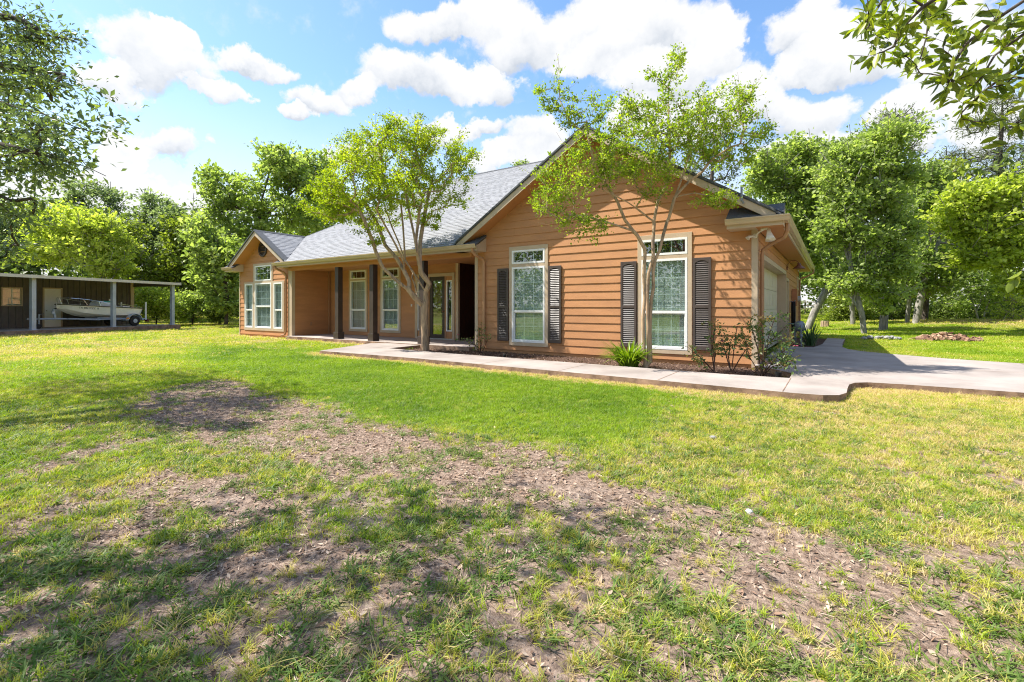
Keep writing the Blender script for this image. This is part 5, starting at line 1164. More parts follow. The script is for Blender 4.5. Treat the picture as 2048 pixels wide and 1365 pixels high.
# ------------------------------------------------------------------ trees
class Skel:
    def __init__(s):
        s.p, s.par = [], []
    def stem(s, pts, step=0.3):
        pts = [Vector(q) for q in pts]
        prev = -1
        if s.p:
            a = np.array(s.p) - np.array(pts[0]); prev = int((a * a).sum(1).argmin())
        else:
            s.p.append(tuple(pts[0])); s.par.append(-1); prev = 0
        for a, b in zip(pts[:-1], pts[1:]):
            n = max(1, int((b - a).length / step))
            for i in range(1, n + 1):
                q = a.lerp(b, i / n)
                s.p.append(tuple(q)); s.par.append(prev); prev = len(s.p) - 1
        s.nstem = len(s.p)
    def grow(s, tips, rg, nseg=4, wob=0.06, lift=0.15, zmin=None, ext=0.0):
        """join each tip to the nearest limb already there; returns the twig paths"""
        tips = np.asarray(tips)
        base = np.array(s.p)
        d = np.sqrt(((tips[:, None, :] - base[None, :, :]) ** 2).sum(2)).min(1)
        paths, pend = [], []
        P = np.zeros((len(s.p) + len(tips) * nseg, 3)); P[:len(s.p)] = base
        n = len(s.p)
        ok = np.zeros(len(P), bool); ok[:n] = True if zmin is None else base[:, 2] > zmin
        for i in d.argsort():
            t = tips[i]
            df = P[:n] - t
            dist = np.sqrt((df * df).sum(1)) + 0.6 * np.clip(df[:, 2] + 0.1, 0, None)
            dist[~ok[:n]] += 50
            j = int(dist.argmin())
            a = P[j]; L = np.linalg.norm(t - a)
            ctrl = (a + t) / 2 + np.array((0, 0, lift * L)) + rg.normal(0, wob, 3) * L
            prev = j; pts = [a]
            for k in range(1, nseg + 1):
                f = k / nseg
                q = (1 - f) ** 2 * a + 2 * f * (1 - f) * ctrl + f * f * t
                if k < nseg: q = q + rg.normal(0, wob * 0.35, 3) * L
                P[n] = q; ok[n] = True; s.p.append(tuple(q)); s.par.append(prev); prev = n; n += 1
                pts.append(q)
            if ext:
                # the shoot runs on past the crown's general outline
                dv = pts[-1] - pts[-3]; dv = dv / (np.linalg.norm(dv) + 1e-9) + rg.normal(0, 0.25, 3) + (0, 0, 0.25)
                e = ext * rg.random() ** 2.2
                if e > 0.06:
                    q = pts[-1] + dv * e; s.p.append(tuple(q)); s.par.append(prev); pend.append(q)
                    pts.append(q)
            paths.append(np.array(pts))
            if ext and len(s.p) > n:
                P = np.vstack([P[:n], [s.p[-1]], P[n:]]); ok = np.insert(ok, n, False); n += 1
        return paths
    def mesh(s, name, r_root, r_tip, power=0.5, sides=6, m=None, min_r=0.0):
        n = len(s.p)
        cnt = np.zeros(n)
        ch = [[] for _ in range(n)]
        for i, q in enumerate(s.par):
            if q >= 0: ch[q].append(i)
        for i in range(n - 1, 0, -1):
            if not ch[i]: cnt[i] += 1
            cnt[s.par[i]] += cnt[i]
        rad = np.maximum(r_tip + (r_root - r_tip) * ((cnt - 1) / max(1, cnt[0] - 1)) ** power, min_r)
        verts, faces = [], []
        starts = [(0, None)]
        P = [Vector(q) for q in s.p]
        while starts:
            i, frm = starts.pop()
            chain = ([frm] if frm is not None else []) + [i]
            while ch[i]:
                c = max(ch[i], key=lambda k: cnt[k])
                for k in ch[i]:
                    if k != c: starts.append((k, i))
                chain.append(c); i = c
            if len(chain) < 2: continue
            sd = sides if rad[chain[-1 if len(chain) < 3 else 1]] > r_root * 0.18 else max(3, sides - 3)
            b = len(verts); ref = None
            for k, q in enumerate(chain):
                r = rad[q] if not (k == 0 and frm is not None) else rad[chain[1]]
                d = (P[chain[min(k + 1, len(chain) - 1)]] - P[chain[max(k - 1, 0)]])
                if d.length < 1e-6: d = Vector((0, 0, 1))
                d.normalize()
                if ref is None: ref = Vector((1, 0, 0)) if abs(d.x) < 0.9 else Vector((0, 1, 0))
                a = (ref - d * ref.dot(d)).normalized(); e = d.cross(a); ref = a
                for h in range(sd):
                    t = 2 * math.pi * h / sd
                    verts.append(P[q] + (a * math.cos(t) + e * math.sin(t)) * r)
            for k in range(len(chain) - 1):
                for h in range(sd):
                    h2 = (h + 1) % sd
                    faces.append((b + k * sd + h, b + k * sd + h2, b + (k + 1) * sd + h2, b + (k + 1) * sd + h))
        me = bpy.data.meshes.new(name)
        me.from_pydata([tuple(v) for v in verts], [], faces)
        me.polygons.foreach_set('use_smooth', [True] * len(me.polygons))
        return me

def rand_dirs(n, rg, up=0.0):
    v = rg.normal(0, 1, (n, 3)); v[:, 2] += up
    return v / np.linalg.norm(v, axis=1)[:, None]

def leaf_mesh(name, pos, axis, L, W, tint, rg, up=0.5, fold=0.18):
    """each leaf a folded lozenge of two triangles: pos root, axis direction"""
    n = len(pos)
    nrm = rand_dirs(n, rg, up * 2)
    side = np.cross(axis, nrm); side /= np.linalg.norm(side, axis=1)[:, None] + 1e-9
    nn = np.cross(side, axis)
    L = L[:, None]; W = W[:, None]
    v = np.empty((n, 4, 3))
    v[:, 0] = pos
    v[:, 1] = pos + axis * L * 0.48 + side * W * 0.5 + nn * W * fold
    v[:, 2] = pos + axis * L - nn * L * 0.06
    v[:, 3] = pos + axis * L * 0.48 - side * W * 0.5 + nn * W * fold
    b = (np.arange(n) * 4)[:, None]
    f = np.concatenate([b + np.array([[0, 1, 2]]), b + np.array([[0, 2, 3]])], 1).ravel()
    return np_mesh(name, v.reshape(-1, 3), f, 3, {'tint': np.repeat(tint, 4)})

def crown_leaves(name, paths, rg, per, spread, L, W, along=0.35, up=0.5, droop=0.0, keep=None, tint_var=0.2, flat=0.62):
    """leaves in sprays round each twig; whole sprays lean light or dark by kind of growth"""
    pos, ax, ti = [], [], []
    for p in paths:
        k = max(3, int(per * rg.uniform(0.5, 1.5)))
        f = along + (1 - along) * rg.random(k) ** 0.8
        seg = np.minimum((f * (len(p) - 1)).astype(int), len(p) - 2)
        fr = f * (len(p) - 1) - seg
        q = p[seg] * (1 - fr)[:, None] + p[seg + 1] * fr[:, None]
        sp = spread * rg.uniform(0.6, 1.35)
        off = rg.normal(0, 1, (k, 3)) * np.array((1, 1, flat)) * sp
        q = q + off
        d = p[-1] - p[-2]; d = d / (np.linalg.norm(d) + 1e-9)
        a = rand_dirs(k, rg) + d * 0.7 + off / (sp * 2.2); a[:, 2] -= droop
        a /= np.linalg.norm(a, axis=1)[:, None]
        pos.append(q); ax.append(a)
        ti.append(np.clip(rg.normal(0.5, tint_var) + rg.normal(0, 0.14, k), 0, 1))
    pos, ax, ti = np.concatenate(pos), np.concatenate(ax), np.concatenate(ti)
    if keep is not None:
        m = keep(pos); pos, ax, ti = pos[m], ax[m], ti[m]
    n = len(pos)
    sc = rg.uniform(0.5, 1.4, n)
    return leaf_mesh(name, pos, ax, L * sc, W * sc * rg.uniform(0.8, 1.2, n), ti, rg, up)

CAMR, CAMF = np.array((math.cos(R(34.1)), math.sin(R(34.1)), 0)), np.array((-math.sin(R(34.1)), math.cos(R(34.1)), 0))
def blob_tips(blobs, rg, shell=0.55, mult=1.0):
    out = []
    for (x, y, z, rl, rd, rz, n) in blobs:
        n = max(2, int(n * mult))
        d = rand_dirs(n, rg)
        r = (shell + (1 - shell) * rg.random(n)) ** 0.8 * rg.uniform(0.85, 1.18, n)
        d = d * r[:, None]
        out.append(np.array((x, y, z)) + d[:, :1] * CAMR * rl + d[:, 1:2] * CAMF * rd + d[:, 2:] * np.array((0, 0, rz)))
    return np.concatenate(out)

def make_tree(name, label, cat, stems, blobs, lm, bm_, r_root, r_tip, per, spread, L, W, seed, group=None, mult=1.0, nseg=4, sides=7, up=0.5, droop=0.0, step=0.35, power=0.5, crown='crown', tint_var=0.2, lift=0.15, along=0.35, flat=0.62, flare=True, shell=0.55, ext=0.0):
    rg = np.random.default_rng(seed)
    b = stems[0][0]
    root = thing(name, (b[0], b[1], b[2]), label, cat, group)
    sk = Skel()
    st0 = [tuple(q) for q in stems[0]]
    if flare: st0[0] = (st0[0][0], st0[0][1], st0[0][2] - 0.12)
    sk.stem(st0, step)
    for s in stems[1:]: sk.stem(s, step)
    zmin = stems[0][min(2, len(stems[0]) - 1)][2] * 0.6
    paths = sk.grow(blob_tips(blobs, rg, shell, mult), rg, nseg, lift=lift, zmin=zmin, ext=ext)
    link('trunk', sk.mesh('trunk', r_root, r_tip, power, sides), bm_, root)
    link(crown, crown_leaves(crown, paths, rg, per, spread, L, W, along, up, droop, tint_var=tint_var, flat=flat), lm, root)
    return root

LM_MYRTLE = leaf_mat('myrtle_leaf', (0.12, 0.165, 0.018), (0.27, 0.335, 0.035), (0.44, 0.47, 0.06), 0.48)
LM_MYRTLE2 = leaf_mat('myrtle_leaf_fresh', (0.105, 0.155, 0.025), (0.24, 0.32, 0.04), (0.40, 0.46, 0.06), 0.48)
LM_GREEN = leaf_mat('broadleaf_green', (0.11, 0.145, 0.05), (0.22, 0.285, 0.08), (0.38, 0.44, 0.15), 0.48)
LM_FRESH = leaf_mat('broadleaf_fresh', (0.13, 0.175, 0.055), (0.27, 0.335, 0.095), (0.46, 0.51, 0.19), 0.48)
LM_YELLOW = leaf_mat('yellow_green_leaf', (0.18, 0.225, 0.04), (0.36, 0.42, 0.075), (0.55, 0.58, 0.15), 0.45)
LM_GREY = leaf_mat('grey_green_leaf', (0.105, 0.135, 0.07), (0.19, 0.24, 0.12), (0.32, 0.37, 0.2), 0.45)
LM_PINE = leaf_mat('pine_needle', (0.07, 0.085, 0.05), (0.14, 0.165, 0.09), (0.25, 0.27, 0.15), 0.3)
LM_OAK = leaf_mat('oak_leaf', (0.06, 0.085, 0.05), (0.135, 0.18, 0.075), (0.27, 0.32, 0.07), 0.35, 0.35, spec=0.5)
LM_DARK = leaf_mat('thicket_leaf', (0.055, 0.08, 0.025), (0.13, 0.175, 0.05), (0.26, 0.31, 0.09), 0.42)
LM_OLIVE = leaf_mat('olive_leaf', (0.085, 0.12, 0.025), (0.19, 0.235, 0.04), (0.32, 0.36, 0.075), 0.4)

# the two crape myrtles in front of the house
make_tree('crape_myrtle', 'yellow-green crape myrtle with fanned tan limbs in the mulch bed by the porch', 'tree', MYRTLE_A_STEMS, MYRTLE_A_BLOBS, LM_MYRTLE, M_BARK_MYRTLE,
          0.115, 0.0032, 44, 0.065, 0.066, 0.040, 21, 'crape myrtles in the front bed', ext=0.3, step=0.15, sides=9, power=0.50, mult=1.5, nseg=5, lift=0.02, along=0.2, shell=0.4)
make_tree('crape_myrtle', 'three-stemmed crape myrtle in front of the gable wall window, rising over the roof', 'tree', MYRTLE_B_STEMS, [(x, y, z, a * 1.2, b * 1.1, c * 1.25, n) for x, y, z, a, b, c, n in MYRTLE_B_BLOBS], LM_MYRTLE2, M_BARK_MYRTLE,
          0.056, 0.0022, 30, 0.045, 0.056, 0.032, 22, 'crape myrtles in the front bed', mult=1.1, ext=0.34, step=0.12, sides=9, power=0.45, nseg=5, lift=0.02, along=0.12, shell=0.4)

# woods: each tree its own
WOODS = [
 ('L1', 'broadleaf_tree', 'tall open-crowned tree rising behind the small left gable', LM_FRESH, M_BARK_DARK, 0.16, 0.02, 33, 0.245, 0.3, 0.21),
 ('L1b', 'broadleaf_tree', 'bushy bright green tree filling the gap just left of the small gable', LM_FRESH, M_BARK_DARK, 0.12, 0.015, 33, 0.245, 0.28, 0.2),
 ('L2', 'broadleaf_tree', 'slender grey-green tree with a rounded top, behind the open end of the carport', LM_GREY, M_BARK_DARK, 0.15, 0.02, 29, 0.259, 0.3, 0.18),
 ('L3', 'broadleaf_tree', 'dark grey-green tree standing highest above the carport roof', LM_GREY, M_BARK_DARK, 0.16, 0.02, 29, 0.259, 0.3, 0.18),
 ('L4', 'broadleaf_tree', 'yellow-green spreading tree right behind the carport roof', LM_YELLOW, M_BARK_GREY, 0.12, 0.015, 33, 0.202, 0.24, 0.17),
 ('L5', 'broadleaf_tree', 'olive-green tree between the carport end and the bushy green tree', LM_OLIVE, M_BARK_DARK, 0.13, 0.02, 31, 0.259, 0.28, 0.19),
 ('L6', 'broadleaf_tree', 'dark bluish tree behind the left part of the carport roof', LM_GREY, M_BARK_DARK, 0.15, 0.02, 31, 0.274, 0.3, 0.2),
 ('L7', 'broadleaf_tree', 'broad green tree behind the main roof beside the porch crape myrtle', LM_FRESH, M_BARK_DARK, 0.2, 0.02, 33, 0.302, 0.32, 0.22),
 ('L8', 'broadleaf_tree', 'far tree whose tip just shows over the main roof ridge', LM_GREEN, M_BARK_DARK, .3, 0.02, 21, 0.324, .3, .2),
 ('R0', 'broadleaf_tree', 'far grey-green tree seen through the second crape myrtle', LM_PINE, M_BARK_DARK, .3, 0.02, 18, 0.36, .3, .18),
 ('R1', 'broadleaf_tree', 'tree with a grey trunk leaning right, at the far corner of the garage', LM_FRESH, M_BARK_GREY, 0.19, 0.015, 34, 0.194, 0.22, 0.15),
 ('R3', 'broadleaf_tree', 'tallest bright green tree on the side lawn, pale forked trunk', LM_FRESH, M_BARK_GREY, 0.125, 0.012, 33, 0.166, 0.185, 0.13),
 ('R4', 'broadleaf_tree', 'tree with a pale trunk leaning right, behind the wood-chip pile', LM_GREEN, M_BARK_GREY, 0.2, 0.018, 31, 0.216, 0.23, 0.16),
 ('R4b', 'broadleaf_tree', 'dark-trunked tree close behind the pale leaning trunk', LM_GREEN, M_BARK_DARK, 0.18, 0.02, 28, 0.23, 0.23, 0.16),
 ('R4c', 'broadleaf_tree', 'slim grey-trunked tree close left of the pale leaning trunk', LM_GREEN, M_BARK_GREY, 0.12, 0.02, 28, 0.23, 0.23, 0.16),
 ('R2', 'broadleaf_tree', 'straight grey-trunked tree behind the pale forked trunk', LM_GREEN, M_BARK_GREY, 0.15, 0.02, 28, 0.23, 0.23, 0.16),
 ('R5', 'broadleaf_tree', 'bright yellow-green tree filling the right edge of the picture', LM_YELLOW, M_BARK_GREY, 0.14, 0.015, 36, 0.187, 0.21, 0.155),
 ('R6', 'pine_tree', 'tall thin pine towering behind the yellow-green tree', LM_PINE, M_BARK_DARK, .32, 0.03, 33, 0.36, .34, .06),
 ('R9', 'pine_tree', 'dark pine whose top shows over the tallest bright green tree', LM_PINE, M_BARK_DARK, .3, 0.03, 33, 0.346, .32, .06),
 ('R8', 'broadleaf_tree', 'small many-stemmed tree in front of the dark thicket on the right', LM_GREEN, M_BARK_GREY, 0.08, 0.015, 28, 0.216, 0.22, 0.15),
 ('R10', 'broadleaf_tree', 'bushy tree showing over the garage eave, behind the trunk that leans right', LM_GREEN, M_BARK_DARK, .18, 0.02, 34, 0.27, .24, .16),
 ('R11', 'broadleaf_tree', 'tree behind the pale leaning trunk, between the tallest tree and the tall pine', LM_OLIVE, M_BARK_GREY, .18, 0.02, 34, 0.27, .24, .16),
 ('R12', 'broadleaf_tree', 'mid-green tree standing behind the tallest bright green tree', LM_GREEN, M_BARK_DARK, .18, 0.02, 34, 0.27, .24, .16),
 ('L9', 'broadleaf_tree', 'light olive tree behind the trailer end of the carport roof', LM_OLIVE, M_BARK_GREY, .12, 0.02, 34, 0.27, .24, .16),
 ('L10', 'broadleaf_tree', 'grey-green tree beside the slender round-topped tree, seen over the carport end', LM_GREY, M_BARK_DARK, .14, 0.02, 34, 0.27, .24, .16),
 ('R7', 'sapling', 'feathery light green sapling at the wood edge, under the yellow-green tree', LM_YELLOW, M_BARK_GREY, .06, 0.012, 21, 0.158, .16, .07)]
for i, (k, nm, lab, lm, bk, rr, rt, per, sp, L, W) in enumerate(WOODS):
    g = globals()
    make_tree(nm, lab, 'tree', g[k + '_STEMS'], g[k + '_BLOBS'], lm, bk, rr, rt, per, sp, L, W, 100 + i, 'trees at the edge of the wood', step=0.8, nseg=3, sides=7, power=0.56 if nm != 'pine_tree' else 0.8, shell=0.3, flat=0.6, up=0.6, mult=1.45, ext=0.9)

# shrubs at the wood edge
SHRUBS = [('S1', 'yellow-green bush seen through the open end of the carport', LM_YELLOW), ('S2', 'dark green bush right of the carport, along the lawn edge', LM_GREEN), ('S3', 'dark bush beside the left corner of the house', LM_DARK),
          ('S4', 'dense bush behind the short round stump', LM_OLIVE), ('S5', 'dark bush behind the hollow grey stump', LM_DARK), ('S6', 'green bush between the pale leaning trunk and the many-stemmed tree', LM_GREEN), ('S7', 'dark bush at the right edge behind the sapling', LM_DARK), ('S8', 'dark bush behind the trailer end of the carport', LM_GREEN)]
for i, (k, lab, lm) in enumerate(SHRUBS):
    bl = globals()[k + '_BLOBS']
    x, y = bl[0][0], bl[0][1]
    z = float(ground_z(np.array([x]), np.array([y]))[0])
    st = [[(x, y, z), (x, y, z + 0.5), (x + .1, y, z + 0.9)], [(x, y, z), (x - .5, y + .2, z + .8)], [(x, y, z), (x + .5, y - .1, z + .8)]]
    make_tree('bush', lab, 'bush', st, bl, lm, M_BARK_DARK, .05, .01, 60, .24, .15, .11, 300 + i, 'bushes at the edge of the wood', step=0.3, nseg=3, sides=5, crown='foliage', shell=0.35, mult=1.3)

# the wood beyond, one mass all round
def woods():
    rg = np.random.default_rng(77)
    pos, ti, szs = [], [], []
    n_cl = 6000
    az = rg.uniform(-math.pi, math.pi, n_cl)
    rad = rg.uniform(52, 82, n_cl)
    gap = np.abs(np.degrees((az - math.atan2(-2.2, 113) + math.pi) % (2 * math.pi) - math.pi)) < 1.6
    h_tree = 7 + 7 * vnoise(az * 9 + 50, az * 0 + 3) + 3 * vnoise(az * 40 + 90, az * 0 + 8)
    fwd = np.cos(az - R(-34.1))
    h_tree = np.where(fwd > 0, np.minimum(h_tree * 1.1, np.where(az < R(-34), 9.0, 13.0)), h_tree * 1.25 + 3)
    zc = h_tree * rg.random(n_cl) ** 1.15
    for i in range(n_cl):
        if gap[i] and zc[i] < 0.5: continue
        k = 40
        c = np.array((math.sin(az[i]) * rad[i], math.cos(az[i]) * rad[i], zc[i] + 0.9))
        r = rg.uniform(1.0, 2.2)
        d = rand_dirs(k, rg) * (rg.random(k) ** 0.4)[:, None] * np.array((r, r, r * 0.75))
        pos.append(c + d); ti.append(np.clip(rg.normal(0.45, 0.22) + rg.normal(0, .12, k), 0, 1))
    pos, ti = np.concatenate(pos), np.concatenate(ti)
    pos[:, 2] = np.maximum(pos[:, 2], 0.2)
    n = len(pos)
    sc = rg.uniform(0.32, 0.62, n)
    me = leaf_mesh('far_woods', pos, rand_dirs(n, rg), sc, sc * 0.75, ti, rg)
    o = link('far_woods', me, LM_DARK, kind='stuff')
    return o
woods()

# ------------------------------------------------------------------ near oaks
def near_oak():
    rg = np.random.default_rng(404)
    root = thing('oak_tree', (-11.0, -3.6, 0), 'dark-leaved oak whose leafy boughs hang in along the left edge of the picture', 'tree')
    sk = Skel()
    sk.stem([(-11, -3.6, -.1), (-10.9, -3.4, 1.2), (-10.8, -3.2, 2.6), (-10.9, -2.9, 4.2), (-11.2, -2.5, 6.0), (-11.5, -2, 8)], 0.3)
    for s in ([(-10.8, -3.1, 3.0), (-9.5, -2.6, 4.6), (-7.6, -1.6, 5.6), (-5.4, -0.3, 6.0)], [(-10.9, -2.9, 3.6), (-12.2, -1.2, 4.8), (-12.8, 0.8, 5.4)],
              [(-10.8, -3.0, 2.9), (-10.2, -1.2, 3.6), (-9.4, 0.4, 3.7)], [(-7.6, -1.6, 5.6), (-6.0, -2.4, 6.2), (-4.0, -2.0, 6.3)], [(-12.8, .8, 5.4), (-13.6, 2.4, 5.6)]): sk.stem(s, 0.3)
    for s in OAK_VIS_STEMS: sk.stem([(-10.2, -0.6, 3.7)] + [tuple(q) for q in s], 0.25)
    tips = blob_tips(OAK_VIS_BLOBS, rg, 0.3)
    paths = sk.grow(tips, rg, 4, lift=0.05, zmin=1.5)
    vis = crown_leaves('crown', paths, rg, 20, 0.10, 0.085, 0.032, 0.2, 0.4, 0.25)
    far_bl = OAK_SHADE_BLOBS
    p2 = sk.grow(blob_tips(far_bl, rg, 0.3), rg, 3, lift=0.05, zmin=2.5)
    link('trunk', sk.mesh('trunk', 0.30, 0.004, 0.85, 9), M_BARK_DARK, root)
    link('crown', vis, LM_OAK, root)
    link('crown', crown_leaves('crown', p2, rg, 34, 0.26, 0.12, 0.055, 0.2, 0.6, 0.1), LM_OAK, root)
OAK_SHADE_BLOBS = [(-13.4, 1.3, 5.6, 2.4, 1.9, 0.9, 80), (-11.6, 1.9, 3.9, 1.1, 1.0, 0.5, 24), (-12.6, -1.5, 7.6, 3.0, 2.6, 1.5, 70), (-5.9, -0.7, 5.9, 1.5, 1.1, 0.7, 42), (-4.9, -1.6, 6.2, 1.8, 1.2, 0.7, 36), (-7.3, -2.0, 6.4, 1.6, 1.3, 0.8, 34), (-9.0, -3.4, 7.5, 3.0, 2.2, 1.4, 50), (-5.2, 0.55, 5.8, 0.8, 0.55, 0.4, 12), (-10.6, 2.6, 4.4, 1.0, 0.35, 0.25, 9)]
near_oak()

def branch_oak():
    rg = np.random.default_rng(505)
    root = thing('oak_tree', (4.2, -2.6, 0), 'oak whose branch of long oval leaves hangs into the top right corner', 'tree')
    sk = Skel()
    sk.stem([(4.2, -2.6, -.1), (4.15, -2.5, 1.5), (4.1, -2.4, 3.0), (4.3, -2.2, 5.0), (4.5, -2.0, 7.0)], 0.3)
    sk.stem([(4.1, -2.4, 3.0), (3.7, -0.6, 3.5), (3.3, 1.3, 3.65), (2.7, 2.6, 3.45)], 0.2)
    main = sk
    main.stem([(4.1, -2.2, 3.2), (4.4, -1.5, 4.2)], .3)
    sk = Skel()
    sk.stem([(2.7, 2.6, 3.45), (2.3, 3.3, 3.5), (1.8, 3.9, 3.55)], 0.1)
    paths = []
    for s in BRANCH_STEMS + [BRANCH_SPRIG]:
        sk.stem([tuple(q) for q in s], 0.06)
        paths.append(np.array(s))
    tips = []
    for s in BRANCH_STEMS:
        s = np.array(s)
        for k in range(1, len(s)):
            for _ in range(8):
                f = rg.random()
                tips.append(s[k - 1] * (1 - f) + s[k] * f + rg.normal(0, 1, 3) * (0.10, 0.10, 0.07) + np.array((0, 0, -0.05)))
    base = np.array(sk.p)
    tw = sk.grow(np.array(tips), rg, 3, lift=0.0, zmin=2.0)
    pos, ax = [], []
    for p in tw + [np.array(BRANCH_SPRIG)[2:]]:
        k = rg.integers(4, 8)
        d = p[-1] - p[0]; d = d / (np.linalg.norm(d) + 1e-9)
        for j in range(k):
            f = 0.35 + 0.65 * j / max(1, k - 1)
            i = min(int(f * (len(p) - 1)), len(p) - 2); fr = f * (len(p) - 1) - i
            q = p[i] * (1 - fr) + p[i + 1] * fr
            a = d * 0.8 + rg.normal(0, 0.55, 3) + np.array((0, 0, -0.35)); a /= np.linalg.norm(a)
            pos.append(q); ax.append(a)
    pos, ax = np.array(pos), np.array(ax)
    n = len(pos)
    # these leaves are close: six-sided blades folded on the midrib
    L = rg.uniform(0.055, 0.098, n)[:, None]; W = L * rg.uniform(0.30, 0.42, n)[:, None]
    nrm = rand_dirs(n, rg, 0.8); side = np.cross(ax, nrm); side /= np.linalg.norm(side, axis=1)[:, None]; nn = np.cross(side, ax)
    curl = rg.uniform(-0.1, 0.25, n)[:, None]
    fr = [(0.0, 0.0), (0.22, 0.36), (0.5, 0.5), (0.78, 0.34), (1.0, 0.0)]
    mid = [pos + ax * L * f - nn * L * curl * f * f for f, w in fr]
    lf = [mid[i] + side * W * fr[i][1] + nn * W * 0.16 for i in (1, 2, 3)]
    rt = [mid[i] - side * W * fr[i][1] + nn * W * 0.16 for i in (1, 2, 3)]
    v = np.stack(mid + lf + rt, 1)                                      # 0..4 mid, 5..7 left, 8..10 right
    tr = np.array([(0, 1, 5), (5, 1, 2), (5, 2, 6), (6, 2, 3), (6, 3, 7), (7, 3, 4), (0, 8, 1), (8, 2, 1), (8, 9, 2), (9, 3, 2), (9, 10, 3), (10, 4, 3)])
    f = ((np.arange(n) * 11)[:, None, None] + tr[None]).ravel()
    me = np_mesh('leaves', v.reshape(-1, 3), f, 3, {'tint': np.repeat(np.clip(rg.normal(0.5, 0.28, n), 0, 1), 11)})
    link('leaves', me, LM_OAKNEAR, root)
    link('branch', sk.mesh('branch', 0.022, 0.0012, 0.5, 7), M_BARK_DARK, root)
    p3 = main.grow(blob_tips([(4.4, -2.0, 6.5, 2.2, 2.0, 1.4, 50), (3.4, 0.6, 4.3, 0.8, 0.7, 0.4, 10)], rg, 0.3), rg, 3, zmin=2.5)
    link('trunk', main.mesh('trunk', 0.26, 0.01, 0.6, 9), M_BARK_DARK, root)
    link('crown', crown_leaves('crown', p3, rg, 40, 0.28, 0.10, 0.045, 0.2, 0.6, 0.1), LM_OAK, root)
LM_OAKNEAR = leaf_mat('near_oak_leaf', (0.08, 0.115, 0.03), (0.19, 0.245, 0.03), (0.34, 0.37, 0.05), 0.42, 0.35, spec=0.5)
branch_oak()

# ------------------------------------------------------------------ garden plants
LM_ROSE = leaf_mat('rose_leaf', (0.05, 0.09, 0.035), (0.12, 0.185, 0.06), (0.30, 0.19, 0.08), 0.35, 0.4)
LM_BLADE = leaf_mat('strap_leaf', (0.07, 0.13, 0.012), (0.17, 0.26, 0.02), (0.30, 0.38, 0.06), 0.35, 0.4)
LM_SPIKE = leaf_mat('yucca_leaf', (0.04, 0.085, 0.035), (0.08, 0.14, 0.06), (0.15, 0.22, 0.10), 0.2, 0.4)
M_PINK = mat('rose_petal', (0.62, 0.16, 0.26), 0.6, 0.15, 30)
M_CANE = mat('rose_cane', (0.085, 0.045, 0.030), 0.8, 0.3, 10)
def rose(loc, label, canes, seed, per=14, flowers=(), dead=None, spread=0.055, tip_n=5, gap=0.10):
    rg = np.random.default_rng(seed)
    root = thing('rose_bush', loc, label, 'rose bush', 'rose bushes in the front bed')
    sk = Skel(); L = np.array(loc)
    first = True
    tips = []
    for c in canes:
        pts = [tuple(L + np.array(p)) for p in c]
        sk.stem(pts, 0.06)
        e = np.array(pts[-1]); m = np.array(pts[-2])
        for k in range(tip_n): tips.append(m + (e - m) * rg.uniform(0.1, 1.0) + rg.normal(0, gap, 3) * (1, 1, 0.75))
        tips.append(e)
    paths = sk.grow(np.array(tips), rg, 3, lift=0.0, zmin=loc[2] + 0.12)
    link('canes', sk.mesh('canes', 0.016, 0.0035, 0.4, 6), M_CANE, root)
    link('foliage', crown_leaves('foliage', paths, rg, int(per * 0.9), spread, 0.058, 0.038, 0.3, 0.5), LM_ROSE, root)
    for fpos in flowers:
        c = L + np.array(fpos)
        mb = MB()
        for ring, (r, n, t) in enumerate(((0.042, 7, 0.25), (0.03, 6, 0.7), (0.016, 5, 1.1))):
            for k in range(n):
                a = 2 * math.pi * (k + 0.4 * ring) / n
                o = Vector((math.cos(a), math.sin(a), 0)); s_ = Vector((-math.sin(a), math.cos(a), 0))
                up = Vector((0, 0, 1))
                p1 = Vector(c) + o * r * math.cos(t) + up * r * math.sin(t)
                mb.add([Vector(c), p1 - s_ * r * .5, p1 + o * r * .25 + up * .004, p1 + s_ * r * .5], [(0, 1, 2, 3)])
        mb.build('flower', M_PINK, root)
rose((-8.15, 10.45, 0.0), 'small rose bush beside the left downspout of the gable wall', [[(0, 0, 0), (0.02, 0, .3), (-.02, -.03, .75)], [(0, 0, 0), (-.12, -.08, .25), (-.45, -.2, .42)], [(0, 0, 0), (.05, .02, .35), (.06, 0, .85)], [(0, 0, 0), (.2, -.05, .2), (.33, -.05, .5)], [(0, 0, 0), (-.1, 0, .2), (-.25, -.1, .36)]], 1, 9, flowers=[(-.62, -.2, .52)])
rose((-1.98, 10.15, 0.0), 'rose bush with a pink bloom under the right shutter', [[(0, 0, 0), (-.05, 0, .4), (.02, 0, .98)], [(0, 0, 0), (-.25, -.1, .3), (-.5, -.2, .52)], [(0, 0, 0), (-.02, .05, .4), (-.13, 0, .95)], [(0, 0, 0), (.02, .0, .5), (.22, 0, .75)], [(0, 0, 0), (-.1, -.1, .15), (-.22, -.2, .3)]], 2, 15, flowers=[(0.17, -0.1, 0.62)])
rose((-1.66, 10.12, 0.0), 'rose bush of crossing canes left of the corner trim', [[(0, 0, 0), (-.12, 0, .45), (-.2, 0, .85)], [(0, 0, 0), (.05, 0, .5), (.1, 0, .92)], [(0, 0, 0), (.15, 0, .3), (.34, 0, .62)], [(0, 0, 0), (-.06, .05, .3), (-.02, 0, .6)]], 3, 15)
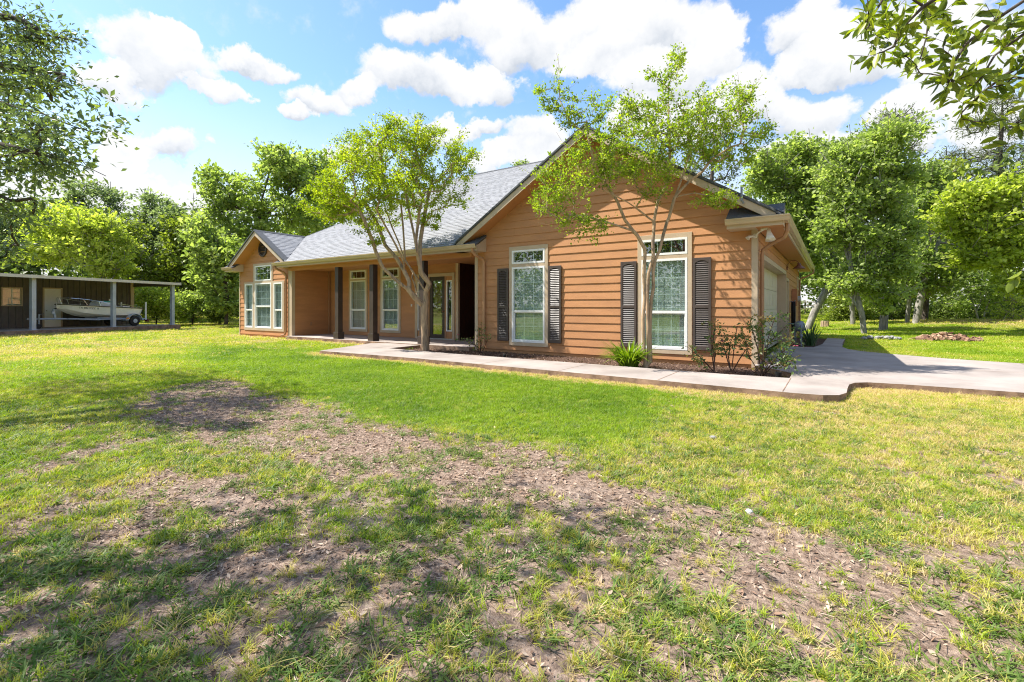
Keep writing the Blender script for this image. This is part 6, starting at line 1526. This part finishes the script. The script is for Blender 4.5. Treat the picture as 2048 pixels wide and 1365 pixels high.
rose((-1.12, 10.0, 0.0), 'largest rose bush, at the garage corner over the spotlight', [[(0, 0, 0), (-.06, 0, .5), (-.20, .05, 1.05)], [(0, 0, 0), (.05, 0, .5), (.22, .0, 1.12)], [(0, 0, 0), (.02, 0, .6), (.0, .05, 1.05)], [(0, 0, 0), (.25, -.05, .38), (.52, -.1, .66)], [(0, 0, 0), (.12, -.1, .25), (.38, -.2, .40)], [(0, 0, 0), (.1, 0, .6), (.42, .1, .98)], [(0, 0, 0), (-.2, 0, .35), (-.3, 0, .75)], [(-.1, -.25, 0.03), (.05, -.1, .1), (.2, 0, .3)], [(0, 0, 0), (.2, -.15, .22), (.45, -.25, .34)]], 4, 15, flowers=[(.56, -.14, .60)], tip_n=8, gap=.12)

def strap_plant(name, loc, label, cat, n, h, w, spread, lm, seed, arch=1.0, segs=5, group=None):
    """clump of arching strap leaves, each blade folded along its middle"""
    rg = np.random.default_rng(seed)
    root = thing(name, loc, label, cat)
    V, F, Tn = [], [], []
    for i in range(n):
        a = rg.uniform(0, 2 * math.pi); r0 = rg.uniform(0, 0.09) * spread / 0.3
        o = np.array((math.cos(a), math.sin(a), 0)); s_ = np.array((-math.sin(a), math.cos(a), 0))
        hh, sp = h * rg.uniform(0.6, 1.1), spread * rg.uniform(0.2, 1.15)
        tw = rg.uniform(-.4, .4); s_ = s_ * math.cos(tw) + o * math.sin(tw)
        b = len(V); dr = arch * rg.uniform(0.1, 0.75)
        for k in range(segs + 1):
            f = k / segs
            c = np.array(loc) + o * (r0 + sp * f ** 1.5) + np.array((0, 0, hh * (f - dr * f ** 3 * 0.9)))
            ww = w * (1 - f ** 2.2) * (0.75 + 0.25 * min(1, f * 4)) * 0.5
            V += [c - s_ * ww, c - np.array((0, 0, ww * 0.3)), c + s_ * ww]
        t = np.clip(rg.normal(.5, .25), 0, 1); Tn += [t] * (3 * (segs + 1))
        for k in range(segs):
            q = b + 3 * k
            F += [(q, q + 1, q + 4, q + 3), (q + 1, q + 2, q + 5, q + 4)]
    me = np_mesh('leaves', np.array(V), np.array(F).ravel(), 4, {'tint': np.array(Tn)})
    link('leaves', me, lm, root)
    return root
strap_plant('daylily_clump', (-3.62, 9.78, 0.0), 'lush clump of bright strap leaves at the foot of the three-stemmed tree', 'plant', 330, 0.74, 0.034, 0.62, LM_BLADE, 8, 1.15)
strap_plant('yucca', (-0.62, 17.9, 0.07), 'spiky yucca in the side bed past the garage door', 'plant', 60, 0.85, 0.035, 0.55, LM_SPIKE, 9, 0.35)

# ------------------------------------------------------------------ small things round the house
hose = thing('hose_coil', (-1.2, 20.1, 0.4), 'black garden hose hung in long loops on the side wall', 'hose')
hk = MB().tube([(-1.32, 20.1, 1.50), (-1.18, 20.1, 1.50), (-1.16, 20.1, 1.56)], 0.02, 7).build('hook', M_GASGREY, hose)
rg_ = random.Random(3)
for i in range(9):
    dy, d0 = rg_.uniform(0.10, 0.24), rg_.uniform(-0.12, 0.12)
    zb_ = rg_.uniform(0.36, 0.62); xo = -1.27 + 0.014 * i
    pts = [(xo, 20.1 + d0 * .3 + dy * math.sin(t) * (0.5 + 0.5 * abs(math.cos(t / 2))), (1.50 + zb_) / 2 + (1.52 - zb_) / 2 * math.cos(t)) for t in np.linspace(0, 2 * math.pi, 22)]
    MB().tube(pts, 0.013, 6, caps=False).build('hose_loop', M_BLACK, hose, smooth=True)

gas = thing('gas_meter', (-0.95, 18.0, 0.07), 'grey gas meter on pipes in the side bed beside the yucca', 'gas meter')
MB().tube([(-0.85, 17.6, 0.02), (-0.85, 17.6, 0.62), (-0.85, 17.75, 0.74)], 0.026, 8).build('riser', M_GASGREY, gas)
MB().tube([(-1.05, 18.35, 0.02), (-1.05, 18.35, 0.75), (-1.25, 18.35, 0.75)], 0.024, 8).build('outlet_pipe', M_GASGREY, gas)
MB().lathe((-0.85, 17.6, 0.40), [(0.04, -0.05), (0.05, 0), (0.04, 0.05)], 10).build('shutoff_valve', M_GASGREY, gas)
MB().lathe((-0.90, 17.85, 0.68), [(0.10, -0.15), (0.14, -0.12), (0.14, 0.10), (0.09, 0.16), (0.03, 0.18)], 16).build('meter_body', M_GASGREY, gas, smooth=True)
MB().lathe((-0.90, 18.12, 0.72), [(0.09, -0.08), (0.12, -0.02), (0.12, 0.02), (0.06, 0.10), (0.03, 0.12)], 16).build('regulator', M_GREYBOX, gas, smooth=True)
MB().tube([(-0.85, 17.75, 0.74), (-0.90, 17.85, 0.84), (-0.95, 18.1, 0.84), (-1.05, 18.35, 0.78)], 0.022, 8).build('bridge_pipe', M_GASGREY, gas)

sp = thing('garden_spotlight', (-0.82, 9.72, 0.0), 'small black spotlight in the bed corner by the driveway', 'spotlight')
MB().lathe((-0.82, 9.72, 0.0), [(0.02, -0.05), (0.02, 0.04), (0.045, 0.05), (0.055, 0.14), (0.05, 0.14), (0.04, 0.07)], 14).build('lamp_head', M_BLACK, sp)
MB().lathe((-0.82, 9.72, 0.0), [(0.035, 0.125), (0.03, 0.13)], 12).build('lens', M_GREYBOX, sp)
sp2 = thing('garden_spotlight', (-6.9, 9.85, 0.0), 'small black stake light under the left gable window', 'spotlight')
MB().lathe((-6.9, 9.85, 0.0), [(0.012, -0.05), (0.012, 0.05), (0.035, 0.0), (0.04, 0.11), (0.02, 0.12)], 12).build('lamp_head', M_BLACK, sp2)

def lump(name, loc, r, label, cat, m, seed, sq=(1, 1, 0.6), group=None, parent=None):
    rg = random.Random(seed)
    bm = bmesh.new(); bmesh.ops.create_icosphere(bm, subdivisions=2, radius=1)
    for v in bm.verts:
        k = 1 + rg.uniform(-0.16, 0.16)
        v.co = Vector((v.co.x * r * sq[0] * k, v.co.y * r * sq[1] * k, v.co.z * r * sq[2] * k))
    bmesh.ops.rotate(bm, verts=bm.verts, cent=(0, 0, 0), matrix=Matrix.Rotation(rg.uniform(0, 6), 3, 'Z'))
    bmesh.ops.translate(bm, verts=bm.verts, vec=Vector(loc))
    me = bpy.data.meshes.new(name); bm.to_mesh(me); bm.free()
    o = link(name, me, m, parent)
    if label: tag(o, label, cat, group)
    return o
M_ROCKW = mat('white_rock', (0.62, 0.60, 0.56), 0.85, 0.15, 12, 0.5, 40)
M_ROCKG = mat('grey_rock', (0.27, 0.26, 0.25), 0.9, 0.2, 8, 0.6, 30)
lump('stone', (-0.44, 3.3, 0.02), 0.022, 'small white stone on the bare soil right of centre', 'stone', M_ROCKW, 1)
lump('stone', (-0.98, 4.96, 0.02), 0.035, 'small grey stone in the grass below the three-stemmed tree', 'stone', M_ROCKG, 2)

def stump(name, x, y, r, h, label, m, seed, hollow=False, lean=(0, 0)):
    rg = random.Random(seed)
    root = thing(name, (x, y, 0), label, 'stump')
    n = 22
    jag = [rg.uniform(0.85, 1.12) for _ in range(n)]
    top = [h * (rg.uniform(0.62, 1.05) if hollow else rg.uniform(0.97, 1.02)) for _ in range(n)]
    mb = MB()
    rings = [(1.22, 0.0, -.05), (1.05, .12, 0), (1.0, .5, 0), (0.97, 1.0, 0)] + ([(0.70, 0.97, 0), (0.68, .45, 0)] if hollow else [])
    for (rr, f, dz) in rings:
        for k in range(n):
            a = 2 * math.pi * k / n
            q = r * rr * jag[k]
            mb.v.append((x + q * math.cos(a) + lean[0] * f, y + q * math.sin(a) + lean[1] * f, top[k] * f + dz))
    for i in range(len(rings) - 1):
        for k in range(n): mb.f.append((i * n + k, i * n + (k + 1) % n, (i + 1) * n + (k + 1) % n, (i + 1) * n + k))
    mb.f.append(tuple((len(rings) - 1) * n + k for k in range(n)))
    mb.build('stump_wood', m, root)
    if not hollow:
        MB().lathe((x, y, h * 0.985), [(r * 0.84, 0.0), (r * 0.84, 0.02), (r * .1, .024)], 20).build('cut_face', M_WEATHERED, root)
    return root
stump('tree_stump', -0.46, 36.0, 0.22, 0.42, 'short round sawn stump at the wood edge beyond the garage', M_BARK_MYRTLE, 5)
stump('hollow_stump', 2.27, 33.4, 0.19, 0.85, 'tall hollow grey stump on the side lawn', M_WEATHERED, 6, True, (0.05, 0))

# pile of wood chunks on the side lawn
pile = thing('wood_debris_pile', (3.63, 25.0, 0), 'low pile of brown wood chunks and bark on the side lawn', 'wood pile')
rg_ = random.Random(12)
M_CHUNK = [mat('wood_chunk', c, 0.9, 0.25, 12, 0.5, 40) for c in ((0.26, 0.15, 0.09), (0.36, 0.24, 0.15), (0.17, 0.09, 0.06))]
for i in range(150):
    a, q = rg_.uniform(0, 6.28), rg_.random() ** 0.7
    px_, py_ = 1.25 * q * math.cos(a), 0.75 * q * math.sin(a)
    ctr = Vector((3.63, 25.0, 0)) + Vector((px_ * CAMR[0] + py_ * CAMF[0], px_ * CAMR[1] + py_ * CAMF[1], 0.02 + 0.26 * (1 - q) * rg_.random() + 0.03))
    l, w_, t_ = rg_.uniform(0.06, 0.2), rg_.uniform(0.03, 0.07), rg_.uniform(0.015, 0.05)
    m = MB().box(-l, l, -w_, w_, -t_, t_)
    M3 = Matrix.Rotation(rg_.uniform(0, 6.28), 3, 'Z') @ Matrix.Rotation(rg_.uniform(-.6, .6), 3, 'Y') @ Matrix.Rotation(rg_.uniform(-.6, .6), 3, 'X')
    m.v = [tuple(ctr + M3 @ Vector(v) * rg_.uniform(0.85, 1.1)) for v in m.v]
    m.build('wood_chunk', rg_.choice(M_CHUNK), pile)
rocks = thing('stone_heap', (1.62, 24.0, 0), 'low heap of grey stones in the side lawn grass', 'stones')
for i in range(26):
    a, q = rg_.uniform(0, 6.28), rg_.random() ** 0.6
    px_, py_ = 0.85 * q * math.cos(a), 0.3 * q * math.sin(a)
    lump('rock', (1.62 + px_ * CAMR[0] + py_ * CAMF[0], 24.0 + px_ * CAMR[1] + py_ * CAMF[1], 0.05 + rg_.uniform(0, .1) * (1 - q)), rg_.uniform(0.06, 0.13), None, None, M_ROCKG, 50 + i, (1, 1, .75), parent=rocks)

# far pasture fence in the gap of the wood
fence = thing('board_fence', (-1.6, 66, 0.9), 'pale rail fence far off through the gap in the trees', 'fence')
for i in range(9):
    x = -6 + i * 1.6
    MB().box(x - .07, x + .07, 65.95, 66.05, 0.3, 2.05).build('fence_post', M_WEATHERED, fence)
for z in (1.05, 1.45, 1.85):
    MB().box(-7, 8, 65.88, 65.93, z, z + 0.12).build('fence_rail', M_WEATHERED, fence)

# ------------------------------------------------------------------ grass, litter: instanced ground cover
PROTO = bpy.data.collections.new('ground_cover_kinds')
def blades(n, h, w, spread, bend, seed, segs=2, hvar=0.4):
    rg = np.random.default_rng(seed)
    V, F = [], []
    for i in range(n):
        a = rg.uniform(0, 6.283); r = spread * math.sqrt(rg.random()); th = rg.uniform(0, 6.283)
        o = np.array((math.cos(th), math.sin(th), 0)); s_ = np.array((-math.sin(th), math.cos(th), 0))
        c0 = np.array((r * math.cos(a), r * math.sin(a), -0.004))
        hh = h * rg.uniform(1 - hvar, 1 + hvar); bb = bend * hh * rg.uniform(0.2, 1.5)
        ww = w * rg.uniform(0.7, 1.2) * 0.5
        b = len(V)
        for k in range(segs):
            f = k / segs
            c = c0 + o * bb * f ** 1.6 + np.array((0, 0, hh * (f - 0.25 * bend * f * f)))
            q = ww * (1 - 0.35 * f)
            V += [c - s_ * q, c + s_ * q]
        V.append(c0 + o * bb + np.array((0, 0, hh * (1 - 0.25 * bend))))
        for k in range(segs - 1):
            F.append((b + 2 * k, b + 2 * k + 1, b + 2 * k + 3)); F.append((b + 2 * k, b + 2 * k + 3, b + 2 * k + 2))
        e = b + 2 * (segs - 1)
        F.append((e, e + 1, e + 2))
    return np.array(V), np.array(F)

def proto_coll(name, meshes, m):
    c = bpy.data.collections.new(name)
    for i, (v, f) in enumerate(meshes):
        me = np_mesh(name, v, f.ravel(), 3)
        me.materials.append(m)
        o = bpy.data.objects.new('%s_%02d' % (name, i), me)
        c.objects.link(o)
    return c

def scatter(name, label, coll, pos, rot, scl, tint, idx):
    n = len(pos)
    me = bpy.data.meshes.new(name)
    me.vertices.add(n); me.vertices.foreach_set('co', np.asarray(pos, np.float32).ravel())
    a = me.attributes.new('rot', 'FLOAT_VECTOR', 'POINT'); a.data.foreach_set('vector', np.asarray(rot, np.float32).ravel())
    for k, v in (('scl', scl), ('tint', tint)):
        a = me.attributes.new(k, 'FLOAT', 'POINT'); a.data.foreach_set('value', np.asarray(v, np.float32))
    a = me.attributes.new('idx', 'INT', 'POINT'); a.data.foreach_set('value', np.asarray(idx, np.int32))
    o = bpy.data.objects.new(name, me); COL.objects.link(o)
    o['kind'] = 'stuff'; o['label'] = label
    g = bpy.data.node_groups.new(name, 'GeometryNodeTree')
    g.interface.new_socket('Geometry', in_out='INPUT', socket_type='NodeSocketGeometry')
    g.interface.new_socket('Geometry', in_out='OUTPUT', socket_type='NodeSocketGeometry')
    N = NT(g)
    gi, go = N.n('NodeGroupInput'), N.n('NodeGroupOutput')
    ci = N.n('GeometryNodeCollectionInfo', {'Collection': coll, 'Separate Children': True, 'Reset Children': True})
    at = lambda k, t: N.n('GeometryNodeInputNamedAttribute', {'Name': k}, data_type=t).outputs['Attribute']
    e2r = N.n('FunctionNodeEulerToRotation', {0: at('rot', 'FLOAT_VECTOR')}).outputs[0]
    ip = N.n('GeometryNodeInstanceOnPoints', {'Points': gi.outputs[0], 'Instance': ci.outputs[0], 'Pick Instance': True, 'Instance Index': at('idx', 'INT'), 'Rotation': e2r, 'Scale': at('scl', 'FLOAT')})
    g.links.new(ip.outputs[0], go.inputs[0])
    md = o.modifiers.new('scatter', 'NODES'); md.node_group = g
    return o

LM_GRASS = leaf_mat('grass_blade', (0.52, 0.40, 0.20), (0.22, 0.30, 0.035), (0.085, 0.19, 0.02), 0.35, 0.5, typ='INSTANCER')
_e = MATS['grass_blade'].node_tree.nodes
for nd in _e:
    if nd.type == 'VALTORGB':
        cr = nd.color_ramp
        cr.elements[0].position, cr.elements[0].color = 0.0, (0.58, 0.45, 0.24, 1)
        cr.elements[1].position, cr.elements[1].color = 0.30, (0.46, 0.43, 0.07, 1)
        cr.elements[2].position, cr.elements[2].color = 1.0, (0.12, 0.215, 0.013, 1)
        k = cr.elements.new(0.55); k.color = (0.28, 0.38, 0.022, 1)
LM_COARSE = leaf_mat('coarse_blade', (0.40, 0.31, 0.17), (0.17, 0.235, 0.05), (0.07, 0.145, 0.028), 0.35, 0.5, typ='INSTANCER')
M_LITTER = leaf_mat('fallen_leaf', (0.08, 0.048, 0.035), (0.28, 0.175, 0.12), (0.55, 0.43, 0.33), 0.1, 0.8, typ='INSTANCER')

FINE = proto_coll('fine_grass', [blades(26, 0.034, 0.0042, 0.055, 0.9, 10 + i) for i in range(5)], LM_GRASS)
BROAD = proto_coll('broad_grass', [blades(12, 0.042, 0.0085, 0.05, 1.7, 30 + i, 3) for i in range(6)], LM_COARSE)
FARG = proto_coll('far_grass', [blades(34, 0.045, 0.012, 0.17, 0.9, 50 + i) for i in range(4)], LM_GRASS)
TUFT = proto_coll('weed_tuft', [blades(24, 0.06, 0.0045, 0.035, 1.1, 70 + i, 3) for i in range(4)], LM_GRASS)
def leaf_litter(seed, L, W, curl):
    rg = np.random.default_rng(seed)
    c = rg.uniform(-curl, curl)
    v = np.array([(0, -L / 2, 0.004), (W / 2, -L * .1, 0.006 + c), (W * .42, L * .2, 0.006 + c), (0, L / 2, 0.004 + abs(c)), (-W * .42, L * .2, 0.006 + c * .6), (-W / 2, -L * .1, 0.006 + c * .6), (0, 0, 0.003)])
    f = np.array([(6, 0, 1), (6, 1, 2), (6, 2, 3), (6, 3, 4), (6, 4, 5), (6, 5, 0)])
    return v, f
LITTER = proto_coll('fallen_leaf', [leaf_litter(i, L, W, c) for i, (L, W, c) in enumerate(((.05, .018, .006), (.06, .02, .010), (.04, .02, .004), (.022, .010, .002), (.018, .009, .002), (.014, .008, .001)))], M_LITTER)
STICKS = proto_coll('straw_bit', [(np.array([(-L / 2, -.0012, .004), (-L / 2, .0012, .004), (L / 2, .001, .007), (L / 2, -.001, .007)]), np.array([(0, 1, 2), (0, 2, 3)])) for L in (.03, .05, .08)], M_LITTER)

def sample(n, t0, t1, wide=1.3, power=2.0, rg=RNG):
    """points on the lawn in front of the camera between t0 and t1 metres ahead, density falling as 1/t**(2-...)"""
    u = rg.random(n)
    if power == 2.0: t = np.sqrt(t0 ** 2 + u * (t1 ** 2 - t0 ** 2))
    else: t = (t0 ** power + u * (t1 ** power - t0 ** power)) ** (1 / power)
    l = rg.uniform(-1, 1, n) * (wide * t + 0.4)
    return CAMF[0] * t + CAMR[0] * l, CAMF[1] * t + CAMR[1] * l

def clear(x, y):
    """True where nothing is built on the lawn"""
    jx, jy = x + RNG.normal(0, .02, len(x)), y + RNG.normal(0, .02, len(x))
    m = ~in_poly(jx, jy, WALK) & ~in_poly(x, y, BED) & ~in_poly(x, y, CAR_SLAB)
    m &= ~((x > -22.95) & (x < -1.28) & (y > 11.12) & (y < 25.4)) & ~((x > -18.7) & (x < -8.8) & (y > 10.86) & (y < 12))
    m &= ~((x > -1.4) & (x < -.2) & (y > 16.7) & (y < 22.5))
    return m

def gz(x, y):
    nearw = np.exp(-(np.hypot(x, y) / 14) ** 2)
    bare = masks_b
    return ground_z(x, y) + nearw * ((fbm(x * 1.1, y * 1.1, 4) - 0.5) * 0.06 + (fbm(x * 6, y * 6, 2) - 0.5) * 0.018 * (0.4 + bare))

def pose(n, tilt=0.15):
    r = np.zeros((n, 3)); r[:, 0] = RNG.normal(0, tilt, n); r[:, 1] = RNG.normal(0, tilt, n); r[:, 2] = RNG.uniform(0, 6.283, n)
    return r

def lay(name, label, coll, nkinds, n, t0, t1, dens, scl, tint, power=2.0, tilt=0.15, wide=1.3, lift=0.0):
    global masks_b
    x, y = sample(n, t0, t1, wide, power)
    k = clear(x, y); x, y = x[k], y[k]
    bare, dry, lush = masks(x, y)
    d = dens(x, y, bare, dry, lush)
    k = RNG.random(len(x)) < d
    x, y, bare, dry, lush = x[k], y[k], bare[k], dry[k], lush[k]
    masks_b = bare
    z = gz(x, y) + lift
    n = len(x)
    return scatter(name, label, coll, np.stack([x, y, z], 1), pose(n, tilt), scl(n, x, y), np.clip(tint(n, x, y, bare, dry, lush), 0, 1), RNG.integers(0, nkinds, n))

def tint_lawn(n, x, y, bare, dry, lush):
    big = fbm(x * 0.7, y * 0.7 + 33, 4)
    t = 0.55 + 0.22 * lush + (big - 0.5) * 0.7 + RNG.normal(0, 0.10, n) - 0.15 * bare
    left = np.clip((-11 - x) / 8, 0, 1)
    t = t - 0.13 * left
    p = np.clip(dry * 0.95, 0, 1)
    return np.where(RNG.random(n) < p, RNG.normal(0.06, 0.06, n), t - 0.12 * p)

patch = lambda x, y: fbm(x * 2.1 + 5, y * 2.1, 4)
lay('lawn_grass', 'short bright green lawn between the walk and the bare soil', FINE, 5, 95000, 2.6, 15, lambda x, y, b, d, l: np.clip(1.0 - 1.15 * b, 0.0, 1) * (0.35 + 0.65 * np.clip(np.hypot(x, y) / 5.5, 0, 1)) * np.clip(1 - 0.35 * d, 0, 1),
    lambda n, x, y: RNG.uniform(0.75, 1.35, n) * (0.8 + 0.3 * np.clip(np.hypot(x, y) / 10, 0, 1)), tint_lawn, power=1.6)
lay('coarse_grass', 'broad-bladed patchy grass in the foreground', BROAD, 6, 30000, 1.1, 6.5, lambda x, y, b, d, l: np.clip(1.05 - 1.3 * b, 0.0, 1) * np.clip((patch(x, y) - 0.36) * 6, 0.05, 1) * np.clip(1 - 0.6 * d, 0, 1) * np.clip(1 - 0.8 * l, 0, 1),
    lambda n, x, y: RNG.uniform(0.4, 1.05, n), lambda n, x, y, b, d, l: 0.72 + (fbm(x * .8, y * .8 + 7, 3) - .5) * .5 + RNG.normal(0, .13, n) - 0.3 * np.clip((x + 1.0) / 2.5, 0, 1), power=1.7, tilt=0.25)
lay('thin_grass', 'thin dry-tipped grass among the leaf litter', TUFT, 4, 15000, 1.1, 7.0, lambda x, y, b, d, l: np.clip(0.58 - 0.53 * b + 0.40 * np.clip((x + 1.6) * 1.5, 0, 1) * (1 - 0.7 * b), 0.02, 1) * np.clip(1 - l, 0, 1),
    lambda n, x, y: RNG.uniform(0.35, 0.85, n), lambda n, x, y, b, d, l: RNG.normal(0.34, 0.17, n), power=1.7, tilt=0.25)
# tufts standing in the bare soil, in groups
def tufts():
    global masks_b
    x, y = sample(3500, 1.6, 11, 1.2, 1.7)
    bare, dry, lush = masks(x, y)
    k = (bare > 0.35) & clear(x, y) & (fbm(x * 1.3 + 70, y * 1.3, 3) > 0.46); x, y = x[k][:520], y[k][:520]
    X, Y, Tt = [], [], []
    for a, b in zip(x, y):
        m = RNG.integers(3, 16); r = RNG.uniform(0.03, 0.13)
        X.append(a + RNG.normal(0, r, m)); Y.append(b + RNG.normal(0, r, m)); Tt.append(np.full(m, RNG.normal(0.58, 0.14)))
    X, Y, Tt = np.concatenate(X), np.concatenate(Y), np.concatenate(Tt)
    masks_b = masks(X, Y)[0]
    n = len(X)
    scatter('weed_tufts', 'small green tufts dotted over the bare soil', BROAD, np.stack([X, Y, gz(X, Y)], 1), pose(n, .3), RNG.uniform(0.4, 0.85, n), np.clip(Tt + RNG.normal(0, .08, n), 0, 1), RNG.integers(0, 6, n))
tufts()
lay('far_lawn', 'sunlit lawn further off round the house', FARG, 4, 60000, 10, 52, lambda x, y, b, d, l: np.clip(1.0 - 0.5 * b, 0, 1) * np.clip(1 - 0.25 * d, 0, 1), lambda n, x, y: RNG.uniform(0.6, 1.3, n) * np.clip(0.55 + np.hypot(x, y) / 40, 0.6, 1.5), tint_lawn, power=1.25, wide=1.25)
lay('leaf_litter', 'brown fallen leaves and chips over the soil', LITTER, 6, 220000, 1.1, 10, lambda x, y, b, d, l: np.clip(0.35 + 0.6 * b, 0, 1) * np.clip(1 - l, 0.02, 1) * (0.25 + 0.75 * np.clip((-0.2 - x) / 2, 0.2, 1)),
    lambda n, x, y: RNG.uniform(0.35, 0.9, n) ** 1.4, lambda n, x, y, b, d, l: RNG.normal(0.52, 0.33, n), power=1.5, tilt=0.32, lift=0.006)
lay('straw_bits', 'bits of straw and twig over the soil', STICKS, 3, 40000, 1.1, 10, lambda x, y, b, d, l: np.clip(0.25 + 0.75 * np.maximum(b, d), 0, 1) * np.clip(1 - l, 0.02, 1),
    lambda n, x, y: RNG.uniform(0.5, 1.4, n), lambda n, x, y, b, d, l: RNG.normal(0.75, 0.25, n), power=1.6, tilt=0.08, lift=0.005)
lay('dry_grass', 'straw-coloured dead grass along the walk edge', FINE, 5, 34000, 4, 15, lambda x, y, b, d, l: np.clip(d * 1.2 - 0.1, 0, 1) * (seg_dist(x, y, WALK_FRONT) < 2.2),
    lambda n, x, y: RNG.uniform(0.7, 1.3, n), lambda n, x, y, b, d, l: RNG.normal(0.05, 0.06, n), power=1.7)
# mulch chips in the front bed
def mulch():
    x = RNG.uniform(-10.9, -0.6, 9000); y = RNG.uniform(9.2, 11.2, 9000)
    k = in_poly(x, y, BED); x, y = x[k], y[k]; n = len(x)
    scatter('mulch_chips', 'brown bark chips over the front bed', LITTER, np.stack([x, y, np.full(n, .003) + RNG.uniform(0, .02, n)], 1), pose(n, .4), RNG.uniform(.6, 1.3, n), np.clip(RNG.normal(.22, .22, n), 0, 1), RNG.integers(0, 6, n))
mulch()
